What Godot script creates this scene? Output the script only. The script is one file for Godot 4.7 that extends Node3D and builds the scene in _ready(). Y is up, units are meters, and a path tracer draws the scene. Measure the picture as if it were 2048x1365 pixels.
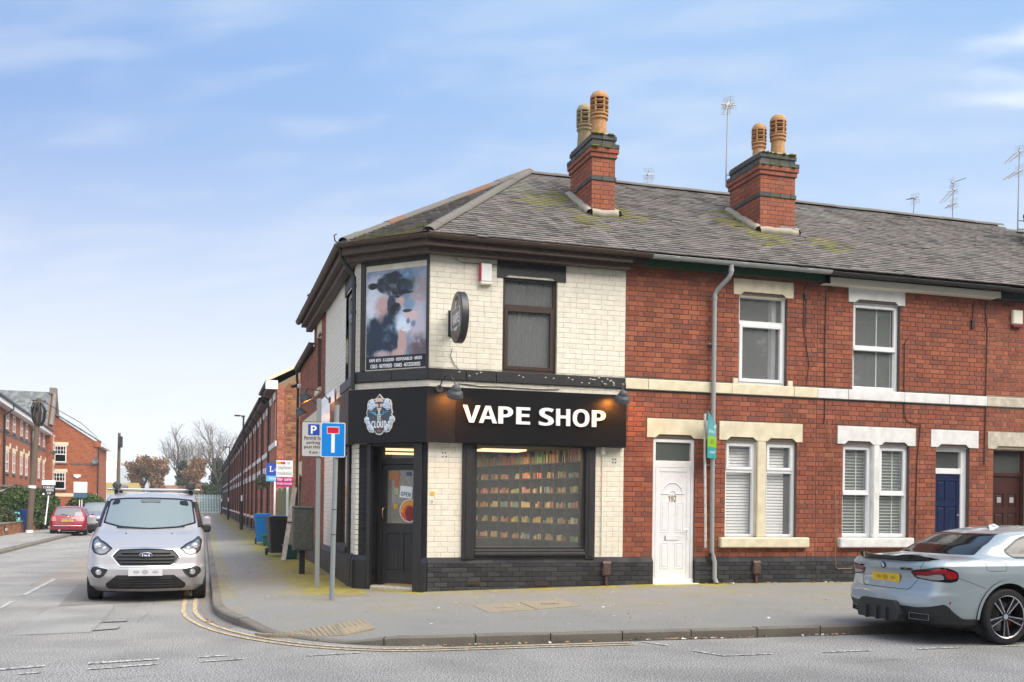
extends Node3D
# A corner shop at the end of a brick terrace. x runs along the main street front, -z up the side street, y up; metres.

class Geo:
	var v := PackedVector3Array()
	var n := PackedVector3Array()
	var uv := PackedVector2Array()
	var col := PackedColorArray()
	var x := Transform3D.IDENTITY
	var tint = null
	func t3(a: Vector3, b: Vector3, c: Vector3, na: Vector3, nb: Vector3, nc: Vector3) -> void:
		var f := (c - a).cross(b - a)
		if f.dot(na + nb + nc) < 0.0:
			var s := b
			b = c
			c = s
			s = nb
			nb = nc
			nc = s
		v.push_back(x * a); v.push_back(x * b); v.push_back(x * c)
		n.push_back((x.basis * na).normalized()); n.push_back((x.basis * nb).normalized()); n.push_back((x.basis * nc).normalized())
		if tint != null:
			for i in 3:
				col.push_back(tint)
	func tri(a: Vector3, b: Vector3, c: Vector3, out: Vector3) -> void:
		var m := (c - a).cross(b - a).normalized()
		if m.dot(out) < 0.0:
			m = -m
		t3(a, b, c, m, m, m)
	func quad(a: Vector3, b: Vector3, c: Vector3, d: Vector3, out: Vector3) -> void:
		tri(a, b, c, out)
		tri(a, c, d, out)
	func quad_uv(a: Vector3, b: Vector3, c: Vector3, d: Vector3, out: Vector3) -> void:
		var m := out.normalized()
		for k in [[a, 0, 1], [c, 1, 0], [b, 1, 1], [a, 0, 1], [d, 0, 0], [c, 1, 0]]:
			v.push_back(x * k[0]); n.push_back((x.basis * m).normalized()); uv.push_back(Vector2(k[1], k[2]))
	func box(lo: Vector3, hi: Vector3, b := 0.0) -> void:
		var c := (lo + hi) / 2.0
		var h := (hi - lo).abs() / 2.0
		b = minf(b, minf(h.x, minf(h.y, h.z)) * 0.9)
		var axes := [Vector3(1, 0, 0), Vector3(0, 1, 0), Vector3(0, 0, 1)]
		for i in 3:
			var j := (i + 1) % 3
			var k := (i + 2) % 3
			for s in [-1.0, 1.0]:
				var o: Vector3 = axes[i] * s
				var p: Vector3 = c + o * h[i]
				var e: Vector3 = axes[j] * (h[j] - b)
				var f: Vector3 = axes[k] * (h[k] - b)
				quad(p - e - f, p + e - f, p + e + f, p - e + f, o)
				if b > 0.0:
					for s2 in [-1.0, 1.0]:
						var o2: Vector3 = axes[j] * s2
						var g1: Vector3 = c + o * h[i] + o2 * (h[j] - b)
						var g2: Vector3 = c + o * (h[i] - b) + o2 * h[j]
						quad(g1 - f, g1 + f, g2 + f, g2 - f, o + o2)
		if b > 0.0:
			for sx in [-1.0, 1.0]:
				for sy in [-1.0, 1.0]:
					for sz in [-1.0, 1.0]:
						var q := Vector3(sx, sy, sz)
						var r := h - Vector3.ONE * b
						tri(c + q * Vector3(h.x, r.y, r.z), c + q * Vector3(r.x, h.y, r.z), c + q * Vector3(r.x, r.y, h.z), q)
	func cyl(a: Vector3, b: Vector3, ra: float, rb: float, seg := 12, caps := true) -> void:
		var d := (b - a).normalized()
		var u := (d.cross(Vector3.RIGHT) if absf(d.x) < 0.9 else d.cross(Vector3.UP)).normalized()
		var w := d.cross(u)
		for i in seg:
			var p := u * cos(TAU * i / seg) + w * sin(TAU * i / seg)
			var q := u * cos(TAU * (i + 1) / seg) + w * sin(TAU * (i + 1) / seg)
			t3(a + p * ra, b + p * rb, b + q * rb, p, p, q)
			t3(a + p * ra, b + q * rb, a + q * ra, p, q, q)
			if caps:
				if ra > 0.0:
					tri(a, a + p * ra, a + q * ra, -d)
				if rb > 0.0:
					tri(b, b + p * rb, b + q * rb, d)
	func tube(pts: Array, r: float, seg := 8, r_end := -1.0) -> void:
		var rings := []
		var u := Vector3.ZERO
		for i in pts.size():
			var d: Vector3 = (pts[mini(i + 1, pts.size() - 1)] - pts[maxi(i - 1, 0)]).normalized()
			if u == Vector3.ZERO:
				u = (d.cross(Vector3.RIGHT) if absf(d.x) < 0.9 else d.cross(Vector3.UP)).normalized()
			u = (u - d * u.dot(d)).normalized()
			var w := d.cross(u)
			var ring := []
			for k in seg + 1:
				ring.append(u * cos(TAU * k / seg) + w * sin(TAU * k / seg))
			rings.append(ring)
		for i in pts.size() - 1:
			var ra := r if r_end < 0.0 else lerpf(r, r_end, float(i) / (pts.size() - 1))
			var rb := r if r_end < 0.0 else lerpf(r, r_end, float(i + 1) / (pts.size() - 1))
			for k in seg:
				var p: Vector3 = rings[i][k]
				var q: Vector3 = rings[i][k + 1]
				var p2: Vector3 = rings[i + 1][k]
				var q2: Vector3 = rings[i + 1][k + 1]
				t3(pts[i] + p * ra, pts[i + 1] + p2 * rb, pts[i + 1] + q2 * rb, p, p2, q2)
				t3(pts[i] + p * ra, pts[i + 1] + q2 * rb, pts[i] + q * ra, p, q2, q)
	func lathe(prof: Array, o: Vector3, seg := 20) -> void:
		for i in prof.size() - 1:
			var a: Vector2 = prof[i]
			var b: Vector2 = prof[i + 1]
			var s := (b - a).normalized()
			for k in seg:
				var p := Vector3(cos(TAU * k / seg), 0, sin(TAU * k / seg))
				var q := Vector3(cos(TAU * (k + 1) / seg), 0, sin(TAU * (k + 1) / seg))
				var np := p * s.y - Vector3(0, s.x, 0)
				var nq := q * s.y - Vector3(0, s.x, 0)
				var ua := Vector3(0, a.y, 0)
				var ub := Vector3(0, b.y, 0)
				if b.x > 0.0:
					t3(o + p * a.x + ua, o + p * b.x + ub, o + q * b.x + ub, np, np, nq)
				if a.x > 0.0:
					t3(o + p * a.x + ua, o + q * b.x + ub, o + q * a.x + ua, np, nq, nq)
	func prism(poly: PackedVector2Array, d0: float, d1: float, f := Transform3D.IDENTITY) -> void:
		var idx := Geometry2D.triangulate_polygon(poly)
		for i in range(0, idx.size(), 3):
			for d in [d0, d1]:
				tri(f * Vector3(poly[idx[i]].x, poly[idx[i]].y, d), f * Vector3(poly[idx[i + 1]].x, poly[idx[i + 1]].y, d), f * Vector3(poly[idx[i + 2]].x, poly[idx[i + 2]].y, d), f.basis.z * (1.0 if (d == d1) == (d1 > d0) else -1.0))
		var cw := Geometry2D.is_polygon_clockwise(poly)
		for i in poly.size():
			var a := poly[i]
			var b := poly[(i + 1) % poly.size()]
			var e := b - a
			var o := Vector2(e.y, -e.x) * (-1.0 if cw else 1.0)
			quad(f * Vector3(a.x, a.y, d0), f * Vector3(b.x, b.y, d0), f * Vector3(b.x, b.y, d1), f * Vector3(a.x, a.y, d1), f.basis * Vector3(o.x, o.y, 0))
	func ball(c: Vector3, r: Vector3, seg := 12, rows := 8, y0 := -1.0) -> void:
		for j in rows:
			var t0 := lerpf(asin(y0), PI / 2, float(j) / rows)
			var t1 := lerpf(asin(y0), PI / 2, float(j + 1) / rows)
			for k in seg:
				var a0 := TAU * k / seg
				var a1 := TAU * (k + 1) / seg
				var p := [Vector3(cos(a0) * cos(t0), sin(t0), sin(a0) * cos(t0)), Vector3(cos(a1) * cos(t0), sin(t0), sin(a1) * cos(t0)), Vector3(cos(a1) * cos(t1), sin(t1), sin(a1) * cos(t1)), Vector3(cos(a0) * cos(t1), sin(t1), sin(a0) * cos(t1))]
				t3(c + p[0] * r, c + p[1] * r, c + p[2] * r, p[0] / r, p[1] / r, p[2] / r)
				t3(c + p[0] * r, c + p[2] * r, c + p[3] * r, p[0] / r, p[2] / r, p[3] / r)
	func mesh() -> ArrayMesh:
		var m := ArrayMesh.new()
		if v.is_empty():
			return m
		var a := []
		a.resize(Mesh.ARRAY_MAX)
		a[Mesh.ARRAY_VERTEX] = v
		a[Mesh.ARRAY_NORMAL] = n
		if uv.size() == v.size():
			a[Mesh.ARRAY_TEX_UV] = uv
		if col.size() == v.size():
			a[Mesh.ARRAY_COLOR] = col
		m.add_surface_from_arrays(Mesh.PRIMITIVE_TRIANGLES, a)
		return m

var rng := RandomNumberGenerator.new()
var M := {}
var taken := {}
var speckle: ImageTexture
var blotch: ImageTexture
var fine: ImageTexture
var world_of := {}

func numbered(called: String) -> String:
	var k: int = taken.get(called, 0)
	taken[called] = k + 1
	return called if k == 0 else "%s_%03d" % [called, k]

func tag(o: Node, label: String, category: String, group := "", kind := "") -> Node:
	if label: o.set_meta("label", label)
	if category: o.set_meta("category", category)
	if group: o.set_meta("group", group)
	if kind: o.set_meta("kind", kind)
	return o

func thing(called: String, label: String, category: String, at := Vector3.ZERO, turn := 0.0, group := "") -> Node3D:
	var o := Node3D.new()
	o.name = numbered(called)
	o.position = at
	o.rotation.y = turn
	add_child(o)
	return tag(o, label, category, group)

func origin_of(p: Node) -> Vector3:
	var at := Vector3.ZERO
	while p is Node3D and p != self:
		at += p.position
		p = p.get_parent()
	return at

func part(called: String, g: Geo, m: Material, parent: Node, kind := "") -> MeshInstance3D:
	var o := MeshInstance3D.new()
	o.mesh = g.mesh()
	o.material_override = m
	o.name = called
	parent.add_child(o, true)
	if kind: o.set_meta("kind", kind)
	return o

func wpart(called: String, g: Geo, m: Material, parent: Node, kind := "") -> MeshInstance3D:
	var o := part(called, g, m, parent, kind)
	o.position = -origin_of(parent)
	return o

func solo(called: String, g: Geo, m: Material, label: String, category: String, at := Vector3.ZERO, group := "", kind := "") -> MeshInstance3D:
	var o := MeshInstance3D.new()
	o.mesh = g.mesh()
	o.material_override = m
	o.name = numbered(called)
	o.position = at
	add_child(o)
	tag(o, label, category, group, kind)
	return o

func struct(called: String, g: Geo, m: Material) -> MeshInstance3D:
	return solo(called, g, m, "", "", Vector3.ZERO, "", "structure")

func copies(called: String, mesh: Mesh, m: Material, where: Array, cols: Array, parent: Node, kind := "stuff") -> MultiMeshInstance3D:
	var mm := MultiMesh.new()
	mm.transform_format = MultiMesh.TRANSFORM_3D
	mm.use_colors = cols.size() > 0
	mm.mesh = mesh
	mm.instance_count = where.size()
	for i in where.size():
		mm.set_instance_transform(i, where[i])
		if cols.size() > 0:
			mm.set_instance_color(i, cols[i])
	var o := MultiMeshInstance3D.new()
	o.multimesh = mm
	o.material_override = m
	o.name = called
	parent.add_child(o, true)
	o.set_meta("kind", kind)
	if parent != self:
		o.position = -origin_of(parent)
	return o

func mt(r: float, g: float, b: float, rough := 0.8, metal := 0.0) -> StandardMaterial3D:
	var m := StandardMaterial3D.new()
	m.albedo_color = Color(r, g, b).linear_to_srgb()
	m.roughness = rough
	m.metallic = metal
	return m

func worn(m: StandardMaterial3D, tex: Texture2D, per_metre: float, relief := 0.0) -> StandardMaterial3D:
	m.albedo_texture = tex
	m.uv1_triplanar = true
	m.uv1_world_triplanar = true
	m.uv1_scale = Vector3.ONE * per_metre
	if relief > 0.0:
		m.heightmap_enabled = true
		m.heightmap_texture = tex
		m.heightmap_scale = relief
	return m

func glass(alpha := 0.12) -> StandardMaterial3D:
	var m := mt(0.8, 0.85, 0.85, 0.02)
	m.transparency = BaseMaterial3D.TRANSPARENCY_ALPHA
	m.albedo_color.a = alpha
	return m

func noise_tile(side: int, freq: float, octaves: int, lo: float, hi: float, grain: float, sd: int, contrast := 1.0) -> ImageTexture:
	var f := FastNoiseLite.new()
	f.seed = sd
	f.noise_type = FastNoiseLite.TYPE_SIMPLEX_SMOOTH
	f.frequency = freq
	f.fractal_octaves = octaves
	var im := f.get_seamless_image(side, side)
	im.convert(Image.FORMAT_L8)
	var d := im.get_data()
	var r := RandomNumberGenerator.new()
	r.seed = sd
	for i in d.size():
		var t := clampf((d[i] / 255.0 - 0.5) * contrast + 0.5, 0.0, 1.0)
		d[i] = int(clampf(lerpf(lo, hi, t) + (r.randf() - 0.5) * grain, 0.0, 1.0) * 255.0)
	return ImageTexture.create_from_image(Image.create_from_data(side, side, false, Image.FORMAT_L8, d))

var font_cache := {}
func font_of(face: String, weight := 400) -> Font:
	var key := face + str(weight)
	if not font_cache.has(key):
		var f := SystemFont.new()
		f.font_names = PackedStringArray([face])
		f.font_weight = weight
		font_cache[key] = f
	return font_cache[key]

func letters(called: String, s: String, f: Transform3D, w: float, h: float, depth: float, m: Material, parent: Node, face := "Droid Sans", weight := 400) -> MeshInstance3D:
	var t := TextMesh.new()
	t.text = s
	t.font = font_of(face, weight)
	t.font_size = 64
	t.pixel_size = 0.01
	t.depth = 0.1
	t.curve_step = 1.0
	t.material = m
	var o := MeshInstance3D.new()
	var arr := ArrayMesh.new()
	var a: Array = t.surface_get_arrays(0) if t.get_surface_count() > 0 else []
	var box := t.get_aabb()
	var k := Vector3(w / maxf(box.size.x, 1e-4), h / maxf(box.size.y, 1e-4), depth / 0.1)
	if h <= 0.0: k.y = k.x
	if w <= 0.0: k.x = k.y
	if a.size() > 0:
		arr.add_surface_from_arrays(Mesh.PRIMITIVE_TRIANGLES, a)
	o.mesh = arr
	o.material_override = m
	o.name = called
	parent.add_child(o, true)
	o.transform = f * Transform3D(Basis.from_scale(k), Vector3(-box.get_center().x * k.x, -box.get_center().y * k.y, depth / 2.0))
	return o

func frame(o: Vector3, right: Vector3, up := Vector3.UP) -> Transform3D:
	return Transform3D(Basis(right, up, right.cross(up)), o)

func _ready() -> void:
	rng.seed = 7
	var cam := Camera3D.new()
	cam.name = "camera"
	cam.projection = Camera3D.PROJECTION_FRUSTUM
	cam.near = 0.1
	cam.far = 900.0
	cam.size = 0.1 * 1365.0 / 2041.0
	cam.frustum_offset = Vector2(0.0, 0.1 * (1012.0 - 682.5) / 2041.0)
	cam.position = Vector3(-3.579, 1.58, 16.69)
	cam.rotation = Vector3(0, -atan(618.0 / 2041.0), deg_to_rad(0.7))
	add_child(cam)
	cam.current = true
	var env := Environment.new()
	env.background_mode = Environment.BG_SKY
	env.tonemap_mode = Environment.TONE_MAPPER_LINEAR
	env.tonemap_exposure = EXPOSURE
	env.sdfgi_enabled = true
	env.ssao_enabled = true
	env.ssil_enabled = true
	env.fog_enabled = true
	env.fog_density = 0.0006
	env.fog_light_color = Color(0.9, 0.93, 0.97)
	var sky := Sky.new()
	var pan := PanoramaSkyMaterial.new()
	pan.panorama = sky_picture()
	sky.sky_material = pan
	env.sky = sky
	var we := WorldEnvironment.new()
	we.name = "world_environment"
	we.environment = env
	add_child(we)
	var sun := DirectionalLight3D.new()
	sun.name = "sun"
	sun.light_energy = SUN
	sun.light_angular_distance = 55.0
	sun.light_color = Color(1.0, 0.96, 0.9)
	sun.shadow_enabled = true
	sun.look_at_from_position(Vector3(9, 15, 10), Vector3.ZERO)
	add_child(sun)
	make_materials()
	ground()
	shop()
	houses()
	terrace()
	left_side()
	far_end()
	street_things()
	van()
	coupe()
	other_cars()
	across_the_road()

const EXPOSURE := 3.5
const SUN := 0.5

func sky_picture() -> ImageTexture:
	var w := 2048
	var h := 1024
	var f := FastNoiseLite.new()
	f.seed = 3
	f.noise_type = FastNoiseLite.TYPE_SIMPLEX_SMOOTH
	f.frequency = 1.0
	f.fractal_octaves = 5
	var data := PackedFloat32Array()
	data.resize(w * h * 4)
	var sun_dir := Vector3(0.687, 0.545, -0.481)
	for j in h:
		var el := PI / 2 - PI * (j + 0.5) / h
		var y := sin(el)
		if y < -0.05:
			var ground := PackedFloat32Array([0.3 * SKY, 0.3 * SKY, 0.29 * SKY, 1.0])
			for i in w:
				for e in 4: data[(j * w + i) * 4 + e] = ground[e]
			continue
		for i in w:
			var az := TAU * (i + 0.5) / w
			var d := Vector3(sin(az) * cos(el), y, -cos(az) * cos(el))
			var c := Color(0.6, 0.6, 0.58) * 0.5
			if y > -0.02:
				var up := clampf(y, 0.0, 1.0)
				var toward := d.dot(sun_dir) * 0.5 + 0.5
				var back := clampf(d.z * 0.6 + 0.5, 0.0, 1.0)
				var blue := Color(0.045, 0.19, 0.62).lerp(Color(0.36, 0.56, 0.88), clampf((toward - 0.5) * 2.3, 0.0, 1.0))
				var low := Color(1.0, 1.03, 1.07)
				c = low.lerp(blue, pow(smoothstep(0.02, 0.42, up), 0.8))
				var p := Vector3(d.x, 0, d.z) / (up + 0.18)
				var s := f.get_noise_3d(p.x * 0.8 + p.z * 0.5, p.z * 1.9 - p.x * 0.9, 3.0) * 0.5 + 0.5
				var fl := f.get_noise_3d(p.x * 2.4 + p.z * 1.4, p.z * 7.0 - p.x * 3.6, 9.0) * 0.5 + 0.5
				var veil := clampf(smoothstep(0.36, 0.8, s * 0.6 + fl * 0.45) * 0.34 + smoothstep(0.45, 0.75, fl) * 0.12, 0.0, 1.0)
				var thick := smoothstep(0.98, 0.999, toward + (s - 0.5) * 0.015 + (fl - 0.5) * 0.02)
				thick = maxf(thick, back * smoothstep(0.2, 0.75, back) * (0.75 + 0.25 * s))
				var bright := lerpf(1.1, 1.4, toward) + back * (2.0 * up - 0.15)  # unseen cloud behind the camera is raised in brightness to fill-light the facade
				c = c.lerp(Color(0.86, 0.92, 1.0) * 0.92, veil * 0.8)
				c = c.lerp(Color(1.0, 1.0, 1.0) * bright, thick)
			var k := (j * w + i) * 4
			data[k] = c.r * SKY
			data[k + 1] = c.g * SKY
			data[k + 2] = c.b * SKY
			data[k + 3] = 1.0
	return ImageTexture.create_from_image(Image.create_from_data(w, h, false, Image.FORMAT_RGBAF, data.to_byte_array()))

const SKY := 0.31

var stains: ImageTexture
func stain(m: StandardMaterial3D, per_metre: float) -> void:
	m.detail_enabled = true
	m.detail_albedo = stains
	m.detail_blend_mode = BaseMaterial3D.BLEND_MODE_MUL
	m.detail_uv_layer = BaseMaterial3D.DETAIL_UV_2
	m.uv2_triplanar = true
	m.uv2_world_triplanar = true
	m.uv2_scale = Vector3.ONE * per_metre

func make_materials() -> void:
	fine = noise_tile(512, 0.05, 4, 0.78, 1.0, 0.1, 11)
	blotch = noise_tile(512, 0.012, 5, 0.8, 1.0, 0.04, 12, 1.2)
	speckle = noise_tile(1024, 0.16, 2, 0.3, 1.1, 0.3, 13, 1.3)
	M.brick = worn(mt(1, 1, 1, 0.9), fine, 3.0, 0.4)
	M.brick.vertex_color_use_as_albedo = true
	M.paint_brick = worn(mt(1, 1, 1, 0.6), noise_tile(512, 0.012, 5, 0.92, 1.0, 0.02, 14), 0.8, 0.0)
	M.paint_brick.vertex_color_use_as_albedo = true
	M.slate = worn(mt(1, 1, 1, 0.72), fine, 2.0, 0.3)
	M.slate.vertex_color_use_as_albedo = true
	M.mortar = worn(mt(0.15, 0.115, 0.1, 0.95), fine, 3.0)
	M.pale_mortar = worn(mt(0.36, 0.3, 0.23, 0.95), fine, 3.0)
	M.cream_joint = worn(mt(0.72, 0.67, 0.56, 0.8), blotch, 0.9)
	M.black_joint = worn(mt(0.016, 0.016, 0.018, 0.7), fine, 2.0)
	M.cream = worn(mt(0.78, 0.73, 0.61, 0.6), blotch, 0.5)
	M.cream_stone = worn(mt(0.78, 0.7, 0.51, 0.65), noise_tile(256, 0.02, 4, 0.88, 1.0, 0.02, 15), 0.7)
	M.white_stone = worn(mt(0.8, 0.8, 0.79, 0.65), noise_tile(256, 0.02, 4, 0.88, 1.0, 0.02, 16), 0.7)
	M.black_paint = worn(mt(0.028, 0.028, 0.031, 0.5), blotch, 1.1)
	M.fascia = mt(0.009, 0.009, 0.01, 0.38)
	M.fascia.metallic_specular = 0.35
	M.fascia_dull = mt(0.012, 0.012, 0.013, 0.5)
	M.fascia_dull.metallic_specular = 0.35
	M.brown_gutter = worn(mt(0.085, 0.055, 0.04, 0.6), blotch, 1.5)
	M.grey_plastic = mt(0.3, 0.32, 0.32, 0.45)
	M.white_plastic = worn(mt(0.83, 0.84, 0.86, 0.35), noise_tile(256, 0.02, 4, 0.96, 1.0, 0.01, 33), 1.1)
	M.cream_plastic = mt(0.74, 0.71, 0.6, 0.45)
	M.black_plastic = mt(0.02, 0.02, 0.022, 0.5)
	M.green_paint = worn(mt(0.012, 0.07, 0.026, 0.6), blotch, 1.5)
	M.brown_wood = worn(mt(0.055, 0.03, 0.022, 0.5), fine, 2.0)
	M.timber = worn(mt(0.3, 0.24, 0.16, 0.8), fine, 2.0)
	M.glass = glass(0.1)
	M.dark_glass = glass(0.35)
	M.dark_glass.albedo_color = Color(0.05, 0.06, 0.06, 0.5)
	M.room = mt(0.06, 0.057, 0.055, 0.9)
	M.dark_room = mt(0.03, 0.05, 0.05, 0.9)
	M.blind = mt(0.62, 0.68, 0.64, 0.5)
	M.curtain = mt(0.008, 0.008, 0.012, 0.9)
	M.render_grey = worn(mt(0.42, 0.38, 0.3, 0.9), fine, 3.0, 0.6)
	M.lead = worn(mt(0.2, 0.22, 0.25, 0.5), blotch, 2.0)
	M.ridge = worn(mt(0.17, 0.16, 0.145, 0.85), fine, 3.0, 0.4)
	M.red_ridge = worn(mt(0.24, 0.13, 0.085, 0.9), fine, 3.0, 0.4)
	M.pot = worn(mt(0.5, 0.27, 0.12, 0.85), blotch, 2.0)
	M.old_pot = worn(mt(0.36, 0.29, 0.17, 0.9), blotch, 2.0)
	M.steel = mt(0.5, 0.51, 0.52, 0.35, 0.7)
	M.galv = worn(mt(0.33, 0.37, 0.38, 0.5, 0.2), fine, 3.0)
	M.white = mt(0.85, 0.85, 0.86, 0.4)
	M.rubber = mt(0.014, 0.014, 0.015, 0.75)
	M.asphalt = worn(mt(0.6, 0.585, 0.545, 0.9), speckle, 0.32, 0.15)
	M.asphalt_main = worn(mt(0.6, 0.59, 0.56, 0.9), speckle, 0.27, 0.15)
	M.asphalt_patch = worn(mt(0.64, 0.63, 0.59, 0.9), speckle, 0.6, 0.05)
	M.asphalt_red = worn(mt(0.66, 0.58, 0.49, 0.9), speckle, 0.34, 0.1)
	M.asphalt_dark = worn(mt(0.42, 0.39, 0.35, 0.95), speckle, 0.36, 0.15)
	M.asphalt_crack = mt(0.2, 0.19, 0.18, 0.95)
	M.kerb = worn(mt(0.4, 0.36, 0.3, 0.9), speckle, 0.6, 0.15)
	M.slab = worn(mt(0.68, 0.55, 0.37, 0.9), speckle, 0.5, 0.05)
	M.slab_dull = worn(mt(0.58, 0.5, 0.36, 0.9), speckle, 0.5, 0.05)
	M.road_white = worn(mt(0.76, 0.75, 0.71, 0.85), noise_tile(512, 0.03, 4, 0.45, 1.05, 0.35, 17, 1.6), 1.0)
	M.road_yellow = worn(mt(0.74, 0.58, 0.36, 0.85), noise_tile(512, 0.03, 4, 0.6, 1.05, 0.3, 18, 1.4), 1.0)
	M.earth = worn(mt(0.12, 0.12, 0.07, 0.95), blotch, 0.2)
	M.leaf = mt(0.05, 0.085, 0.02, 0.6)
	M.leaf.vertex_color_use_as_albedo = true
	M.leaf.albedo_color = Color(1, 1, 1)
	M.leaf.backlight_enabled = true
	M.leaf.backlight = Color(0.25, 0.28, 0.1)
	stains = noise_tile(512, 0.008, 5, 0.88, 1.04, 0.02, 31, 1.2)
	for k in ["brick", "asphalt", "asphalt_main", "asphalt_patch", "asphalt_red", "kerb", "slate"]: stain(M[k], 0.13 if k.begins_with("asph") else 0.3)
	M.bark = worn(mt(0.13, 0.105, 0.08, 0.95), fine, 2.0)


func brick_mesh(l: float, h: float, d: float, tint = null) -> ArrayMesh:
	var g := Geo.new()
	g.tint = tint
	var b := 0.005
	var x0 := -l / 2
	var x1 := l / 2
	var y0 := -h / 2
	var y1 := h / 2
	g.quad(Vector3(x0 + b, y0 + b, 0), Vector3(x1 - b, y0 + b, 0), Vector3(x1 - b, y1 - b, 0), Vector3(x0 + b, y1 - b, 0), Vector3.BACK)
	var p := [Vector3(x0, y0, -b), Vector3(x1, y0, -b), Vector3(x1, y1, -b), Vector3(x0, y1, -b)]
	var q := [Vector3(x0 + b, y0 + b, 0), Vector3(x1 - b, y0 + b, 0), Vector3(x1 - b, y1 - b, 0), Vector3(x0 + b, y1 - b, 0)]
	var o := [Vector3.DOWN, Vector3.RIGHT, Vector3.UP, Vector3.LEFT]
	for i in 4:
		var k := (i + 1) % 4
		g.quad(p[i], p[k], q[k], q[i], o[i] + Vector3.BACK)
		g.quad(p[i], p[k], p[k] - Vector3(0, 0, d), p[i] - Vector3(0, 0, d), o[i])
	return g.mesh()

func lay(f: Transform3D, region: Rect2, holes: Array, course: float, bond: String, tones: int, joint := 0.009, wild := 0.0025) -> Array:
	var out := []
	var long := course * 2.65
	var short := course * 1.3
	var rows := int(round(region.size.y / course))
	var ch := region.size.y / rows
	for r in rows:
		var y := region.position.y + ch * (r + 0.5)
		var spans := [[region.position.x, region.end.x]]
		for h in holes:
			if y > h.position.y and y < h.end.y:
				var next := []
				for s in spans:
					if h.position.x > s[0] + 0.01 and h.position.x < s[1]: next.append([s[0], h.position.x])
					if h.end.x < s[1] - 0.01 and h.end.x > s[0]: next.append([h.end.x, s[1]])
					if h.end.x <= s[0] or h.position.x >= s[1]: next.append(s)
				spans = next
		for s in spans:
			var u: float = s[0]
			var n := 0
			while u < s[1] - 0.02:
				var l := long
				if bond == "flemish":
					if r % 2 == 0: l = long if n % 2 == 0 else short
					elif n == 0: l = (long - short) / 2
					else: l = short if n % 2 == 1 else long
				elif n == 0 and r % 2 == 1:
					l = long * 0.5
				elif bond == "mixed" and rng.randf() < 0.18:
					l = short
				n += 1
				if s[1] - u - l < 0.05: l = s[1] - u
				l = minf(l, s[1] - u)
				var w := l - joint
				var b := Basis(f.basis.x, f.basis.y, f.basis.z) * Basis(Vector3.BACK, rng.randf_range(-1, 1) * wild * 1.6)
				out.append([Transform3D(b, f * Vector3(u + l / 2 + rng.randf_range(-1, 1) * wild * 0.5, y + rng.randf_range(-1, 1) * wild * 0.6, rng.randf_range(-1, 0.6) * wild)), w, rng.randi() % tones, ch - joint])
				u += l
	return out

func set_bricks(called: String, list: Array, tones: Array, m: Material, parent: Node, most: int, deep := 0.1) -> void:
	var eye := Vector3(-3.579, 1.58, 16.69)
	if most > 0 and list.size() - most < 20: most = list.size()
	if list.is_empty(): return
	var order := list.duplicate()
	if most > 0 and most < list.size():
		order.sort_custom(func(a, b): return eye.distance_squared_to(a[0].origin) / a[1] < eye.distance_squared_to(b[0].origin) / b[1])
	var meshes := {}
	var where := []
	var cols := []
	var o := origin_of(parent)
	var h0: float = list[0][3]
	var l0 := h0 * 2.6
	for i in order.size():
		var b: Array = order[i]
		var tr: Transform3D = b[0] * Transform3D(Basis.from_scale(Vector3(b[1] / l0, b[3] / h0, 1)), Vector3.ZERO)
		if i < most:
			if not meshes.has(b[2]): meshes[b[2]] = brick_mesh(l0, h0, deep, tones[b[2]])
			var mi := MeshInstance3D.new()
			mi.mesh = meshes[b[2]]
			mi.material_override = m
			mi.name = called if i == 0 else "%s_%03d" % [called, i]
			mi.transform = Transform3D(tr.basis, tr.origin - o)
			parent.add_child(mi)
		else:
			where.append(tr)
			cols.append(tones[b[2]])
	if where.size() > 0:
		copies("more_" + called + "s", brick_mesh(l0, h0, deep), m, where, cols, parent)

func slab(g: Geo, f: Transform3D, region: Rect2, holes: Array, thick := 0.24, back := 0.009) -> void:
	var us := [region.position.x, region.end.x]
	var vs := [region.position.y, region.end.y]
	for h in holes:
		for a in [h.position.x, h.end.x]:
			if a > region.position.x and a < region.end.x and not us.has(a): us.append(a)
		for a in [h.position.y, h.end.y]:
			if a > region.position.y and a < region.end.y and not vs.has(a): vs.append(a)
	us.sort()
	vs.sort()
	var open := func(i: int, j: int) -> bool:
		if i < 0 or j < 0 or i >= us.size() - 1 or j >= vs.size() - 1: return true
		var c := Vector2((us[i] + us[i + 1]) / 2, (vs[j] + vs[j + 1]) / 2)
		for h in holes:
			if h.has_point(c): return true
		return false
	var z0 := -back
	var z1 := -thick
	g.x = f
	for i in us.size() - 1:
		for j in vs.size() - 1:
			if open.call(i, j): continue
			var a: float = us[i]
			var b: float = us[i + 1]
			var c: float = vs[j]
			var d: float = vs[j + 1]
			g.quad(Vector3(a, c, z0), Vector3(b, c, z0), Vector3(b, d, z0), Vector3(a, d, z0), Vector3.BACK)
			g.quad(Vector3(a, c, z1), Vector3(b, c, z1), Vector3(b, d, z1), Vector3(a, d, z1), Vector3.FORWARD)
			if open.call(i - 1, j): g.quad(Vector3(a, c, z0), Vector3(a, d, z0), Vector3(a, d, z1), Vector3(a, c, z1), Vector3.LEFT)
			if open.call(i + 1, j): g.quad(Vector3(b, c, z0), Vector3(b, d, z0), Vector3(b, d, z1), Vector3(b, c, z1), Vector3.RIGHT)
			if open.call(i, j - 1): g.quad(Vector3(a, c, z0), Vector3(b, c, z0), Vector3(b, c, z1), Vector3(a, c, z1), Vector3.DOWN)
			if open.call(i, j + 1): g.quad(Vector3(a, d, z0), Vector3(b, d, z0), Vector3(b, d, z1), Vector3(a, d, z1), Vector3.UP)
	g.x = Transform3D.IDENTITY

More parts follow.
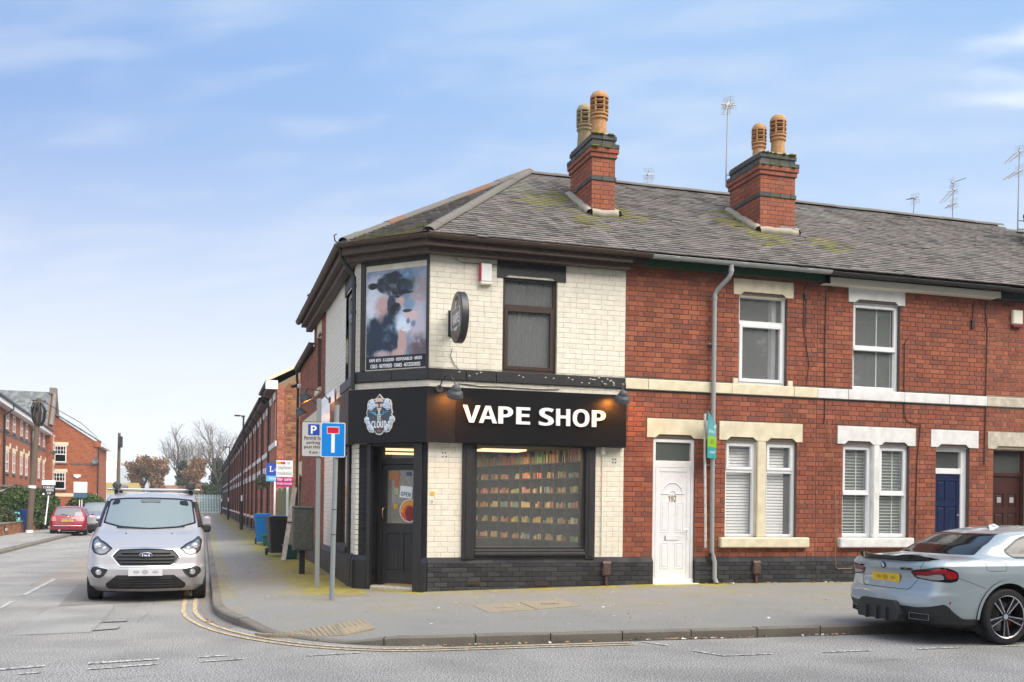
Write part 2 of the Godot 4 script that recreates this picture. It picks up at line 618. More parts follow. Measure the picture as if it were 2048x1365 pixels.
func slates(called: String, f: Transform3D, poly: PackedVector2Array, gauge: float, width: float, parent: Node, most: int, moss := []) -> void:
	var lo := poly[0]
	var hi := poly[0]
	for p in poly:
		lo = lo.min(p)
		hi = hi.max(p)
	var list := []
	var rows := int((hi.y - lo.y) / gauge)
	for r in rows:
		var s := lo.y + gauge * (r + 0.5)
		var ua := 1e9
		var ub := -1e9
		for i in poly.size():
			var a := poly[i]
			var b := poly[(i + 1) % poly.size()]
			if (a.y - s) * (b.y - s) < 0.0:
				var u := lerpf(a.x, b.x, (s - a.y) / (b.y - a.y))
				ua = minf(ua, u)
				ub = maxf(ub, u)
		var u := ua - (width * 0.5 if r % 2 == 1 else 0.0)
		while u < ub - 0.02:
			var a := maxf(u, ua)
			var b := minf(u + width, ub)
			u += width
			if b - a < 0.03: continue
			var slip := rng.randf_range(0.02, 0.06) if rng.randf() < 0.03 else 0.0
			var at := f * Vector3((a + b) / 2, s - slip + rng.randf_range(-0.006, 0.006), 0.022 + rng.randf_range(0, 0.005))
			var bs := f.basis * Basis(Vector3.RIGHT, -0.15) * Basis(Vector3.BACK, rng.randf_range(-0.012, 0.012))
			var t := rng.randf()
			var c := Color(0.2, 0.18, 0.17).lerp(Color(0.31, 0.275, 0.265), t)
			if rng.randf() < 0.3: c = c.lerp(Color(0.2, 0.195, 0.16), 0.7)
			if rng.randf() < 0.14: c = c.lerp(Color(0.1, 0.095, 0.09), 0.8)
			for m in moss:
				var q: float = 1.0 - Vector2(at.x - m[0], (at.z - m[1]) * m[3]).length() / m[2]
				if q > 0.0 and rng.randf() < q * 1.1:
					c = c.lerp(Color(0.27, 0.26, 0.05) if m[4] == 0 else Color(0.36, 0.36, 0.33), rng.randf_range(0.3, 0.9))
			list.append([Transform3D(bs * Basis.from_scale(Vector3((b - a - 0.008) / width, 1, 1)), at), c])
	var eye := Vector3(-3.579, 1.58, 16.69)
	if most > 0: list.sort_custom(func(a, b): return eye.distance_squared_to(a[0].origin) < eye.distance_squared_to(b[0].origin))
	var where := []
	var cols := []
	var o := origin_of(parent)
	var meshes := {}
	for i in list.size():
		var b: Array = list[i]
		if i < most:
			var c: Color = b[1]
			var key := "%d %d %d" % [int(c.r * 40), int(c.g * 40), int(c.b * 40)]
			if not meshes.has(key): meshes[key] = slate_mesh(width, gauge, c)
			var mi := MeshInstance3D.new()
			mi.mesh = meshes[key]
			mi.material_override = M.slate
			mi.name = called if i == 0 else "%s_%03d" % [called, i]
			mi.transform = Transform3D(b[0].basis, b[0].origin - o)
			parent.add_child(mi, true)
		else:
			where.append(b[0])
			cols.append(b[1])
	if where.size() > 0:
		copies("more_" + called + "s", slate_mesh(width, gauge), M.slate, where, cols, parent)

func slate_mesh(w: float, gauge: float, tint = null) -> ArrayMesh:
	var g := Geo.new()
	g.tint = tint
	g.box(Vector3(-w / 2, -gauge * 0.5, -0.009), Vector3(w / 2, gauge * 0.85, 0.009))
	return g.mesh()

func ridge_tiles(a: Vector3, b: Vector3, m: Array, parent: Node, long := 0.42, r := 0.13) -> void:
	var d := (b - a).normalized()
	var side := d.cross(Vector3.UP).normalized()
	var up := side.cross(d)
	var count := int(round(a.distance_to(b) / long))
	var step := a.distance_to(b) / count
	for i in count:
		var g := Geo.new()
		var p := d * step * i
		var q := d * (step * (i + 1) + 0.03)
		var lift := up * rng.randf_range(0.0, 0.012)
		var pts := []
		for k in 7:
			var t := PI * (k / 6.0) * 0.86 + PI * 0.07
			pts.append(side * cos(t) * r + up * (sin(t) * r * 0.75 - r * 0.3))
		for k in 6:
			var n0: Vector3 = (pts[k] + up * r * 0.3).normalized()
			var n1: Vector3 = (pts[k + 1] + up * r * 0.3).normalized()
			g.t3(p + pts[k], q + pts[k], q + pts[k + 1], n0, n0, n1)
			g.t3(p + pts[k], q + pts[k + 1], p + pts[k + 1], n0, n1, n1)
			g.quad(p + pts[k], p + pts[k + 1], p + pts[k + 1] * 0.85, p + pts[k] * 0.85, -d)
			g.quad(q + pts[k], q + pts[k + 1], q + pts[k + 1] * 0.85, q + pts[k] * 0.85, d)
		var o := part("ridge_tile", g, m[rng.randi() % m.size()], parent)
		o.position = a + lift - origin_of(parent)


const KERB_X := -3.43
const KERB_Z := 5.5
var kerb_line := []       # [Vector2(x, z), outward normal, height of the kerb top]

func kerb_height(t: float) -> float:
	return lerpf(0.105, 0.028, smoothstep(30.0, 44.0, t) * (1.0 - smoothstep(66.0, 84.0, t)))

func sheet(poly: Array, y: float, g := Geo.new()) -> Geo:
	var p := PackedVector2Array(poly)
	var idx := Geometry2D.triangulate_polygon(p)
	for i in range(0, idx.size(), 3):
		var q := []
		for k in 3:
			q.append(Vector3(p[idx[i + k]].x, y, p[idx[i + k]].y))
		g.tri(q[0], q[1], q[2], Vector3.UP)
	return g

func pave_y(x: float, z: float) -> float:
	var wall := 0.0
	if z > 0.0 or x > 0.0: wall = z / KERB_Z
	if x < -1.05: wall = maxf(wall, (-1.05 - x) / 2.38)
	return lerpf(wall_y(Vector2(x, z)), 0.1, clampf(wall, 0, 1))

func wall_y(q: Vector2) -> float:
	if q.x >= 0.0: return lerpf(0.13, 0.215, clampf(q.x / 4.0, 0, 1))
	return lerpf(0.115, 0.17, clampf((-1.05 - q.y) / 6.0, 0, 1)) if q.y < -1.05 else 0.115

func ground() -> void:
	var g := Geo.new()
	g.box(Vector3(-700, -0.4, -700), Vector3(700, -0.06, 300))
	struct("ground", g, M.earth)
	g = Geo.new()
	g.quad(Vector3(-90, 0, 5.62), Vector3(120, 0, 5.62), Vector3(120, 0, 14.6), Vector3(-90, 0, 14.6), Vector3.UP)
	struct("main_road", g, M.asphalt_main)
	g = Geo.new()
	g.quad(Vector3(-9.2, 0, -128), Vector3(-3.2, 0, -128), Vector3(-3.2, 0, 0.8), Vector3(-9.2, 0, 0.8), Vector3.UP)
	g.quad(Vector3(-13.5, 0, 0.8), Vector3(-1.0, 0, 0.8), Vector3(-1.0, 0, 5.62), Vector3(-13.5, 0, 5.62), Vector3.UP)
	struct("side_street", g, M.asphalt)
	var z := -128.0
	while z < 1.0:
		kerb_line.append([Vector2(KERB_X, z), Vector2(-1, 0), 0.105])
		z += 0.915
	for i in 25:
		var t := deg_to_rad(90.0 * i / 24.0)
		var nrm := Vector2(-cos(t) / 2.23, sin(t) / 4.48).normalized()
		kerb_line.append([Vector2(-1.2 - 2.23 * cos(t), 1.02 + 4.48 * sin(t)), nrm, kerb_height(90.0 * i / 24.0)])
	var x := -0.6
	while x < 40.0:
		kerb_line.append([Vector2(x, KERB_Z), Vector2(0, 1), 0.105])
		x += 0.3 if x < 12.0 else 0.915
	corner_pavement()
	kerb_stones()
	g = Geo.new()
	g.quad(Vector3(-60, 0.1, -128), Vector3(-9.32, 0.1, -128), Vector3(-9.32, 0.1, -1.5), Vector3(-60, 0.1, -1.5), Vector3.UP)
	g.quad(Vector3(-60, 0.1, -1.5), Vector3(-9.32, 0.1, -1.5), Vector3(-9.32, -0.1, -1.5), Vector3(-60, -0.1, -1.5), Vector3.BACK)
	struct("far_pavement", g, M.asphalt)
	g = Geo.new()
	g.box(Vector3(-9.32, -0.1, -110), Vector3(-9.14, 0.095, -1.5), 0.02)
	struct("far_kerb", g, M.kerb)
	g = Geo.new()
	g.box(Vector3(-90, -0.05, 14.6), Vector3(120, 0.11, 19.5))
	struct("near_pavement", g, M.asphalt)
	g = Geo.new()
	g.box(Vector3(-120, -0.05, 19.5), Vector3(140, 0.1, 70))
	struct("near_lawn", g, worn(mt(0.07, 0.1, 0.03, 0.95), blotch, 0.3))
	var patches := [["red_asphalt_patch", M.asphalt_red, [Vector2(-6.62, -3.85), Vector2(-6.67, -7.29), Vector2(-6.69, -15.2), Vector2(-4.1, -15.4), Vector2(-4.3, -4.0), Vector2(-5.52, -3.93)]],
		["grey_asphalt_patch", M.asphalt_patch, [Vector2(-5.71, 3.67), Vector2(-5.75, 1.9), Vector2(-5.71, 0.32), Vector2(-4.83, 0.09), Vector2(-4.81, 1.8), Vector2(-4.85, 3.56)]],
		["dark_asphalt_patch", M.asphalt_dark, [Vector2(-5.63, 0.24), Vector2(-5.73, -2.1), Vector2(-5.79, -3.83), Vector2(-5.4, -3.88), Vector2(-4.5, -3.9), Vector2(-4.5, -0.2), Vector2(-5.09, -0.02)]],
		["trench_patch", M.asphalt_patch, [Vector2(-9.1, -16.07), Vector2(-7.19, -20.13), Vector2(-5.0, -21), Vector2(-5.0, -19.4), Vector2(-6.97, -17.93), Vector2(-8.9, -14.88)]],
		["gutter_patch", M.asphalt_dark, [Vector2(-3.62, -2.0), Vector2(-3.45, -2.0), Vector2(-3.45, 1.2), Vector2(-3.36, 2.4), Vector2(-3.15, 3.3), Vector2(-3.3, 3.5), Vector2(-3.5, 2.6), Vector2(-3.63, 1.2)]]]
	for p in patches:
		struct(p[0], sheet(p[2], 0.004), p[1])
	for c in [[Vector2(-4.82, 2.55), Vector2(-4.76, 2.21), Vector2(-4.51, 2.25), Vector2(-4.51, 2.51)], [Vector2(-4.85, 3.45), Vector2(-4.82, 3.05), Vector2(-4.55, 3.05), Vector2(-4.56, 3.3)]]:
		struct("manhole_surround", sheet(c, 0.009), M.asphalt_dark)
		var m := Vector2((c[0].x + c[2].x) / 2, (c[0].y + c[2].y) / 2)
		var inner := []
		for q in c: inner.append(m + (q - m) * 0.86)
		struct("manhole_cover", sheet(inner, 0.013), M.asphalt_patch)
	var lines := [[Vector2(-6.43, -1.74), Vector2(-6.44, -5.49), Vector2(-6.36, -5.38), Vector2(-6.35, -1.70)], [Vector2(-6.38, 0.9), Vector2(-6.43, -0.66), Vector2(-6.35, -0.61), Vector2(-6.35, 0.85)],
		[Vector2(-4.64, 6.02), Vector2(-3.98, 5.87), Vector2(-3.98, 5.97), Vector2(-4.62, 6.13)], [Vector2(-4.59, 6.40), Vector2(-4.04, 6.22), Vector2(-3.96, 6.27), Vector2(-4.59, 6.48)],
		[Vector2(-5.43, 6.25), Vector2(-5.0, 6.09), Vector2(-4.99, 6.19), Vector2(-5.41, 6.35)], [Vector2(-5.16, 6.56), Vector2(-4.97, 6.49), Vector2(-4.98, 6.56), Vector2(-5.15, 6.62)],
		[Vector2(-3.61, 5.86), Vector2(-3.32, 5.76), Vector2(-3.32, 5.85), Vector2(-3.61, 5.91)], [Vector2(-3.58, 6.16), Vector2(-3.16, 6.05), Vector2(-3.17, 6.13), Vector2(-3.58, 6.22)],
		[Vector2(-2.53, 5.98), Vector2(-2.11, 5.90), Vector2(-1.97, 5.87), Vector2(-1.98, 5.93), Vector2(-2.53, 6.03)],
		[Vector2(1.38, 5.67), Vector2(1.54, 6.06), Vector2(1.50, 6.11), Vector2(1.34, 5.72)], [Vector2(1.64, 6.49), Vector2(1.77, 6.89), Vector2(2.37, 6.89), Vector2(2.34, 6.94), Vector2(1.74, 6.95), Vector2(1.59, 6.54)],
		[Vector2(3.0, 6.89), Vector2(3.64, 6.88), Vector2(3.6, 6.94), Vector2(2.97, 6.95)], [Vector2(4.25, 6.89), Vector2(4.85, 6.89), Vector2(4.80, 6.95), Vector2(4.20, 6.95)], [Vector2(5.46, 6.91), Vector2(6.1, 6.89), Vector2(6.04, 6.95), Vector2(5.40, 6.97)]]
	for l in lines:
		struct("road_marking", sheet(l, 0.008), M.road_white)
	g = Geo.new()
	for c in [[-5.75, 3.7, -4.8, 3.62, 9], [-5.73, 3.7, -5.72, 0.3, 12], [-4.85, 3.5, -4.82, 0.1, 10], [-5.0, 4.6, -3.9, 4.2, 10], [-6.3, 4.9, -4.9, 5.3, 12], [-3.9, 5.2, -2.7, 5.45, 10], [-6.6, -3.8, -6.7, -15, 20], [-4.3, -0.1, -4.35, 2.6, 10], [-1.5, 7.3, 2.4, 7.1, 20], [2.6, 7.6, 5.2, 7.5, 14], [-4.4, 7.0, -2.2, 6.9, 14]]:
		var p := Vector2(c[0], c[1])
		for k in c[4]:
			var q := Vector2(c[0], c[1]).lerp(Vector2(c[2], c[3]), (k + 1.0) / c[4]) + Vector2(rng.randf_range(-0.035, 0.035), rng.randf_range(-0.05, 0.05))
			var w := (q - p).orthogonal().normalized() * rng.randf_range(0.002, 0.006)
			if rng.randf() < 0.85: g.quad(v3(p - w, 0.0062), v3(q - w, 0.0062), v3(q + w, 0.0062), v3(p + w, 0.0062), Vector3.UP)
			p = q
	struct("road_crack_surface", g, M.asphalt_crack)
	for off in [[0.22, 0.28], [0.38, 0.44]]:
		g = Geo.new()
		for i in kerb_line.size() - 1:
			var a: Array = kerb_line[i]
			var b: Array = kerb_line[i + 1]
			if a[0].y < -4.0 and a[0].x < -3.0 or b[0].x > 1.45: continue
			var y := 0.0085
			var k0: float = 1.0 if a[0].x < -3.2 else 1.0
			g.quad(v3(a[0] + a[1] * off[0] * k0, y), v3(b[0] + b[1] * off[0] * k0, y), v3(b[0] + b[1] * off[1] * k0, y), v3(a[0] + a[1] * off[1] * k0, y), Vector3.UP)
		struct("yellow_line_marking", g, M.road_yellow)
	debris()

func v3(p: Vector2, y: float) -> Vector3:
	return Vector3(p.x, y, p.y)

func corner_pavement() -> void:
	var f := FastNoiseLite.new()
	f.seed = 5
	f.frequency = 0.9
	f.fractal_octaves = 4
	var g := Geo.new()
	var path := []
	for i in kerb_line.size() - 1:
		var steps := int(ceil(kerb_line[i][0].distance_to(kerb_line[i + 1][0]) / (0.12 if kerb_line[i][0].y > -25.0 and kerb_line[i][0].x < 13.0 else 1.0)))
		for k in steps:
			var t := float(k) / steps
			path.append([kerb_line[i][0].lerp(kerb_line[i + 1][0], t), kerb_line[i][1].lerp(kerb_line[i + 1][1], t).normalized(), lerpf(kerb_line[i][2], kerb_line[i + 1][2], t)])
	var wall := []
	for p in path:
		var q: Vector2
		if p[1].x < -0.999: q = Vector2(-1.0, minf(p[0].y, -1.07))
		elif p[1].y > 0.999: q = Vector2(maxf(p[0].x, 0.0), -0.05)
		else:
			var t: float = atan2(p[1].y, -p[1].x) / (PI / 2)
			q = Vector2(-1.0, -1.07).lerp(Vector2(0.0, -0.05), t)
		wall.append(q)
	var rows := 40
	var pts := []
	var cols := []
	for i in path.size():
		var rp := []
		var rc := []
		for j in rows + 1:
			var t := pow(float(j) / rows, 0.8)
			var p: Vector2 = (path[i][0] - path[i][1] * 0.135).lerp(wall[i], t)
			var y := lerpf(path[i][2] - 0.004, wall_y(wall[i]), lerpf(t, smoothstep(0.0, 0.5, t), clampf((0.1 - path[i][2]) / 0.07, 0, 1)))
			rp.append(v3(p, y))
			var n1 := f.get_noise_2d(p.x * 1.3, p.y * 1.3)
			var n2 := f.get_noise_2d(p.x * 5.0 + 40.0, p.y * 5.0)
			var n3 := f.get_noise_2d(p.x * 0.5 - 90.0, p.y * 0.5)
			var base := Color(0.275, 0.275, 0.26).lerp(Color(0.3, 0.285, 0.26), clampf(n3 * 1.2 + 0.3, 0, 1))
			base = base.lerp(Color(0.25, 0.245, 0.235), clampf(n1 * 1.4, 0, 0.7))
			var moss := 0.0
			var d := 9.0
			if p.y < 0.6 and p.x < -1.0:
				d = (-1.0 - p.x)
				moss = smoothstep(1.75, 0.7, d + n1 * 0.7) * smoothstep(-0.5, 0.12, n1 + n2 * 0.5 + (0.2 if d < 1.0 else 0.0)) * smoothstep(0.7, -0.3, p.y + n1 * 0.8)
				if p.y < -25.0: moss *= 0.8
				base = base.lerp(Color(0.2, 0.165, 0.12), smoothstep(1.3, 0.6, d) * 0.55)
				if j < 3: moss = maxf(moss, smoothstep(-0.1, 0.3, n2) * 0.85)
			else:
				d = p.y + 0.05 if p.x > -0.3 else absf(p.x - p.y) / 1.414 + 0.02
				moss = 1.3 * smoothstep(0.75, 0.1, d + n1 * 0.35 - (0.12 if p.x > 1.0 and p.x < 5.5 else 0.0)) * smoothstep(-0.35, 0.25, n1 + n2 * 0.4 + 0.12) * (1.0 if p.x < 6.0 else 0.45)
				moss = maxf(moss, 0.2 * smoothstep(0.02, 0.4, n1 + n3 * 0.5) * smoothstep(4.6, 2.0, p.y))
			base = base.lerp(Color(0.42, 0.37, 0.02).lerp(Color(0.3, 0.25, 0.06), clampf(n2 * 2.0 + 0.4, 0, 1)), clampf(moss, 0, 1) * 0.95)
			rc.append(base * 1.12)
		pts.append(rp)
		cols.append(rc)
	g.tint = Color.WHITE
	for i in path.size() - 1:
		for j in rows:
			var c := [cols[i][j], cols[i + 1][j], cols[i + 1][j + 1], cols[i][j + 1]]
			var p := [pts[i][j], pts[i + 1][j], pts[i + 1][j + 1], pts[i][j + 1]]
			for k in [[0, 2, 1], [0, 3, 2]]:
				var m: Vector3 = (p[k[2]] - p[k[0]]).cross(p[k[1]] - p[k[0]])
				var order: Array = k if m.y > 0.0 else [k[0], k[2], k[1]]
				for e in order:
					g.v.push_back(p[e])
					g.n.push_back(Vector3.UP)
					g.col.push_back(c[e])
	M.pavement = worn(mt(1.5, 1.5, 1.5, 0.92), speckle, 0.4, 0.1)
	M.pavement.vertex_color_use_as_albedo = true
	struct("corner_pavement", g, M.pavement)
	var grid := [[Vector2(-2.98, 4.27), Vector2(-2.92, 4.4), Vector2(-2.83, 4.52)], [Vector2(-2.80, 4.39), Vector2(-2.75, 4.3), Vector2(-2.6, 4.54)], [Vector2(-2.41, 4.10), Vector2(-2.38, 4.27), Vector2(-2.38, 4.68)], [Vector2(-1.99, 3.76), Vector2(-1.99, 4.16), Vector2(-1.98, 4.66)], [Vector2(-1.57, 3.32), Vector2(-1.57, 3.84), Vector2(-1.57, 4.43)]]
	var parent := get_node("corner_pavement")
	for i in 4:
		for j in 2:
			var q := [grid[i][j], grid[i + 1][j], grid[i + 1][j + 1], grid[i][j + 1]]
			var m: Vector2 = (q[0] + q[1] + q[2] + q[3]) / 4
			g = Geo.new()
			var top := []
			for e in q:
				var p: Vector2 = m + (e - m) * 0.975
				top.append(v3(p, slab_y(p) + 0.004 + rng.randf() * 0.002))
			for k in 4:
				g.quad(top[k], top[(k + 1) % 4], top[(k + 1) % 4] - Vector3(0, 0.04, 0), top[k] - Vector3(0, 0.04, 0), (top[k] + top[(k + 1) % 4]) / 2 - v3(m, top[k].y))
			g.quad(top[0], top[1], top[2], top[3], Vector3.UP)
			for a in 6:
				for b in 6:
					var u := (a + 0.5) / 6.0
					var w := (b + 0.5) / 6.0
					var c: Vector3 = top[0].lerp(top[1], u).lerp(top[3].lerp(top[2], u), w)
					g.cyl(c, c + Vector3(0, 0.003, 0), 0.018, 0.01, 7)
			part("paving_slab", g, M.slab if (i + j) % 2 == 0 else M.slab_dull, parent)
	var cov := [[Vector2(0.19, 2.35), Vector2(0.95, 2.13), Vector2(0.92, 3.08), Vector2(0.16, 3.29)], [Vector2(0.97, 2.12), Vector2(1.73, 1.83), Vector2(1.70, 2.79), Vector2(0.94, 3.07)]]
	for q in cov:
		g = Geo.new()
		var top := []
		for e in q: top.append(v3(e, pave_y(e.x, e.y) + 0.006))
		g.quad(top[0], top[1], top[2], top[3], Vector3.UP)
		for k in 4:
			g.quad(top[k], top[(k + 1) % 4], top[(k + 1) % 4] - Vector3(0, 0.02, 0), top[k] - Vector3(0, 0.02, 0), (top[k] + top[(k + 1) % 4]) / 2 - (top[0] + top[2]) / 2)
		var cover := part("cover_slab", g, M.slab_dull, parent)
		var h := Geo.new()
		var m: Vector3 = (top[0] + top[2]) / 2 + Vector3(0, 0.003, 0)
		h.box(m - Vector3(0.13, 0.002, 0.05), m + Vector3(0.13, 0.002, 0.05))
		part("cover_plate", h, M.steel, cover)

func slab_y(p: Vector2) -> float:
	var t := atan2((p.y - 1.02) / 4.48, -(p.x + 1.2) / 2.23)
	var k := Vector2(-1.2 - 2.23 * cos(t), 1.02 + 4.48 * sin(t))
	var nrm := Vector2(-cos(t) / 2.23, sin(t) / 4.48).normalized()
	var w := Vector2(-1.0, -1.07).lerp(Vector2(0.0, -0.05), clampf(t / (PI / 2), 0, 1))
	var inner := k - nrm * 0.135
	var s := inner.distance_to(p) / maxf(inner.distance_to(w), 0.1)
	var h := kerb_height(rad_to_deg(t)) - 0.004
	return lerpf(h, wall_y(w), lerpf(s, smoothstep(0.0, 0.5, s), clampf((0.096 - h) / 0.07, 0, 1)))

func kerb_stones() -> void:
	var root := Node3D.new()
	root.name = "kerb"
	add_child(root)
	root.set_meta("kind", "structure")
	var i := 0
	while i < kerb_line.size() - 1:
		var straight: bool = kerb_line[i][1].x < -0.999 or kerb_line[i][1].y > 0.999
		var len := 0.0
		var j := i
		var want := 0.85 if not straight or kerb_line[i][1].y > 0.999 else 0.9
		while j < kerb_line.size() - 1 and len < want:
			len += kerb_line[j][0].distance_to(kerb_line[j + 1][0])
			j += 1
		var g := Geo.new()
		for k in range(i, j):
			var a: Array = kerb_line[k]
			var b: Array = kerb_line[k + 1]
			var p: Vector2 = a[0]
			var q: Vector2 = b[0]
			if k == i: p = p.lerp(q, 0.006 / p.distance_to(q))
			if k == j - 1: q = q.lerp(p, 0.008 / p.distance_to(q))
			var lift := 0.0
			var e := 0.018
			var up := Vector3(0, 1, 0)
			var na := v3(a[1], 0)
			var nb := v3(b[1], 0)
			var ta := v3(p, a[2] + lift)
			var tb := v3(q, b[2] + lift)
			g.quad(ta - na * 0.14, tb - nb * 0.14, tb - nb * e, ta - na * e, up)
			g.quad(ta - na * e, tb - nb * e, tb - up * e, ta - up * e, na + up)
			g.quad(ta - up * e, tb - up * e, tb - up * (b[2] + 0.05), ta - up * (a[2] + 0.05), na)
			if k == i: g.quad(ta - na * 0.14, ta, ta - up * 0.15, ta - na * 0.14 - up * 0.15, v3(p - q, 0))
			if k == j - 1: g.quad(tb - nb * 0.14, tb, tb - up * 0.15, tb - nb * 0.14 - up * 0.15, v3(q - p, 0))
		var o := part("kerb_stone", g, M.kerb, root)
		o.position.y = rng.randf_range(-0.003, 0.004)
		i = j
		if kerb_line[mini(i, kerb_line.size() - 1)][0].x > 14.0 : want = 3.0

func debris() -> void:
	var g := Geo.new()
	g.quad(Vector3(-0.5, 0, -0.25), Vector3(0.1, 0.2, -0.35), Vector3(0.5, 0.05, 0.1), Vector3(-0.1, -0.05, 0.35), Vector3.UP)
	var where := []
	var cols := []
	var spots := [[1.95, 5.56, 0.9, 0.05, 46, 0.0], [2.6, 5.6, 0.9, 0.04, 40, 0.0], [4.1, 5.58, 0.5, 0.05, 26, 0.0], [-0.6, 5.56, 0.8, 0.05, 30, 0.0], [0.2, 5.56, 0.8, 0.04, 16, 0.0], [-3.5, 2.6, 0.06, 0.5, 22, 0.0], [5.5, 0.14, 0.35, 0.06, 60, 0.2], [6.3, 0.12, 0.5, 0.05, 24, 0.2], [7.6, 0.12, 0.6, 0.05, 22, 0.2], [-1.2, -8.0, 0.1, 3.0, 50, 0.2], [-2.6, -8.0, 0.5, 4.0, 14, 0.15], [2.0, 3.0, 5.0, 2.0, 26, 0.16], [-1.35, -4.4, 0.1, 0.3, 20, 0.2]]
	for s in spots:
		for i in s[4]:
			var p := Vector3(s[0] + rng.randfn() * s[2] * 0.45, s[5] + 0.012, s[1] + rng.randfn() * s[3] * 0.45)
			if s[5] > 0.0: p.y = pave_y(p.x, p.z) + 0.012
			if s[5] == 0.0 and p.z > 5.0: p.z = maxf(p.z, 5.53)
			var k := rng.randf_range(0.02, 0.055)
			where.append(Transform3D(Basis(Vector3.UP, rng.randf() * TAU) * Basis(Vector3.RIGHT, rng.randf_range(-0.4, 0.4)) * Basis.from_scale(Vector3(k, k, k)), p))
			cols.append(Color(0.3, 0.15, 0.07).lerp(Color(0.42, 0.27, 0.15), rng.randf()) if rng.randf() < 0.75 else Color(0.7, 0.68, 0.62))
	var m := mt(1, 1, 1, 0.9)
	m.vertex_color_use_as_albedo = true
	tag(copies("fallen_leaves", g.mesh(), m, where, cols, self), "brown fallen leaves and grit gathered along the kerb and walls", "leaves")
	g = Geo.new()
	g.cyl(Vector3.ZERO, Vector3(0, 0.002, 0), 1.0, 1.0, 8)
	where = []
	for i in 130:
		var p := Vector3(rng.randf_range(-3, 9), 0, rng.randf_range(0.6, 5.0)) if i % 3 > 0 else Vector3(rng.randf_range(-3.2, -1.3), 0, rng.randf_range(-14, 1))
		if p.x < -1.0 and p.z > 2.0: continue
		p.y = pave_y(p.x, p.z) + 0.001
		var k := rng.randf_range(0.006, 0.017)
		where.append(Transform3D(Basis.from_scale(Vector3(k * 1.3, 1, k)), p))
	tag(copies("gum_spots", g.mesh(), mt(0.62, 0.6, 0.56, 0.9), where, [], self), "pale spots of gum trodden into the grey pavement", "gum")


func bar(g: Geo, f: Transform3D, x0: float, y0: float, x1: float, y1: float, z0: float, z1: float, b := 0.006) -> void:
	g.x = f
	g.box(Vector3(x0, y0, minf(z0, z1)), Vector3(x1, y1, maxf(z0, z1)), b)
	g.x = Transform3D.IDENTITY

func ring(g: Geo, f: Transform3D, x0: float, y0: float, x1: float, y1: float, w: float, z0: float, z1: float) -> void:
	bar(g, f, x0, y0, x0 + w, y1, z0, z1)
	bar(g, f, x1 - w, y0, x1, y1, z0, z1)
	bar(g, f, x0 + w - 0.002, y0, x1 - w + 0.002, y0 + w, z0, z1 - 0.001)
	bar(g, f, x0 + w - 0.002, y1 - w, x1 - w + 0.002, y1, z0, z1 - 0.001)

func pane(f: Transform3D, x0: float, y0: float, x1: float, y1: float, z: float, parent: Node, m: Material = null, called := "pane") -> void:
	var g := Geo.new()
	g.x = f
	for dz in ([0.0, 0.004] if m == null and x1 - x0 < 1.5 else [0.0]):
		g.quad(Vector3(x0, y0, z - dz), Vector3(x1, y0, z - dz), Vector3(x1, y1, z - dz), Vector3(x0, y1, z - dz), Vector3.BACK)
	wpart(called, g, m if m else M.glass, parent)

func window(f: Transform3D, x0: float, y0: float, x1: float, y1: float, style: String, m: Material, parent: Node, z := -0.075) -> MeshInstance3D:
	var g := Geo.new()
	var w := 0.055
	ring(g, f, x0, y0, x1, y1, w, z - 0.07, z)
	var panes := []
	if style == "casement" or style == "low_casement":
		var t := lerpf(y0, y1, 0.69)
		bar(g, f, x0 + w - 0.002, t - 0.035, x1 - w + 0.002, t + 0.035, z - 0.068, z - 0.003)
		if style == "casement":
			ring(g, f, x0 + w - 0.012, t + 0.02, x1 - w + 0.012, y1 - w + 0.012, 0.055, z - 0.05, z + 0.014)
			panes = [[x0 + w, y0 + w, x1 - w, t - 0.03], [x0 + 0.09, t + 0.06, x1 - 0.09, y1 - 0.09]]
		else:
			ring(g, f, x0 + w - 0.012, y0 + w - 0.012, x1 - w + 0.012, t - 0.02, 0.065, z - 0.05, z + 0.014)
			panes = [[x0 + 0.1, y0 + 0.1, x1 - 0.1, t - 0.07], [x0 + w, t + 0.03, x1 - w, y1 - w]]
	elif style == "sash":
		var t := (y0 + y1) / 2
		ring(g, f, x0 + w - 0.012, t - 0.03, x1 - w + 0.012, y1 - w + 0.012, 0.05, z - 0.04, z + 0.012)
		bar(g, f, x0 + 0.05, t - 0.075, x1 - 0.05, t - 0.028, z - 0.045, z + 0.022)
		ring(g, f, x0 + w - 0.012, y0 + w - 0.012, x1 - w + 0.012, t - 0.02, 0.035, z - 0.065, z - 0.03)
		panes = [[x0 + 0.08, y0 + 0.08, x1 - 0.08, t - 0.03], [x0 + 0.09, t + 0.01, x1 - 0.09, y1 - 0.09]]
	var o := wpart("window", g, m, parent)
	for p in panes:
		pane(f, p[0], p[1], p[2], p[3], z - 0.05, o)
	return o

func blind(f: Transform3D, x0: float, y0: float, x1: float, y1: float, z: float, tilt: float, pitch: float, parent: Node, m: Material, tapes := true) -> void:
	var g := Geo.new()
	var y := y0
	while y < y1:
		g.x = f * Transform3D(Basis(Vector3.RIGHT, tilt), Vector3((x0 + x1) / 2, y, z))
		g.box(Vector3(-(x1 - x0) / 2, -0.0015, -0.024), Vector3((x1 - x0) / 2, 0.0015, 0.024))
		y += pitch
	g.x = Transform3D.IDENTITY
	wpart("blind", g, m, parent, "stuff")
	if tapes:
		for t in [0.1, 0.62, 0.95]:
			g = Geo.new()
			var u := lerpf(x0, x1, t)
			bar(g, f, u - 0.012, y0, u + 0.012, y1, z + 0.026, z + 0.028, 0.0)
			wpart("blind_tape", g, m, parent)

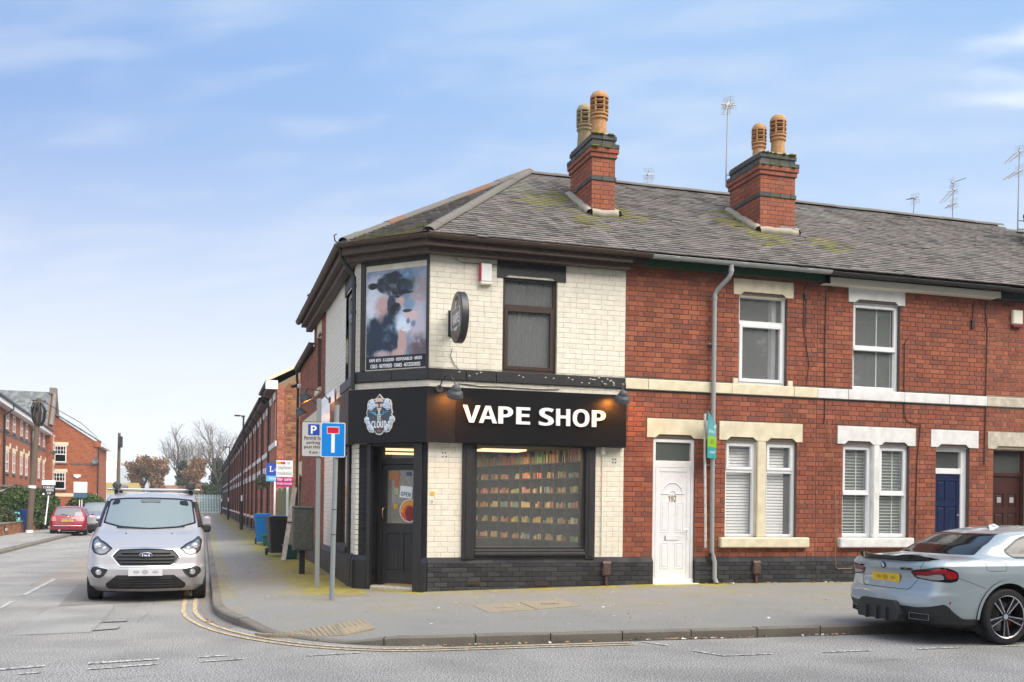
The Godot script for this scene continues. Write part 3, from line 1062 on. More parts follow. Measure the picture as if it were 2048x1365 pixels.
func lintel(f: Transform3D, x0: float, x1: float, y0: float, y1: float, cuts: Array, m: Material, parent: Node, called := "lintel") -> MeshInstance3D:
	var p := PackedVector2Array([Vector2(x0, y1), Vector2(x0, y0)])
	for c in cuts:
		p.append_array(PackedVector2Array([Vector2(c[0], y0), Vector2(c[0] + 0.075, y0 + 0.06), Vector2(c[1] - 0.075, y0 + 0.06), Vector2(c[1], y0)]))
	p.append_array(PackedVector2Array([Vector2(x1, y0), Vector2(x1, y1)]))
	var g := Geo.new()
	g.prism(p, -0.16, 0.014, f)
	for c in cuts:
		bar(g, f, c[0] - 0.01, y0 - 0.02, c[1] + 0.01, y0 + 0.065, -0.16, -0.045, 0.0)
	return wpart(called, g, m, parent)

func room(x0: float, y0: float, z0: float, x1: float, y1: float, z1: float, m: Material, parent: Node) -> void:
	var g := Geo.new()
	var t := 0.1
	g.box(Vector3(x0, y0, z0 - t), Vector3(x1, y1, z0))
	g.box(Vector3(x0 - t, y0, z0 - t), Vector3(x0, y1, z1))
	g.box(Vector3(x1, y0, z0 - t), Vector3(x1 + t, y1, z1))
	g.box(Vector3(x0 - t, y0 - t, z0 - t), Vector3(x1 + t, y0, z1))
	g.box(Vector3(x0 - t, y1, z0 - t), Vector3(x1 + t, y1 + t, z1))
	wpart("room", g, m, parent)

func gutter_run(a: Vector3, b: Vector3, m: Material, parent: Node, r := 0.06, joints := true) -> void:
	var g := Geo.new()
	var d := (b - a).normalized()
	var side := Vector3.UP.cross(d)
	var count := maxi(1, int(round(a.distance_to(b) / 1.8)))
	for k in 10:
		var t0 := PI + PI * k / 10.0
		var t1 := PI + PI * (k + 1) / 10.0
		var p := side * cos(t0) + Vector3.UP * sin(t0)
		var q := side * cos(t1) + Vector3.UP * sin(t1)
		g.t3(a + p * r, b + p * r, b + q * r, p, p, q)
		g.t3(a + p * r, b + q * r, a + q * r, p, q, q)
		g.t3(a + p * r * 0.9, b + p * r * 0.9, b + q * r * 0.9, -p, -p, -q)
		g.t3(a + p * r * 0.9, b + q * r * 0.9, a + q * r * 0.9, -p, -q, -q)
	for s in [-1.0, 1.0]:
		g.tube([a + side * s * r * 0.97, b + side * s * r * 0.97], r * 0.13, 6)
	for e in [a, b]:
		for k in 10:
			var t0 := PI + PI * k / 10.0
			var t1 := PI + PI * (k + 1) / 10.0
			g.tri(e, e + (side * cos(t0) + Vector3.UP * sin(t0)) * r, e + (side * cos(t1) + Vector3.UP * sin(t1)) * r, d * (-1.0 if e == a else 1.0))
	if joints:
		for i in range(0, count + 1):
			var c := a.lerp(b, (i + 0.35) / (count + 0.7))
			for k in 10:
				var t0 := PI + PI * k / 10.0
				var t1 := PI + PI * (k + 1) / 10.0
				var p := side * cos(t0) + Vector3.UP * sin(t0)
				var q := side * cos(t1) + Vector3.UP * sin(t1)
				g.t3(c - d * 0.05 + p * r * 1.12, c + d * 0.05 + p * r * 1.12, c + d * 0.05 + q * r * 1.12, p, p, q)
				g.t3(c - d * 0.05 + p * r * 1.12, c + d * 0.05 + q * r * 1.12, c - d * 0.05 + q * r * 1.12, p, q, q)
	wpart("gutter", g, m, parent)

func downpipe(pts: Array, r: float, m: Material, parent: Node, clips := []) -> void:
	var g := Geo.new()
	g.tube(pts, r, 12)
	for c in clips:
		g.cyl(c - Vector3(0, 0.03, 0), c + Vector3(0, 0.03, 0), r * 1.18, r * 1.18, 12)
	wpart("downpipe", g, m, parent)

const RED_TONES := [Color(0.399, 0.118, 0.063), Color(0.365, 0.106, 0.057), Color(0.342, 0.101, 0.057), Color(0.433, 0.132, 0.069), Color(0.376, 0.120, 0.069), Color(0.331, 0.102, 0.063), Color(0.456, 0.150, 0.081), Color(0.279, 0.094, 0.062)]
const BLUE_TONES := [Color(0.045, 0.047, 0.052), Color(0.055, 0.057, 0.062), Color(0.036, 0.038, 0.043), Color(0.07, 0.072, 0.076)]
const CREAM_TONES := [Color(0.81, 0.765, 0.65), Color(0.82, 0.775, 0.66), Color(0.79, 0.745, 0.63), Color(0.81, 0.765, 0.66)]
const BLACK_TONES := [Color(0.022, 0.022, 0.024), Color(0.027, 0.027, 0.029), Color(0.019, 0.019, 0.021)]
const ORANGE_TONES := [Color(0.38, 0.15, 0.06), Color(0.42, 0.19, 0.085), Color(0.33, 0.12, 0.06), Color(0.45, 0.23, 0.11), Color(0.25, 0.085, 0.05), Color(0.4, 0.16, 0.07)]

func plinth(f: Transform3D, x0: float, x1: float, y0: float, tones: Array, joint: Material, bricks: Material, parent: Node, most := 300) -> void:
	var g := Geo.new()
	slab(g, f, Rect2(x0, y0, x1 - x0, 0.615 - y0), [], 0.2, -0.043)
	g.x = f
	g.quad(Vector3(x0, 0.615, 0.043), Vector3(x1, 0.615, 0.043), Vector3(x1, 0.69, -0.006), Vector3(x0, 0.69, -0.006), Vector3(0, 1, 1))
	var base := wpart("plinth", g, joint, parent)
	var ff := f * Transform3D(Basis(), Vector3(0, 0, 0.05))
	set_bricks("brick", lay(ff, Rect2(x0, y0, x1 - x0, 0.61 - y0), [], 0.0865, "stretcher", tones.size()), tones, bricks, base, most, 0.06)
	var n := int(round((x1 - x0) / 0.232))
	var w := (x1 - x0) / n
	for i in n:
		g = Geo.new()
		g.x = f
		var a := x0 + w * i + 0.003
		var b := a + w - 0.006
		g.quad(Vector3(a, 0.61, 0.052), Vector3(b, 0.61, 0.052), Vector3(b, 0.695, -0.002), Vector3(a, 0.695, -0.002), Vector3(0, 1, 1))
		g.quad(Vector3(a, 0.61, 0.052), Vector3(b, 0.61, 0.052), Vector3(b, 0.595, 0.0515), Vector3(a, 0.595, 0.0515), Vector3(0, 0, 1))
		g.tint = tones[rng.randi() % tones.size()]
		g.col.resize(g.v.size())
		g.col.fill(g.tint)
		wpart("coping_brick", g, bricks, base)


var ff := frame(Vector3.ZERO, Vector3.RIGHT)
var fc := frame(Vector3(-1.05, 0, -1.05), Vector3(0.70711, 0, 0.70711))
var fs := frame(Vector3(-1.05, 0, -12.0), Vector3.BACK)
const CW := 1.485

func shop() -> void:
	var t := thing("corner_shop", "cream painted corner vape shop with black fascia and slate hipped roof", "shop", Vector3(0, 0.1, -1.5))
	var g: Geo
	var holes := [Rect2(0.59, 0.69, 2.39, 1.93), Rect2(1.27, 3.86, 0.98, 1.62), Rect2(-0.1, 2.64, 3.7, 0.86), Rect2(-0.1, 3.67, 3.7, 0.19), Rect2(1.16, 5.46, 1.24, 0.32)]
	g = Geo.new()
	slab(g, ff, Rect2(0, 0.6, 3.53, 5.3), [holes[0], holes[1]], 0.26, 0.004)
	var wall := wpart("front_wall", g, M.cream_joint, t)
	var list := lay(ff, Rect2(0, 0.69, 3.53, 5.14), holes, 0.0885, "mixed", 4, 0.006, 0.0015)
	set_bricks("brick", list, CREAM_TONES, M.paint_brick, wall, 300)
	plinth(ff, 0.0, 4.1, 0.12, BLUE_TONES, M.black_joint, M.brick, t)
	g = Geo.new()
	slab(g, fc, Rect2(0, 2.6, CW, 3.3), [], 0.26, 0.004)
	var cwall := wpart("corner_wall", g, M.cream_joint, t)
	g = Geo.new()
	slab(g, fc, Rect2(0, 0.05, CW, 2.55), [Rect2(0.25, 0.05, 1.135, 2.55)], 0.34, 0.004)
	wpart("corner_piers", g, M.black_joint, t)
	list = lay(fc, Rect2(0, 3.86, CW, 1.98), [Rect2(0.085, 3.8, 1.37, 1.97)], 0.0885, "stretcher", 4, 0.006, 0.0015)
	list.append_array(lay(fc, Rect2(0, 3.5, CW, 0.17), [], 0.085, "stretcher", 4, 0.006, 0.0015))
	list.append_array(lay(fc, Rect2(0, 0.69, 0.07, 1.94), [], 0.0885, "header", 4, 0.006, 0.0015))
	set_bricks("brick", list, CREAM_TONES, M.paint_brick, cwall, 90)
	list = lay(fc, Rect2(0.07, 0.1, 0.18, 2.52), [], 0.0885, "header", 3, 0.008, 0.002)
	list.append_array(lay(fc, Rect2(1.385, 0.1, 0.1, 2.52), [], 0.0885, "header", 3, 0.008, 0.002))
	var rv := fc * frame(Vector3(0.25, 0, 0.0), Vector3.FORWARD)
	list.append_array(lay(rv, Rect2(0.0, 0.1, 0.32, 2.52), [], 0.0885, "stretcher", 3, 0.008, 0.002))
	set_bricks("dark_brick", list, BLACK_TONES, M.brick, cwall, 120, 0.06)
	for p in [[0.0, 0.25], [1.385, CW + 0.02]]:
		g = Geo.new()
		g.x = fc
		g.box(Vector3(p[0] - 0.01, 0.05, -0.02), Vector3(p[1], 0.62, 0.05), 0.012)
		g.quad(Vector3(p[0] - 0.01, 0.62, 0.04), Vector3(p[1], 0.62, 0.04), Vector3(p[1], 0.69, 0.004), Vector3(p[0] - 0.01, 0.69, 0.004), Vector3(0, 1, 1))
		wpart("corner_plinth", g, M.black_paint, t)
	shop_door(t)
	var sh := [Rect2(8.4, 0.72, 2.0, 1.9), Rect2(9.4, 3.86, 1.0, 1.62), Rect2(4.5, 4.22, 0.72, 1.25), Rect2(0.05, 0.2, 0.65, 2.1)]
	g = Geo.new()
	slab(g, fs, Rect2(0, 0.05, 3.6, 5.25), [sh[3]], 0.26, 0.004)
	slab(g, fs, Rect2(3.6, 0.05, 7.35, 5.85), [sh[0], sh[1], sh[2]], 0.26, 0.004)
	var swall := wpart("side_wall", g, M.mortar, t)
	var sk := sh.duplicate()
	sk.append_array([Rect2(8.3, 2.64, 2.7, 0.85), Rect2(8.9, 3.67, 2.2, 0.19), Rect2(9.3, 5.46, 1.2, 0.32), Rect2(4.4, 5.45, 0.92, 0.3), Rect2(4.4, 4.08, 0.92, 0.14), Rect2(0.9, 3.45, 3.9, 0.3), Rect2(-0.05, 2.3, 0.85, 0.4)])
	g = Geo.new()
	slab(g, fs, Rect2(6.1, 0.6, 4.85, 5.3), [sh[0], sh[1]], 0.05, 0.0035)
	wpart("cream_render", g, M.cream_joint, swall)
	set_bricks("cream_brick", lay(fs, Rect2(6.1, 0.69, 4.85, 5.14), sk, 0.0885, "stretcher", 4, 0.006, 0.0015), CREAM_TONES, M.paint_brick, swall, 120, 0.05)
	list = lay(fs, Rect2(3.6, 0.1, 2.5, 5.75), sk, 0.0885, "flemish", 8)
	list.append_array(lay(fs, Rect2(0, 0.1, 3.6, 5.15), sk, 0.0885, "flemish", 8))
	set_bricks("red_brick", list, RED_TONES, M.brick, swall, 120)
	g = Geo.new()
	g.x = fs
	g.box(Vector3(6.1, 0.05, -0.05), Vector3(10.96, 0.6, 0.045), 0.008)
	g.quad(Vector3(6.1, 0.6, 0.045), Vector3(10.96, 0.6, 0.045), Vector3(10.96, 0.69, 0.003), Vector3(6.1, 0.69, 0.003), Vector3(0, 1, 1))
	wpart("side_plinth", g, M.black_paint, t)
	g = Geo.new()
	g.x = fs
	g.box(Vector3(2.5, 0.05, -0.05), Vector3(6.1, 0.6, 0.035), 0.008)
	g.quad(Vector3(2.5, 0.6, 0.035), Vector3(6.1, 0.6, 0.035), Vector3(6.1, 0.66, 0.003), Vector3(2.5, 0.66, 0.003), Vector3(0, 1, 1))
	wpart("rear_plinth", g, worn(mt(0.12, 0.085, 0.07, 0.9), fine, 2.0), t)
	window(fs, 9.4, 3.88, 10.4, 5.5, "casement", M.grey_plastic, t, -0.06)
	lintel(fs, 9.3, 10.5, 5.46, 5.78, [[9.45, 10.35]], M.black_paint, t)
	g = Geo.new()
	bar(g, fs, 4.5, 4.22, 5.22, 5.47, -0.14, -0.09)
	wpart("blocked_window", g, M.brown_wood, t)
	lintel(fs, 4.4, 5.32, 5.45, 5.75, [[4.52, 5.2]], M.cream_stone, t)
	g = Geo.new()
	bar(g, fs, 4.4, 4.08, 5.32, 4.22, -0.1, 0.06, 0.012)
	wpart("sill", g, M.cream_stone, t)
	lintel(fs, 0.9, 4.8, 3.45, 3.75, [], M.cream_stone, t)
	lintel(fs, -0.02, 0.8, 2.3, 2.7, [[0.08, 0.68]], M.cream_stone, t)
	g = Geo.new()
	bar(g, fs, 0.05, 0.2, 0.7, 2.32, -0.2, -0.15)
	wpart("side_door", g, M.brown_wood, t)
	g = Geo.new()
	ring(g, fs, 8.4, 0.72, 10.4, 2.62, 0.1, -0.1, 0.03)
	bar(g, fs, 10.18, 0.6, 10.4, 2.62, -0.05, 0.05)
	bar(g, fs, 9.9, 0.8, 9.96, 2.6, -0.08, 0.01)
	bar(g, fs, 8.35, 0.7, 10.3, 0.8, -0.05, 0.09)
	var sw := wpart("side_shop_window", g, M.black_paint, t)
	pane(fs, 8.48, 0.8, 10.3, 2.55, -0.06, sw, M.dark_glass)
	for q in [[ff, 0.0, 0.63], [ff, 0.63, 1.16], [ff, 1.16, 3.1], [ff, 3.1, 3.53], [fc, 0.0, 0.75], [fc, 0.75, CW], [fs, 8.9, 9.9], [fs, 9.9, 10.95]]:
		g = Geo.new()
		var a: float = q[1] + (0.0 if q[1] > 0.01 else -0.012)
		bar(g, q[0], a + 0.002, 3.67, q[2] - 0.002 + (0.014 if q[0] == fc and q[2] == CW else 0.0), 3.86, -0.05, 0.038, 0.01)
		wpart("string_course", g, M.black_paint, t)
	g = Geo.new()
	for i in 26:
		var u := rng.randf_range(0.1, 3.5) if i % 2 == 0 else rng.randf_range(2.5, 3.5)
		var y := rng.randf_range(3.72, 3.84)
		var c := Vector3(u, y, 0.0395)
		var n := 5
		for k in n:
			var a0 := TAU * k / n
			var a1 := TAU * (k + 1) / n
			g.tri(c, c + Vector3(cos(a0) * 0.02, sin(a0) * 0.009, 0), c + Vector3(cos(a1) * 0.02, sin(a1) * 0.009, 0), Vector3.BACK)
	wpart("paint_chips", g, M.cream, t, "stuff")
	lintel(ff, 1.16, 2.40, 5.46, 5.78, [[1.29, 2.23]], M.black_paint, t)
	var w := window(ff, 1.27, 3.87, 2.25, 5.5, "low_casement", M.brown_wood, t, -0.06)
	for s in [[1.3, 1.72], [1.76, 2.22]]:
		g = Geo.new()
		for k in 26:
			var u0 := lerpf(s[0], s[1], k / 26.0)
			var u1 := lerpf(s[0], s[1], (k + 1) / 26.0)
			g.quad(Vector3(u0, 3.9, -0.3 + sin(k * 1.3) * 0.03), Vector3(u1, 3.9, -0.3 + sin((k + 1) * 1.3) * 0.03), Vector3(u1, 5.5, -0.3 + sin((k + 1) * 1.3) * 0.03), Vector3(u0, 5.5, -0.3 + sin(k * 1.3) * 0.03), Vector3.BACK)
		wpart("curtain", g, M.curtain, w)
	g = Geo.new()
	bar(g, ff, 0.59, 0.66, 0.80, 2.63, -0.06, 0.055, 0.01)
	bar(g, ff, 2.80, 0.66, 2.98, 2.63, -0.06, 0.055, 0.01)
	bar(g, ff, 0.64, 0.7, 0.74, 2.63, 0.05, 0.068, 0.008)
	bar(g, ff, 2.85, 0.7, 2.94, 2.63, 0.05, 0.068, 0.008)
	bar(g, ff, 0.8, 0.72, 2.8, 0.78, -0.06, 0.075, 0.012)
	bar(g, ff, 0.8, 0.775, 2.8, 0.83, -0.06, 0.05, 0.012)
	bar(g, ff, 0.8, 0.66, 2.8, 0.725, -0.06, 0.03, 0.012)
	ring(g, ff, 0.79, 0.82, 2.81, 2.66, 0.055, -0.12, 0.0)
	var shopw := wpart("shop_window", g, M.black_paint, t)
	pane(ff, 0.84, 0.87, 2.76, 2.64, -0.05, shopw)
	var fo := 0.15
	g = Geo.new()
	var path := [Vector2(3.5, fo), Vector2(-0.062, fo), Vector2(-1.2, -0.988), Vector2(-1.2, -3.7)]
	var inner := [Vector2(3.5, 0.0), Vector2(0.0, 0.0), Vector2(-1.05, -1.05), Vector2(-1.05, -3.7)]
	for i in 3:
		var a := v3(path[i], 0)
		var b := v3(path[i + 1], 0)
		var n := Vector3.UP.cross(b - a)
		if n.dot(v3(path[i] - inner[i], 0)) < 0.0: n = -n
		var lo := Vector3(0, 2.62, 0)
		var hi := Vector3(0, 3.54, 0)
		g.quad(a + lo, b + lo, b + hi, a + hi, n)
		var ia := v3(inner[i], 0)
		var ib := v3(inner[i + 1], 0)
		g.quad(a + hi, b + hi, ib + hi, ia + hi, Vector3.UP)
		g.quad(a + lo, b + lo, ib + lo, ia + lo, Vector3.DOWN)
	g.quad(Vector3(3.5, 2.62, 0), Vector3(3.5, 2.62, fo), Vector3(3.5, 3.54, fo), Vector3(3.5, 3.54, 0), Vector3.RIGHT)
	g.quad(Vector3(-1.05, 2.62, -3.7), Vector3(-1.2, 2.62, -3.7), Vector3(-1.2, 3.54, -3.7), Vector3(-1.05, 3.54, -3.7), Vector3.FORWARD)
	var fascia := wpart("fascia", g, M.fascia_dull, t)
	g = Geo.new()
	g.box(Vector3(0.43, 2.622, fo + 0.002), Vector3(3.502, 3.538, fo + 0.012), 0.003)
	wpart("fascia_panel", g, M.fascia, fascia)
	var m := mt(0.85, 0.85, 0.86, 0.35)
	var x := 0.545
	for c in [["V", 0.545, 0.30], ["A", 0.825, 0.31], ["P", 1.16, 0.255], ["E", 1.475, 0.245], ["S", 1.88, 0.265], ["H", 2.19, 0.255], ["O", 2.495, 0.30], ["P", 2.845, 0.255]]:
		letters("letter", c[0], frame(Vector3(c[1] + c[2] / 2 - origin_of(fascia).x, 3.105 - origin_of(fascia).y, fo + 0.012 - origin_of(fascia).z), Vector3.RIGHT), c[2], 0.305 if c[0] in ["S", "O"] else 0.29, 0.03, m, fascia, "Droid Sans", 700)
	eaves_and_roof(t)
	shop_inside(t)
	wires(t)
	g = Geo.new()
	g.box(Vector3(-0.8, 0.0, -8.6), Vector3(3.4, 5.9, -8.4))
	g.box(Vector3(-0.8, 0.0, -12.0), Vector3(2.2, 5.3, -11.8))
	g.box(Vector3(2.0, 0.0, -11.8), Vector3(2.2, 5.3, -8.6))
	wpart("rear_walls", g, M.mortar, t)
	g = Geo.new()
	g.quad(Vector3(-1.2, 5.3, -12.1), Vector3(-1.2, 5.3, -8.3), Vector3(0.6, 6.3, -8.3), Vector3(0.6, 6.3, -12.1), Vector3(-1, 2, 0))
	g.quad(Vector3(2.4, 5.3, -12.1), Vector3(2.4, 5.3, -8.3), Vector3(0.6, 6.3, -8.3), Vector3(0.6, 6.3, -12.1), Vector3(1, 2, 0))
	g.tri(Vector3(-1.2, 5.3, -12.0), Vector3(2.4, 5.3, -12.0), Vector3(0.6, 6.3, -12.0), Vector3.FORWARD)
	wpart("rear_roof", g, M.ridge, t)
	gutter_run(Vector3(-1.15, 5.3, -12.1), Vector3(-1.15, 5.4, -7.9), M.brown_gutter, t, 0.07)
	downpipe([Vector3(-1.15, 5.25, -12.0), Vector3(-1.14, 5.0, -12.0), Vector3(-1.11, 4.7, -12.02), Vector3(-1.11, 0.2, -12.02)], 0.035, M.black_plastic, t)
	chimney(t, Vector3(-0.35, 5.4, -11.3), 0.5, 0.5, 6.3, [], M.brick)

func shop_door(t: Node3D) -> void:
	var z := -0.3
	var g := Geo.new()
	bar(g, fc, 0.25, 0.1, 0.33, 2.62, -0.05, 0.03)
	bar(g, fc, 1.215, 0.1, 1.385, 2.62, -0.34, 0.03)
	bar(g, fc, 0.29, 0.17, 0.37, 2.62, z - 0.06, z + 0.06)
	bar(g, fc, 0.36, 2.27, 1.22, 2.37, z - 0.06, z + 0.05)
	bar(g, fc, 0.25, 2.57, 1.385, 2.66, -0.36, -0.0)
	wpart("door_frame", g, M.black_paint, t)
	pane(fc, 0.37, 2.37, 1.22, 2.57, z, t, M.glass, "fanlight")
	g = Geo.new()
	var d0 := 0.37
	var d1 := 1.215
	var zf := z + 0.025
	bar(g, fc, d0, 0.2, d0 + 0.1, 2.265, z - 0.025, zf)
	bar(g, fc, d1 - 0.1, 0.2, d1, 2.265, z - 0.025, zf)
	bar(g, fc, d0 + 0.09, 2.17, d1 - 0.09, 2.264, z - 0.024, zf - 0.001)
	bar(g, fc, d0 + 0.09, 1.08, d1 - 0.09, 1.25, z - 0.024, zf - 0.001)
	bar(g, fc, d0 + 0.09, 0.21, d1 - 0.09, 0.42, z - 0.024, zf - 0.001)
	bar(g, fc, 0.75, 0.41, 0.83, 1.09, z - 0.024, zf - 0.002)
	bar(g, fc, d0 + 0.09, 0.4, d1 - 0.09, 1.1, z - 0.02, z + 0.008)
	var door := wpart("door", g, M.black_paint, t)
	for p in [[d0 + 0.13, 0.72], [0.86, d1 - 0.13]]:
		g = Geo.new()
		bar(g, fc, p[0], 0.45, p[1], 1.05, z, z + 0.016, 0.012)
		wpart("door_panel", g, M.black_paint, door)
	pane(fc, d0 + 0.1, 1.25, d1 - 0.1, 2.17, z + 0.004, door)
	g = Geo.new()
	g.x = fc
	g.tube([Vector3(d0 + 0.05, 1.32, zf), Vector3(d0 + 0.05, 1.34, zf + 0.05), Vector3(d0 + 0.05, 1.42, zf + 0.06), Vector3(d0 + 0.05, 1.5, zf + 0.05), Vector3(d0 + 0.05, 1.52, zf)], 0.011, 8)
	wpart("door_handle", g, mt(0.5, 0.36, 0.2, 0.3, 0.9), door)
	g = Geo.new()
	bar(g, fc, 0.24, 0.02, 1.23, 0.175, -0.36, 0.0, 0.02)
	wpart("door_step", g, worn(mt(0.62, 0.56, 0.44, 0.8), blotch, 2.0), t)
	var sz := z + 0.008
	var f2 := fc * Transform3D(Basis(Vector3.BACK, -0.1), Vector3(0.86, 1.79, sz + 0.004))
	g = Geo.new()
	bar(g, f2, -0.125, -0.1, 0.125, 0.1, 0, 0.004, 0.0)
	var sg := solo("open_sign", g, mt(0.75, 0.8, 0.83, 0.4), "pale tilted OPEN sign hung inside the glass of the black shop door", "sign")
	letters("lettering", "OPEN", f2 * frame(Vector3(0, -0.035, 0.006), Vector3.RIGHT), 0.2, 0.075, 0.002, mt(0.03, 0.1, 0.16, 0.5), sg, "Droid Sans", 700)
	g = Geo.new()
	g.tube([f2 * Vector3(-0.09, 0.1, 0), fc * Vector3(0.86, 2.05, sz + 0.003), f2 * Vector3(0.09, 0.1, 0)], 0.003, 5)
	part("string", g, M.cream, sg)
	var blob := func(cx: float, cy: float, rx: float, ry: float, n: int, amp: float, ph: float) -> PackedVector2Array:
		var p := PackedVector2Array()
		for k in n * 4:
			var a := TAU * k / (n * 4.0)
			var rr := 1.0 + amp * absf(sin(a * n / 2.0 + ph))
			p.append(Vector2(cx + cos(a) * rx * rr, cy + sin(a) * ry * rr))
		return p
	g = Geo.new()
	g.prism(blob.call(0.93, 1.47, 0.19, 0.185, 22, 0.08, 0.0), sz, sz + 0.002, fc)
	sg = solo("flame_sticker", g, M.white, "round flame patterned sticker with white edge on the shop door glass", "sticker")
	g = Geo.new()
	g.prism(blob.call(0.93, 1.47, 0.178, 0.173, 22, 0.08, 0.0), sz + 0.002, sz + 0.004, fc)
	part("flames", g, mt(0.55, 0.1, 0.02, 0.5), sg)
	g = Geo.new()
	for k in 13:
		var a := -0.35 + k * 0.29
		g.prism(blob.call(0.93 + cos(a) * 0.145, 1.47 + sin(a) * 0.135, 0.022, 0.03, 5, 0.4, k), sz + 0.004, sz + 0.005, fc)
	part("flame_tips", g, mt(0.75, 0.36, 0.03, 0.5), sg)
	g = Geo.new()
	g.prism(blob.call(0.94, 1.42, 0.085, 0.125, 3, 0.1, 0.4), sz + 0.005, sz + 0.007, fc)
	part("red_centre", g, mt(0.22, 0.01, 0.015, 0.5), sg)
	g = Geo.new()
	for p in [[0.5, 2.0, 0.72, 2.15, Color(0.4, 0.17, 0.08)], [0.62, 1.88, 0.7, 1.99, Color(0.5, 0.12, 0.03)], [0.62, 1.74, 0.7, 1.85, Color(0.35, 0.4, 0.2)], [0.6, 1.5, 0.69, 1.58, Color(0.5, 0.3, 0.04)], [0.86, 2.07, 0.97, 2.14, Color(0.06, 0.09, 0.16)]]:
		g.tint = p[4]
		bar(g, fc, p[0], p[1], p[2], p[3], sz, sz + 0.002, 0.0)
	var pm := mt(1, 1, 1, 0.5)
	pm.vertex_color_use_as_albedo = true
	solo("door_notices", g, pm, "small faded notices stuck on the upper glass of the shop door", "notice", Vector3.ZERO, "", "stuff")

func eaves_and_roof(t: Node3D) -> void:
	var g := Geo.new()
	var pts := [Vector2(3.53, 0.3), Vector2(-0.124, 0.3), Vector2(-1.35, -0.926), Vector2(-1.35, -8.5)]
	var wal := [Vector2(3.53, 0.0), Vector2(0, 0), Vector2(-1.05, -1.05), Vector2(-1.05, -8.5)]
	for i in 3:
		for q in [[0.0, 1.0, 5.84, 5.98], [0.12, 0.62, 5.74, 5.845]]:
			var o := []
			for k in [i, i + 1]:
				o.append([v3(wal[k].lerp(pts[k], q[0]), 0), v3(wal[k].lerp(pts[k], q[1]), 0)])
			var n: Vector3 = v3(pts[i] - wal[i], 0) if i != 1 else Vector3(-1, 0, 1)
			var lo := Vector3(0, q[2], 0)
			var hi := Vector3(0, q[3], 0)
			g.quad(o[0][1] + lo, o[1][1] + lo, o[1][1] + hi, o[0][1] + hi, n)
			g.quad(o[0][0] + lo, o[1][0] + lo, o[1][1] + lo, o[0][1] + lo, Vector3.DOWN)
	wpart("eaves_board", g, M.brown_gutter, t)
	gutter_run(Vector3(-0.14, 6.0, 0.36), Vector3(3.87, 5.99, 0.36), M.brown_gutter, t, 0.062)
	gutter_run(Vector3(-1.4, 6.02, -0.9), Vector3(-0.14, 6.0, 0.36), M.brown_gutter, t, 0.062)
	gutter_run(Vector3(-1.41, 5.98, -8.6), Vector3(-1.41, 6.02, -0.88), M.brown_gutter, t, 0.066)
	downpipe([Vector3(-1.36, 5.95, -0.98), Vector3(-1.34, 5.8, -1.0), Vector3(-1.2, 5.62, -1.02), Vector3(-1.12, 5.5, -1.03), Vector3(-1.12, 3.56, -1.03)], 0.038, M.black_plastic, t, [Vector3(-1.12, 5.35, -1.03), Vector3(-1.12, 4.9, -1.03)])
	downpipe([Vector3(-1.11, 0.72, -1.0), Vector3(-1.16, 0.62, -0.98), Vector3(-1.18, 0.16, -0.97)], 0.034, M.black_plastic, t)
	var a := Vector3(-0.145, 6.03, 0.35)
	var b := Vector3(-1.4, 6.03, -0.905)
	var apex := Vector3(2.95, 8.64, -4.0)
	g = Geo.new()
	var dn := Vector3(0, -0.02, 0)
	g.quad(a + dn, Vector3(3.53, 6.01, 0.35), Vector3(3.53, 8.62, -4.0), apex + dn, Vector3(0, 1, 1))
	g.tri(a + dn, b + dn, apex + dn, Vector3(-1, 1, 1))
	g.tri(b + dn, Vector3(-1.4, 6.01, -8.9), apex + dn, Vector3(-1, 1, 0))
	g.quad(Vector3(-1.4, 6.01, -8.9), Vector3(3.53, 6.01, -8.35), Vector3(3.53, 8.62, -4.0), apex + dn, Vector3(0, 1, -1))
	var roof := wpart("roof", g, M.ridge, t)
	var up := Vector3(0, 0.5145, -0.8575)
	var fr := Transform3D(Basis(Vector3.RIGHT, up, Vector3.RIGHT.cross(up)), Vector3(0, 6.03, 0.35))
	var moss := [[2.6, -2.2, 0.9, 1.0, 0], [3.3, -1.2, 0.7, 1.0, 0], [2.3, -3.2, 1.0, 0.7, 1]]
	slates("slate", fr, PackedVector2Array([Vector2(-0.145, -0.05), Vector2(3.53, -0.05), Vector2(3.53, 5.073), Vector2(2.95, 5.073)]), 0.125, 0.2, roof, 230, moss)
	var xc := (a - b).normalized()
	var uc := (apex - (a + b) / 2).normalized()
	var fch := Transform3D(Basis(xc, uc, xc.cross(uc)), b)
	slates("corner_slate", fch, PackedVector2Array([Vector2(0, -0.05), Vector2(1.775, -0.05), Vector2(0.8875, 5.87)]), 0.125, 0.2, roof, 70, [[-0.7, -0.2, 0.8, 1.0, 0]])
	var us := Vector3(0.8575, 0.5145, 0)
	var fsd := Transform3D(Basis(Vector3.BACK, us, Vector3.BACK.cross(us)), Vector3(-1.4, 6.03, -8.905))
	slates("side_slate", fsd, PackedVector2Array([Vector2(0, -0.05), Vector2(8.0, -0.05), Vector2(4.905, 5.073)]), 0.125, 0.2, roof, 0)
	ridge_tiles(a + Vector3(0.02, 0.03, 0), apex + Vector3(0, 0.04, 0), [M.ridge], roof, 0.4, 0.125)
	ridge_tiles(b + Vector3(0.06, 0.05, 0.0), apex + Vector3(0, 0.05, 0), [M.ridge, M.red_ridge, M.ridge], roof, 0.4, 0.125)
	ridge_tiles(apex + Vector3(-0.05, 0.0, 0), Vector3(3.53, 8.64, -4.0), [M.ridge], roof, 0.42, 0.15)
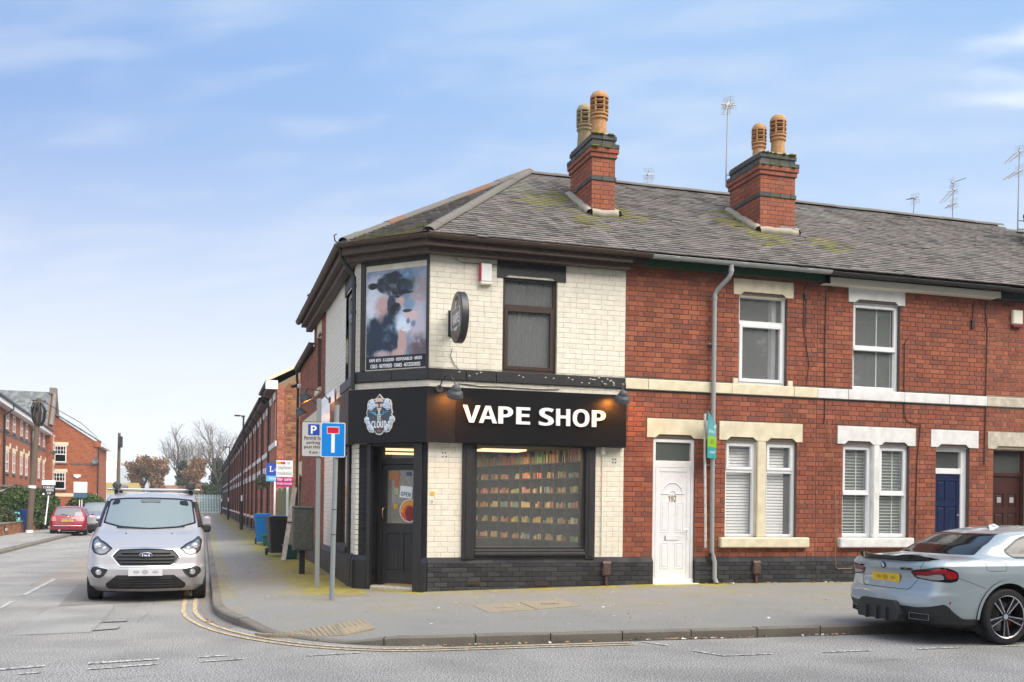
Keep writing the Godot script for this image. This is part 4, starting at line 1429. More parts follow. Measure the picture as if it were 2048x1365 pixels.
	for p in [a, b]:
		g = Geo.new()
		var out: Vector3 = (p - apex) * Vector3(1, 0, 1)
		out = out.normalized()
		g.tube([p + out * 0.0, p + out * 0.1 + Vector3(0, 0.03, 0), p + out * 0.12 + Vector3(0, 0.12, 0), p + out * 0.07 + Vector3(0, 0.15, 0)], 0.012, 6)
		wpart("hip_iron", g, M.brown_gutter, roof)

func chimney(parent: Node, c: Vector3, w: float, d: float, top: float, pots: Array, bm: Material, fillet := false) -> void:
	var g := Geo.new()
	g.box(Vector3(c.x - w / 2 + 0.006, c.y, c.z - d + 0.006), Vector3(c.x + w / 2 - 0.006, top - 0.01, c.z - 0.006))
	var o := wpart("chimney", g, M.mortar, parent)
	var tones := [RED_TONES[0], RED_TONES[1], RED_TONES[3], RED_TONES[4], RED_TONES[6]]
	var faces := [[frame(Vector3(c.x - w / 2, 0, c.z), Vector3.RIGHT), w], [frame(Vector3(c.x - w / 2, 0, c.z - d), Vector3.BACK), d], [frame(Vector3(c.x + w / 2, 0, c.z), Vector3.FORWARD), d], [frame(Vector3(c.x + w / 2, 0, c.z - d), Vector3.LEFT), w]]
	var list := []
	var rows := int((top - 0.4 - c.y) / 0.0885)
	var y1 := c.y + rows * 0.0885
	for fa in faces:
		list.append_array(lay(fa[0], Rect2(0, c.y, fa[1], rows * 0.0885), [], 0.0885, "flemish", 5, 0.009, 0.002))
	var yb := y1
	for k in [[0.03, 0.0885, tones], [0.055, 0.0885, tones]]:
		g = Geo.new()
		g.box(Vector3(c.x - w / 2 - k[0] + 0.006, yb, c.z - d - k[0] + 0.006), Vector3(c.x + w / 2 + k[0] - 0.006, yb + k[1] - 0.004, c.z + k[0] - 0.006))
		wpart("oversail", g, M.mortar, o)
		for fa in faces:
			var f2: Transform3D = fa[0] * Transform3D(Basis(), Vector3(-k[0], 0, k[0]))
			list.append_array(lay(f2, Rect2(0, yb, fa[1] + k[0] * 2, k[1]), [], k[1], "flemish", 5, 0.009, 0.002))
		yb += k[1]
	set_bricks("brick", list, tones, bm, o, 170, 0.05)
	list = []
	for k in [[0.06, 0.085], [0.0, 0.08], [0.02, 0.085]]:
		g = Geo.new()
		g.box(Vector3(c.x - w / 2 - k[0] + 0.006, yb, c.z - d - k[0] + 0.006), Vector3(c.x + w / 2 + k[0] - 0.006, yb + k[1] - 0.002, c.z + k[0] - 0.006))
		wpart("cap_course", g, M.black_joint, o)
		for fa in faces:
			var f2: Transform3D = fa[0] * Transform3D(Basis(), Vector3(-k[0], 0, k[0]))
			list.append_array(lay(f2, Rect2(0, yb, fa[1] + k[0] * 2, k[1]), [], k[1], "stretcher", 3, 0.008, 0.003))
		yb += k[1]
	var band: float = c.y + roundf((y1 - c.y) * 0.66 / 0.0885) * 0.0885
	for fa in faces:
		var f2: Transform3D = fa[0] * Transform3D(Basis(), Vector3(-0.02, 0, 0.02))
		list.append_array(lay(f2, Rect2(0, band, fa[1] + 0.04, 0.0885), [], 0.0885, "stretcher", 3, 0.008, 0.002))
	set_bricks("blue_brick", list, [Color(0.09, 0.095, 0.1), Color(0.13, 0.13, 0.125), Color(0.11, 0.115, 0.075)], bm, o, 100, 0.05)
	g = Geo.new()
	g.box(Vector3(c.x - w / 2 - 0.01, yb, c.z - d - 0.01), Vector3(c.x + w / 2 + 0.01, yb + 0.05, c.z + 0.01), 0.03)
	if pots.size() > 0: wpart("flaunching", g, M.render_grey, o)
	for p in pots:
		chimney_pot(Vector3(p[0], yb + 0.02, p[1]), p[2], p[3], p[4], o)
	if pots.size() > 0:
		var where := []
		var mg := Geo.new()
		mg.ball(Vector3.ZERO, Vector3.ONE, 6, 4)
		for i in 40:
			var k := rng.randf_range(0.012, 0.035)
			where.append(Transform3D(Basis.from_scale(Vector3(k * 1.5, k * 0.8, k * 1.5)), Vector3(c.x + rng.randf_range(-w / 2, w / 2), yb + 0.02 - (0.26 if i % 3 == 0 else 0.0), c.z + (0.02 if i % 2 == 0 else -rng.randf() * d) + (0.05 if i % 3 == 0 else 0.0))))
		copies("cap_moss", mg.mesh(), worn(mt(0.17, 0.19, 0.03, 0.95), fine, 6.0), where, [], o)

func chimney_pot(p: Vector3, r: float, h: float, m: Material, parent: Node) -> void:
	var g := Geo.new()
	var y := h - r * 2.6
	g.lathe([Vector2(r * 0.98, 0), Vector2(r * 0.86, y * 0.9), Vector2(r * 0.88, y - 0.02), Vector2(r * 1.04, y), Vector2(r * 1.04, y + 0.035), Vector2(r * 0.9, y + 0.04), Vector2(r * 0.9, y + 0.06), Vector2(r * 1.08, y + 0.075), Vector2(r * 1.08, y + 0.11), Vector2(r * 0.75, y + 0.115)], p, 24)
	var yy := y + 0.11
	for k in 3:
		g.lathe([Vector2(r * 0.78, yy), Vector2(r * 1.1, yy + 0.03), Vector2(r * 1.1, yy + 0.045), Vector2(r * 0.7, yy + 0.06)], p, 24)
		yy += r * 0.58
	for k in 6:
		var a := TAU * k / 6.0 + 0.3
		var q := p + Vector3(cos(a), 0, sin(a)) * r * 0.95
		g.cyl(q + Vector3(0, y + 0.1, 0), q + Vector3(0, yy + 0.03, 0), r * 0.14, r * 0.14, 6)
	g.lathe([Vector2(r * 0.9, yy - 0.01), Vector2(r * 1.1, yy), Vector2(r * 1.06, yy + 0.05), Vector2(r * 0.85, yy + 0.11), Vector2(r * 0.5, yy + 0.145), Vector2(0.0, yy + 0.155)], p, 24)
	wpart("chimney_pot", g, m, parent)
	g = Geo.new()
	g.cyl(p + Vector3(0, y + 0.1, 0), p + Vector3(0, yy, 0), r * 0.62, r * 0.62, 16)
	wpart("flue", g, M.black_joint, parent)

func shop_inside(t: Node3D) -> void:
	var g := Geo.new()
	var warm := mt(0.24, 0.2, 0.14, 0.8)
	var plan := pts([-0.78, -8.3, 3.3, -8.3, 3.3, -0.27, 0.12, -0.27, -0.78, -1.17])
	var flat := Transform3D(Basis(Vector3.RIGHT, Vector3.BACK, Vector3.DOWN), Vector3.ZERO)
	for y in [[0.08, 0.16], [2.63, 2.9], [5.9, 5.98]]: g.prism(plan, -y[1], -y[0], flat)
	g.box(Vector3(3.3, 0.1, -8.3), Vector3(3.5, 5.9, -0.27))
	g.box(Vector3(-0.78, 0.19, -7.6), Vector3(3.3, 2.63, -7.5))
	wpart("shop_interior", g, warm, t)
	g = Geo.new()
	g.box(Vector3(-0.7, 2.95, -2.6), Vector3(3.3, 5.9, -2.5))
	wpart("upper_room", g, M.dark_room, t)
	for p in [[1.75, -1.7, 0.42, 0.3], [0.3, -2.4, 0.9, 0.15], [0.3, -3.9, 0.9, 0.15]]:
		g = Geo.new()
		g.box(Vector3(-p[2], -0.03, -p[3]), Vector3(p[2], 0.0, p[3]))
		var em := mt(0.9, 0.9, 0.85, 0.5)
		em.emission_enabled = true
		em.emission = Color(1.0, 0.9, 0.7)
		em.emission_energy_multiplier = 0.45
		var o := solo("ceiling_light", g, em, "bright ceiling light seen through the shop window" if p[0] > 1.0 else "%s bright ceiling light strip seen through the fanlight over the shop door" % ("nearer" if p[1] > -3.0 else "farther"), "light", Vector3(p[0], 2.628, p[1]), "ceiling lights in the shop")
		var l := AreaLight3D.new()
		l.name = "ceiling_lamp"
		l.area_size = Vector2(p[2] * 2, p[3] * 2)
		l.light_energy = 0.7
		l.light_color = Color(1.0, 0.86, 0.62)
		l.shadow_enabled = true
		l.position = Vector3(0, -0.05, 0)
		l.rotation.x = -PI / 2
		o.add_child(l)
	var turn := deg_to_rad(15.0)
	var sh := thing("shop_shelving", "dark shop shelves filled with colourful small packets behind the window", "shelves", Vector3(3.05, 0.19, -0.55))
	var dir := Vector3(-sin(turn), 0, -cos(turn))
	var f := frame(Vector3.ZERO, -dir)    # x from far to near along the shelves, z towards the customer
	var L := 4.0
	var dark := mt(0.03, 0.025, 0.02, 0.6)
	g = Geo.new()
	g.x = f
	g.box(Vector3(-L, 0.0, -0.06), Vector3(0.1, 2.5, -0.03))
	part("back_board", g, dark, sh)
	var ys := [0.75, 1.07, 1.36, 1.64, 1.92, 2.2]
	for y in ys:
		g = Geo.new()
		g.x = f
		g.box(Vector3(-L, y - 0.022, -0.03), Vector3(0.1, y, 0.2), 0.003)
		part("shelf", g, dark, sh)
	for i in 11:
		g = Geo.new()
		g.x = f
		g.box(Vector3(-L + i * 0.4, 0.75, -0.028), Vector3(-L + i * 0.4 + 0.018, 2.2, 0.19), 0.002)
		part("divider", g, dark, sh)
	var where := []
	var cols := []
	var pal := [Color(0.7, 0.55, 0.12), Color(0.65, 0.2, 0.12), Color(0.7, 0.66, 0.5), Color(0.25, 0.45, 0.2), Color(0.6, 0.35, 0.1), Color(0.7, 0.3, 0.35), Color(0.72, 0.6, 0.3), Color(0.2, 0.35, 0.45)]
	for y in ys:
		for i in 10:
			var c: Color = pal[rng.randi() % pal.size()]
			var u := -L + i * 0.4 + 0.03
			while u < -L + i * 0.4 + 0.37:
				var w := rng.randf_range(0.012, 0.032)
				if rng.randf() < 0.12:
					u += 0.06
					continue
				var h := rng.randf_range(0.05, 0.12) if y < 2.1 else rng.randf_range(0.12, 0.3)
				if rng.randf() < 0.2: c = pal[rng.randi() % pal.size()]
				where.append(Transform3D(f.basis * Basis.from_scale(Vector3(w, h, 0.05)), sh.position + f * Vector3(u + w / 2, y + h / 2, 0.14 - rng.randf() * 0.06)))
				cols.append(c.lerp(Color(0.7, 0.65, 0.5), rng.randf() * 0.3))
				u += w + 0.006
	g = Geo.new()
	g.box(Vector3(-0.5, -0.5, -0.5), Vector3(0.5, 0.5, 0.5))
	var pm := mt(1, 1, 1, 0.4)
	pm.vertex_color_use_as_albedo = true
	tag(copies("shop_packets", g.mesh(), pm, where, cols, self), "rows of small coloured packets and bottles on the shop shelves", "packets", "")
	g = Geo.new()
	g.box(Vector3(0.3, 0.19, -2.9), Vector3(2.1, 0.95, -2.4), 0.01)
	solo("shop_counter", g, dark, "dark counter inside the shop below the shelves", "counter")

func wires(t: Node3D) -> void:
	var g := Geo.new()
	var z := 0.012
	g.tube([Vector3(0.38, 4.2, 0.05), Vector3(0.36, 4.08, z), Vector3(0.42, 3.95, z), Vector3(0.5, 3.86, 0.02)], 0.006, 5)
	wpart("cable", g, M.black_plastic, t)
	g = Geo.new()
	g.tube([Vector3(0.46, 5.82, z), Vector3(0.43, 5.7, z), Vector3(0.55, 5.66, z), Vector3(1.16, 5.67, z)], 0.005, 5)
	wpart("cable", g, M.black_plastic, t)
	g = Geo.new()
	g.tube([Vector3(0.5, 3.62, z), Vector3(0.9, 3.59, z), Vector3(1.2, 3.6, z), Vector3(1.9, 3.585, z), Vector3(2.3, 3.6, z)], 0.007, 5)
	wpart("cable", g, M.black_plastic, t)
	g = Geo.new()
	g.tube([Vector3(3.12, 2.62, 0.03), Vector3(3.12, 2.5, 0.03)], 0.04, 8)
	g.tube([Vector3(3.12, 2.5, 0.02), Vector3(3.12, 0.75, 0.02)], 0.012, 6)
	wpart("conduit", g, M.cream_plastic, t)
	meter_cowl(Vector3(3.19, 0.1, 0.06), t)
	for p in [[0.25, 2.45], [0.3, 2.45], [0.25, 2.39], [0.31, 2.39], [3.32, 2.42], [3.37, 2.42], [3.32, 2.36], [3.37, 2.36]]:
		g = Geo.new()
		g.cyl(Vector3(p[0], p[1], 0.0), Vector3(p[0], p[1], 0.008), 0.011, 0.011, 8)
		wpart("plug_hole", g, M.black_joint, t)
	for b in [[0.8, 0.27], [2.0, 0.24]]:
		g = Geo.new()
		g.box(Vector3(b[0] - 0.12, b[1] - 0.04, 0.045), Vector3(b[0] + 0.12, b[1] + 0.04, 0.058), 0.004)
		for k in 7:
			g.box(Vector3(b[0] - 0.1 + k * 0.032, b[1] - 0.03, 0.055), Vector3(b[0] - 0.085 + k * 0.032, b[1] + 0.03, 0.063))
		wpart("air_brick", g, worn(mt(0.07, 0.05, 0.045, 0.9), fine, 3.0), t)

func meter_cowl(p: Vector3, parent: Node) -> void:
	var g := Geo.new()
	g.box(p + Vector3(-0.075, 0.27, -0.02), p + Vector3(0.075, 0.48, 0.07), 0.025)
	g.cyl(p + Vector3(-0.075, 0.48, 0.02), p + Vector3(0.075, 0.48, 0.02), 0.05, 0.05, 12)
	g.cyl(p + Vector3(0, 0.08, 0.02), p + Vector3(0, 0.3, 0.02), 0.026, 0.026, 8)
	wpart("meter_cowl", g, worn(mt(0.11, 0.065, 0.055, 0.55), blotch, 2.0), parent)


func houses() -> void:
	house_first()
	house_second()
	house_third()
	house_fourth()

func house_shell(t: Node3D, x0: float, x1: float, holes: Array, covered: Array, joint: Material, stone: Material, moss: Array, most_slates: int, ridge_drop := 0.0) -> void:
	var f := frame(Vector3(0, 0, 0), Vector3.RIGHT)
	var g := Geo.new()
	slab(g, f, Rect2(x0, 0.05, x1 - x0, 5.85), holes, 0.26)
	var wall := wpart("front_wall", g, joint, t)
	var sk := holes.duplicate()
	sk.append_array(covered)
	sk.append(Rect2(x0 - 0.1, 3.67, x1 - x0 + 0.2, 0.19))
	set_bricks("brick", lay(f, Rect2(x0, 0.69, x1 - x0, 5.17), sk, 0.0885, "flemish", 8), RED_TONES, M.brick, wall, 300)
	g = Geo.new()
	g.box(Vector3(x0 + 0.1, 0.0, -8.4), Vector3(x1, 5.95, -8.2))
	g.box(Vector3(x1 - 0.1, 0.0, -8.2), Vector3(x1 + 0.1, 5.95, -0.27))
	g.box(Vector3(x0 + 0.1, 5.9, -8.2), Vector3(x1 - 0.1, 5.98, -0.02))
	wpart("inner_walls", g, M.room, t)
	var up := Vector3(0, 0.5145, -0.8575)
	var d := ridge_drop
	g = Geo.new()
	g.quad(Vector3(x0, 6.01 - d, 0.35), Vector3(x1, 6.01 - d, 0.35), Vector3(x1, 8.62 - d, -4.0), Vector3(x0, 8.62 - d, -4.0), Vector3(0, 1, 1))
	g.quad(Vector3(x0, 6.01 - d, -8.35), Vector3(x1, 6.01 - d, -8.35), Vector3(x1, 8.62 - d, -4.0), Vector3(x0, 8.62 - d, -4.0), Vector3(0, 1, -1))
	g.tri(Vector3(x1, 6.0 - d, 0.35), Vector3(x1, 6.0 - d, -8.35), Vector3(x1, 8.62 - d, -4.0), Vector3.RIGHT)
	var roof := wpart("roof", g, M.ridge, t)
	var fr := Transform3D(Basis(Vector3.RIGHT, up, Vector3.RIGHT.cross(up)), Vector3(0, 6.03 - d, 0.35))
	slates("slate", fr, PackedVector2Array([Vector2(x0, -0.05), Vector2(x1, -0.05), Vector2(x1, 5.073), Vector2(x0, 5.073)]), 0.125, 0.2, roof, most_slates, moss)
	ridge_tiles(Vector3(x0, 8.64 - d, -4.0), Vector3(x1, 8.64 - d, -4.0), [M.ridge], roof, 0.43, 0.15)

func course(t: Node3D, x0: float, x1: float, cuts: Array, m: Material) -> void:
	var us := [x0]
	us.append_array(cuts)
	us.append(x1)
	for i in us.size() - 1:
		var g := Geo.new()
		bar(g, ff, us[i] + 0.002, 3.67, us[i + 1] - 0.002, 3.86, -0.05, 0.036 + (0.006 if i % 2 == 1 else 0.0), 0.01)
		wpart("string_course", g, m, t)

func house_first() -> void:
	var t := thing("brick_house", "red brick house with cream lintels, white front door and grey downpipe beside the shop", "house", Vector3(5.5, 0.1, -1.5), 0.0, "")
	var x0 := 3.53
	var x1 := 7.43
	var holes := [Rect2(4.1, 0.05, 0.82, 2.78), Rect2(5.54, 1.05, 0.64, 1.78), Rect2(6.38, 1.05, 0.64, 1.78), Rect2(5.78, 3.86, 1.0, 1.66)]
	house_shell(t, x0, x1, holes, [Rect2(3.95, 2.83, 1.22, 0.34), Rect2(5.40, 2.83, 1.73, 0.34), Rect2(6.18, 1.05, 0.2, 1.8), Rect2(5.41, 0.86, 1.85, 0.19), Rect2(5.66, 5.5, 1.24, 0.28)], M.mortar, M.cream_stone, [[7.0, -1.2, 0.85, 1.0, 0], [6.6, -2.6, 0.9, 1.0, 1], [6.9, -2.0, 0.8, 0.8, 0], [4.2, -1.6, 0.5, 1.0, 0]], 300)
	plinth(ff, 4.92, x1, 0.12, BLUE_TONES, M.black_joint, M.brick, t)
	course(t, x0, x1, [3.97, 5.63, 6.93], M.cream_stone)
	for x in [5.66, 6.8]:
		var s := Geo.new()
		bar(s, ff, x, 3.862, x + 0.1, 3.96, -0.05, 0.03)
		wpart("stop_stone", s, M.cream_stone, t)
	lintel(ff, 3.97, 5.16, 2.83, 3.17, [[4.13, 4.9]], M.cream_stone, t)
	lintel(ff, 5.40, 7.13, 2.83, 3.17, [[5.56, 6.17], [6.39, 7.0]], M.cream_stone, t)
	lintel(ff, 5.66, 6.9, 5.5, 5.79, [[5.8, 6.76]], M.cream_stone, t)
	var g := Geo.new()
	bar(g, ff, 6.175, 1.04, 6.385, 2.85, -0.13, 0.01, 0.03)
	wpart("mullion", g, M.cream_stone, t)
	g = Geo.new()
	bar(g, ff, 5.41, 0.86, 7.26, 1.05, -0.12, 0.1, 0.02)
	wpart("sill", g, M.cream_stone, t)
	room(3.7, 0.2, -2.6, 5.3, 2.95, -0.27, M.room, t)
	room(5.4, 0.2, -2.6, 7.2, 2.95, -0.27, M.room, t)
	room(4.6, 3.3, -2.6, 7.2, 5.75, -0.27, M.room, t)
	for x in [5.54, 6.38]:
		window(ff, x, 1.05, x + 0.64, 2.82, "casement", M.white_plastic, t)
		blind(ff, x + 0.03, 1.1, x + (0.61 if x < 6.0 else 0.49), 2.75, -0.22, 1.25, 0.056, t, M.white, false)
	window(ff, 5.78, 3.87, 6.78, 5.52, "low_casement", M.white_plastic, t)
	g = Geo.new()
	g.box(Vector3(6.62, 3.9, -0.4), Vector3(6.7, 5.5, -0.27))
	wpart("window_reveal", g, M.white, t)
	white_door(t)
	g = Geo.new()
	g.box(Vector3(3.86, 5.83, 0.14), Vector3(7.46, 5.97, 0.165), 0.003)
	wpart("fascia_board", g, M.green_paint, t)
	g = Geo.new()
	g.box(Vector3(x0, 5.835, 0.0), Vector3(7.46, 5.855, 0.14))
	g.box(Vector3(x0, 5.83, 0.14), Vector3(3.858, 5.97, 0.166))
	wpart("soffit", g, M.brown_gutter, t)
	gutter_run(Vector3(3.87, 5.985, 0.34), Vector3(7.48, 5.985, 0.34), M.grey_plastic, t)
	downpipe([Vector3(5.42, 5.95, 0.34), Vector3(5.42, 5.8, 0.34), Vector3(5.4, 5.72, 0.3), Vector3(5.26, 5.52, 0.12), Vector3(5.23, 5.44, 0.09), Vector3(5.23, 4.0, 0.09), Vector3(5.23, 2.5, 0.08), Vector3(5.24, 0.8, 0.08), Vector3(5.28, 0.6, 0.115), Vector3(5.28, 0.32, 0.115), Vector3(5.3, 0.22, 0.17)], 0.041, M.grey_plastic, t, [Vector3(5.42, 5.84, 0.34), Vector3(5.23, 5.38, 0.09), Vector3(5.23, 2.6, 0.08)])
	for y in [4.55, 2.36]:
		g = Geo.new()
		g.box(Vector3(5.14, y - 0.014, 0.0), Vector3(5.31, y + 0.014, 0.06), 0.004)
		wpart("pipe_bracket", g, M.galv, t)
	g = Geo.new()
	g.tube([Vector3(5.24, 0.74, 0.04), Vector3(5.24, 0.74, 0.126)], 0.045, 8)
	wpart("pipe_band", g, M.black_plastic, t)
	meter_cowl(Vector3(6.15, 0.1, 0.06), t)
	for c in [[[7.2, 5.8], [7.12, 5.7], [7.12, 4.95], [7.14, 4.9], [7.16, 4.95], [7.17, 5.55]], [[7.14, 4.9], [7.25, 4.3], [7.2, 3.9]]]:
		g = Geo.new()
		var p := []
		for q in c: p.append(Vector3(q[0], q[1], 0.012))
		g.tube(p, 0.007, 5)
		wpart("cable", g, M.black_plastic, t)
	g = Geo.new()
	g.box(Vector3(7.13, 5.5, 0.0), Vector3(7.2, 5.6, 0.03), 0.004)
	wpart("junction_box", g, M.black_plastic, t)
	chimney(t, Vector3(7.43, 7.05, -1.45), 0.8, 1.25, 8.74, [[7.25, -1.9, 0.14, 0.6, M.pot], [7.6, -1.75, 0.155, 0.78, M.pot]], M.brick)
	flashing(t, 7.03, 7.83, -1.45, -2.7)
	chimney(t, Vector3(3.66, 7.0, -1.45), 0.48, 1.2, 8.72, [[3.58, -2.3, 0.15, 0.74, M.old_pot], [3.66, -1.72, 0.165, 0.8, M.pot]], M.brick)
	flashing(t, 3.42, 3.9, -1.45, -2.65)

func roof_y(z: float) -> float:
	return 6.03 + 0.6 * (0.35 - z)

func flashing(t: Node3D, x0: float, x1: float, z0: float, z1: float) -> void:
	var g := Geo.new()
	var pts := [Vector3(x0 - 0.03, roof_y(z1), z1), Vector3(x0 - 0.03, roof_y(z0) + 0.02, z0 + 0.04), Vector3(x1 + 0.03, roof_y(z0) + 0.02, z0 + 0.04), Vector3(x1 + 0.03, roof_y(z1), z1)]
	for i in 3:
		var n := int(ceil(pts[i].distance_to(pts[i + 1]) / 0.12))
		var line := []
		for k in n + 1:
			line.append(pts[i].lerp(pts[i + 1], float(k) / n) + Vector3(rng.randf_range(-0.012, 0.012), rng.randf_range(0, 0.025), rng.randf_range(-0.012, 0.012)))
		g.tube(line, 0.095, 7)
	wpart("mortar_fillet", g, M.render_grey, t)
	g = Geo.new()
	g.box(Vector3(x1 - 0.35, roof_y(z0) + 0.02, z0 + 0.005), Vector3(x1 + 0.005, roof_y(z0) + 0.17, z0 + 0.025), 0.004)
	if x1 - x0 > 0.6: wpart("lead_apron", g, M.lead, t)

func white_door(t: Node3D) -> void:
	var g := Geo.new()
	var z := -0.03
	ring(g, ff, 4.1, 0.22, 4.92, 2.81, 0.06, z - 0.07, z)
	bar(g, ff, 4.15, 2.3, 4.87, 2.42, z - 0.068, z - 0.002)
	bar(g, ff, 4.1, 0.2, 4.92, 0.3, z - 0.06, z + 0.02)
	var fr := wpart("door_frame", g, M.white_plastic, t)
	g = Geo.new()
	bar(g, ff, 4.09, 0.1, 4.99, 0.225, -0.1, 0.12, 0.015)
	wpart("door_step", g, M.cream_stone, t)
	var frost := mt(0.6, 0.7, 0.66, 0.3)
	frost.transparency = BaseMaterial3D.TRANSPARENCY_ALPHA
	frost.albedo_color.a = 0.15
	pane(ff, 4.16, 2.42, 4.86, 2.75, z - 0.03, fr, frost, "fanlight")
	g = Geo.new()
	bar(g, ff, 4.165, 0.3, 4.855, 2.3, z - 0.06, z - 0.014, 0.008)
	ring(g, ff, 4.165, 0.302, 4.855, 2.298, 0.075, z - 0.02, z - 0.004)
	var d := wpart("door", g, M.white_plastic, t)
	var zp := z - 0.014
	for p in [[4.27, 1.13, 4.44, 1.68], [4.56, 1.13, 4.73, 1.68], [4.27, 0.48, 4.44, 0.95], [4.56, 0.48, 4.73, 0.95]]:
		g = Geo.new()
		ring(g, ff, p[0], p[1], p[2], p[3], 0.016, zp - 0.002, zp + 0.007)
		bar(g, ff, p[0] + 0.035, p[1] + 0.035, p[2] - 0.035, p[3] - 0.035, zp - 0.002, zp + 0.006, 0.005)
		wpart("door_panel", g, M.white_plastic, d)
	g = Geo.new()
	for r in [[0.2, 0.01], [0.06, 0.008]]:
		var arc := []
		for k in 17: arc.append(Vector3(4.5 - cos(PI * k / 16.0) * r[0], 1.83 + sin(PI * k / 16.0) * r[0], zp + 0.003))
		g.tube(arc, r[1], 6)
	g.tube([Vector3(4.27, 1.83, zp + 0.003), Vector3(4.44, 1.83, zp + 0.003)], 0.01, 6)
	g.tube([Vector3(4.56, 1.83, zp + 0.003), Vector3(4.73, 1.83, zp + 0.003)], 0.01, 6)
	wpart("fan_moulding", g, M.white_plastic, d)
	g = Geo.new()
	ring(g, ff, 4.37, 1.0, 4.63, 1.07, 0.008, zp, zp + 0.014)
	bar(g, ff, 4.378, 1.008, 4.622, 1.062, zp, zp + 0.009, 0.002)
	wpart("letter_plate", g, M.white_plastic, d)
	g = Geo.new()
	bar(g, ff, 4.362, 0.993, 4.376, 1.075, zp - 0.001, zp + 0.012, 0.001)
	wpart("letter_plate_edge", g, M.black_plastic, d)
	g = Geo.new()
	bar(g, ff, 4.79, 1.02, 4.82, 1.2, z - 0.01, z + 0.006, 0.005)
	g.tube([Vector3(4.805, 1.19, z), Vector3(4.805, 1.19, z + 0.04), Vector3(4.7, 1.19, z + 0.045)], 0.009, 8)
	wpart("door_handle", g, M.white, d)
	letters("house_number", "192", frame(Vector3(4.5, 1.745, zp), Vector3.RIGHT), 0.16, 0.115, 0.006, mt(0.5, 0.43, 0.3, 0.35, 0.6), d, "Droid Sans", 700)

func panel_door(t: Node3D, x0: float, x1: float, y0: float, y1: float, z: float, m: Material, layout: Array, called := "door") -> Node3D:
	var g := Geo.new()
	bar(g, ff, x0, y0, x1, y1, z - 0.05, z - 0.012, 0.004)
	var d := wpart(called, g, m, t)
	g = Geo.new()
	slab(g, ff * Transform3D(Basis(), Vector3(0, 0, z)), Rect2(x0, y0, x1 - x0, y1 - y0), layout, 0.014, 0.0)
	wpart("door_rails", g, m, d)
	for p in layout:
		g = Geo.new()
		bar(g, ff, p.position.x + 0.03, p.position.y + 0.03, p.end.x - 0.03, p.end.y - 0.03, z - 0.03, z - 0.003, 0.012)
		wpart("door_panel", g, m, d)
	return d

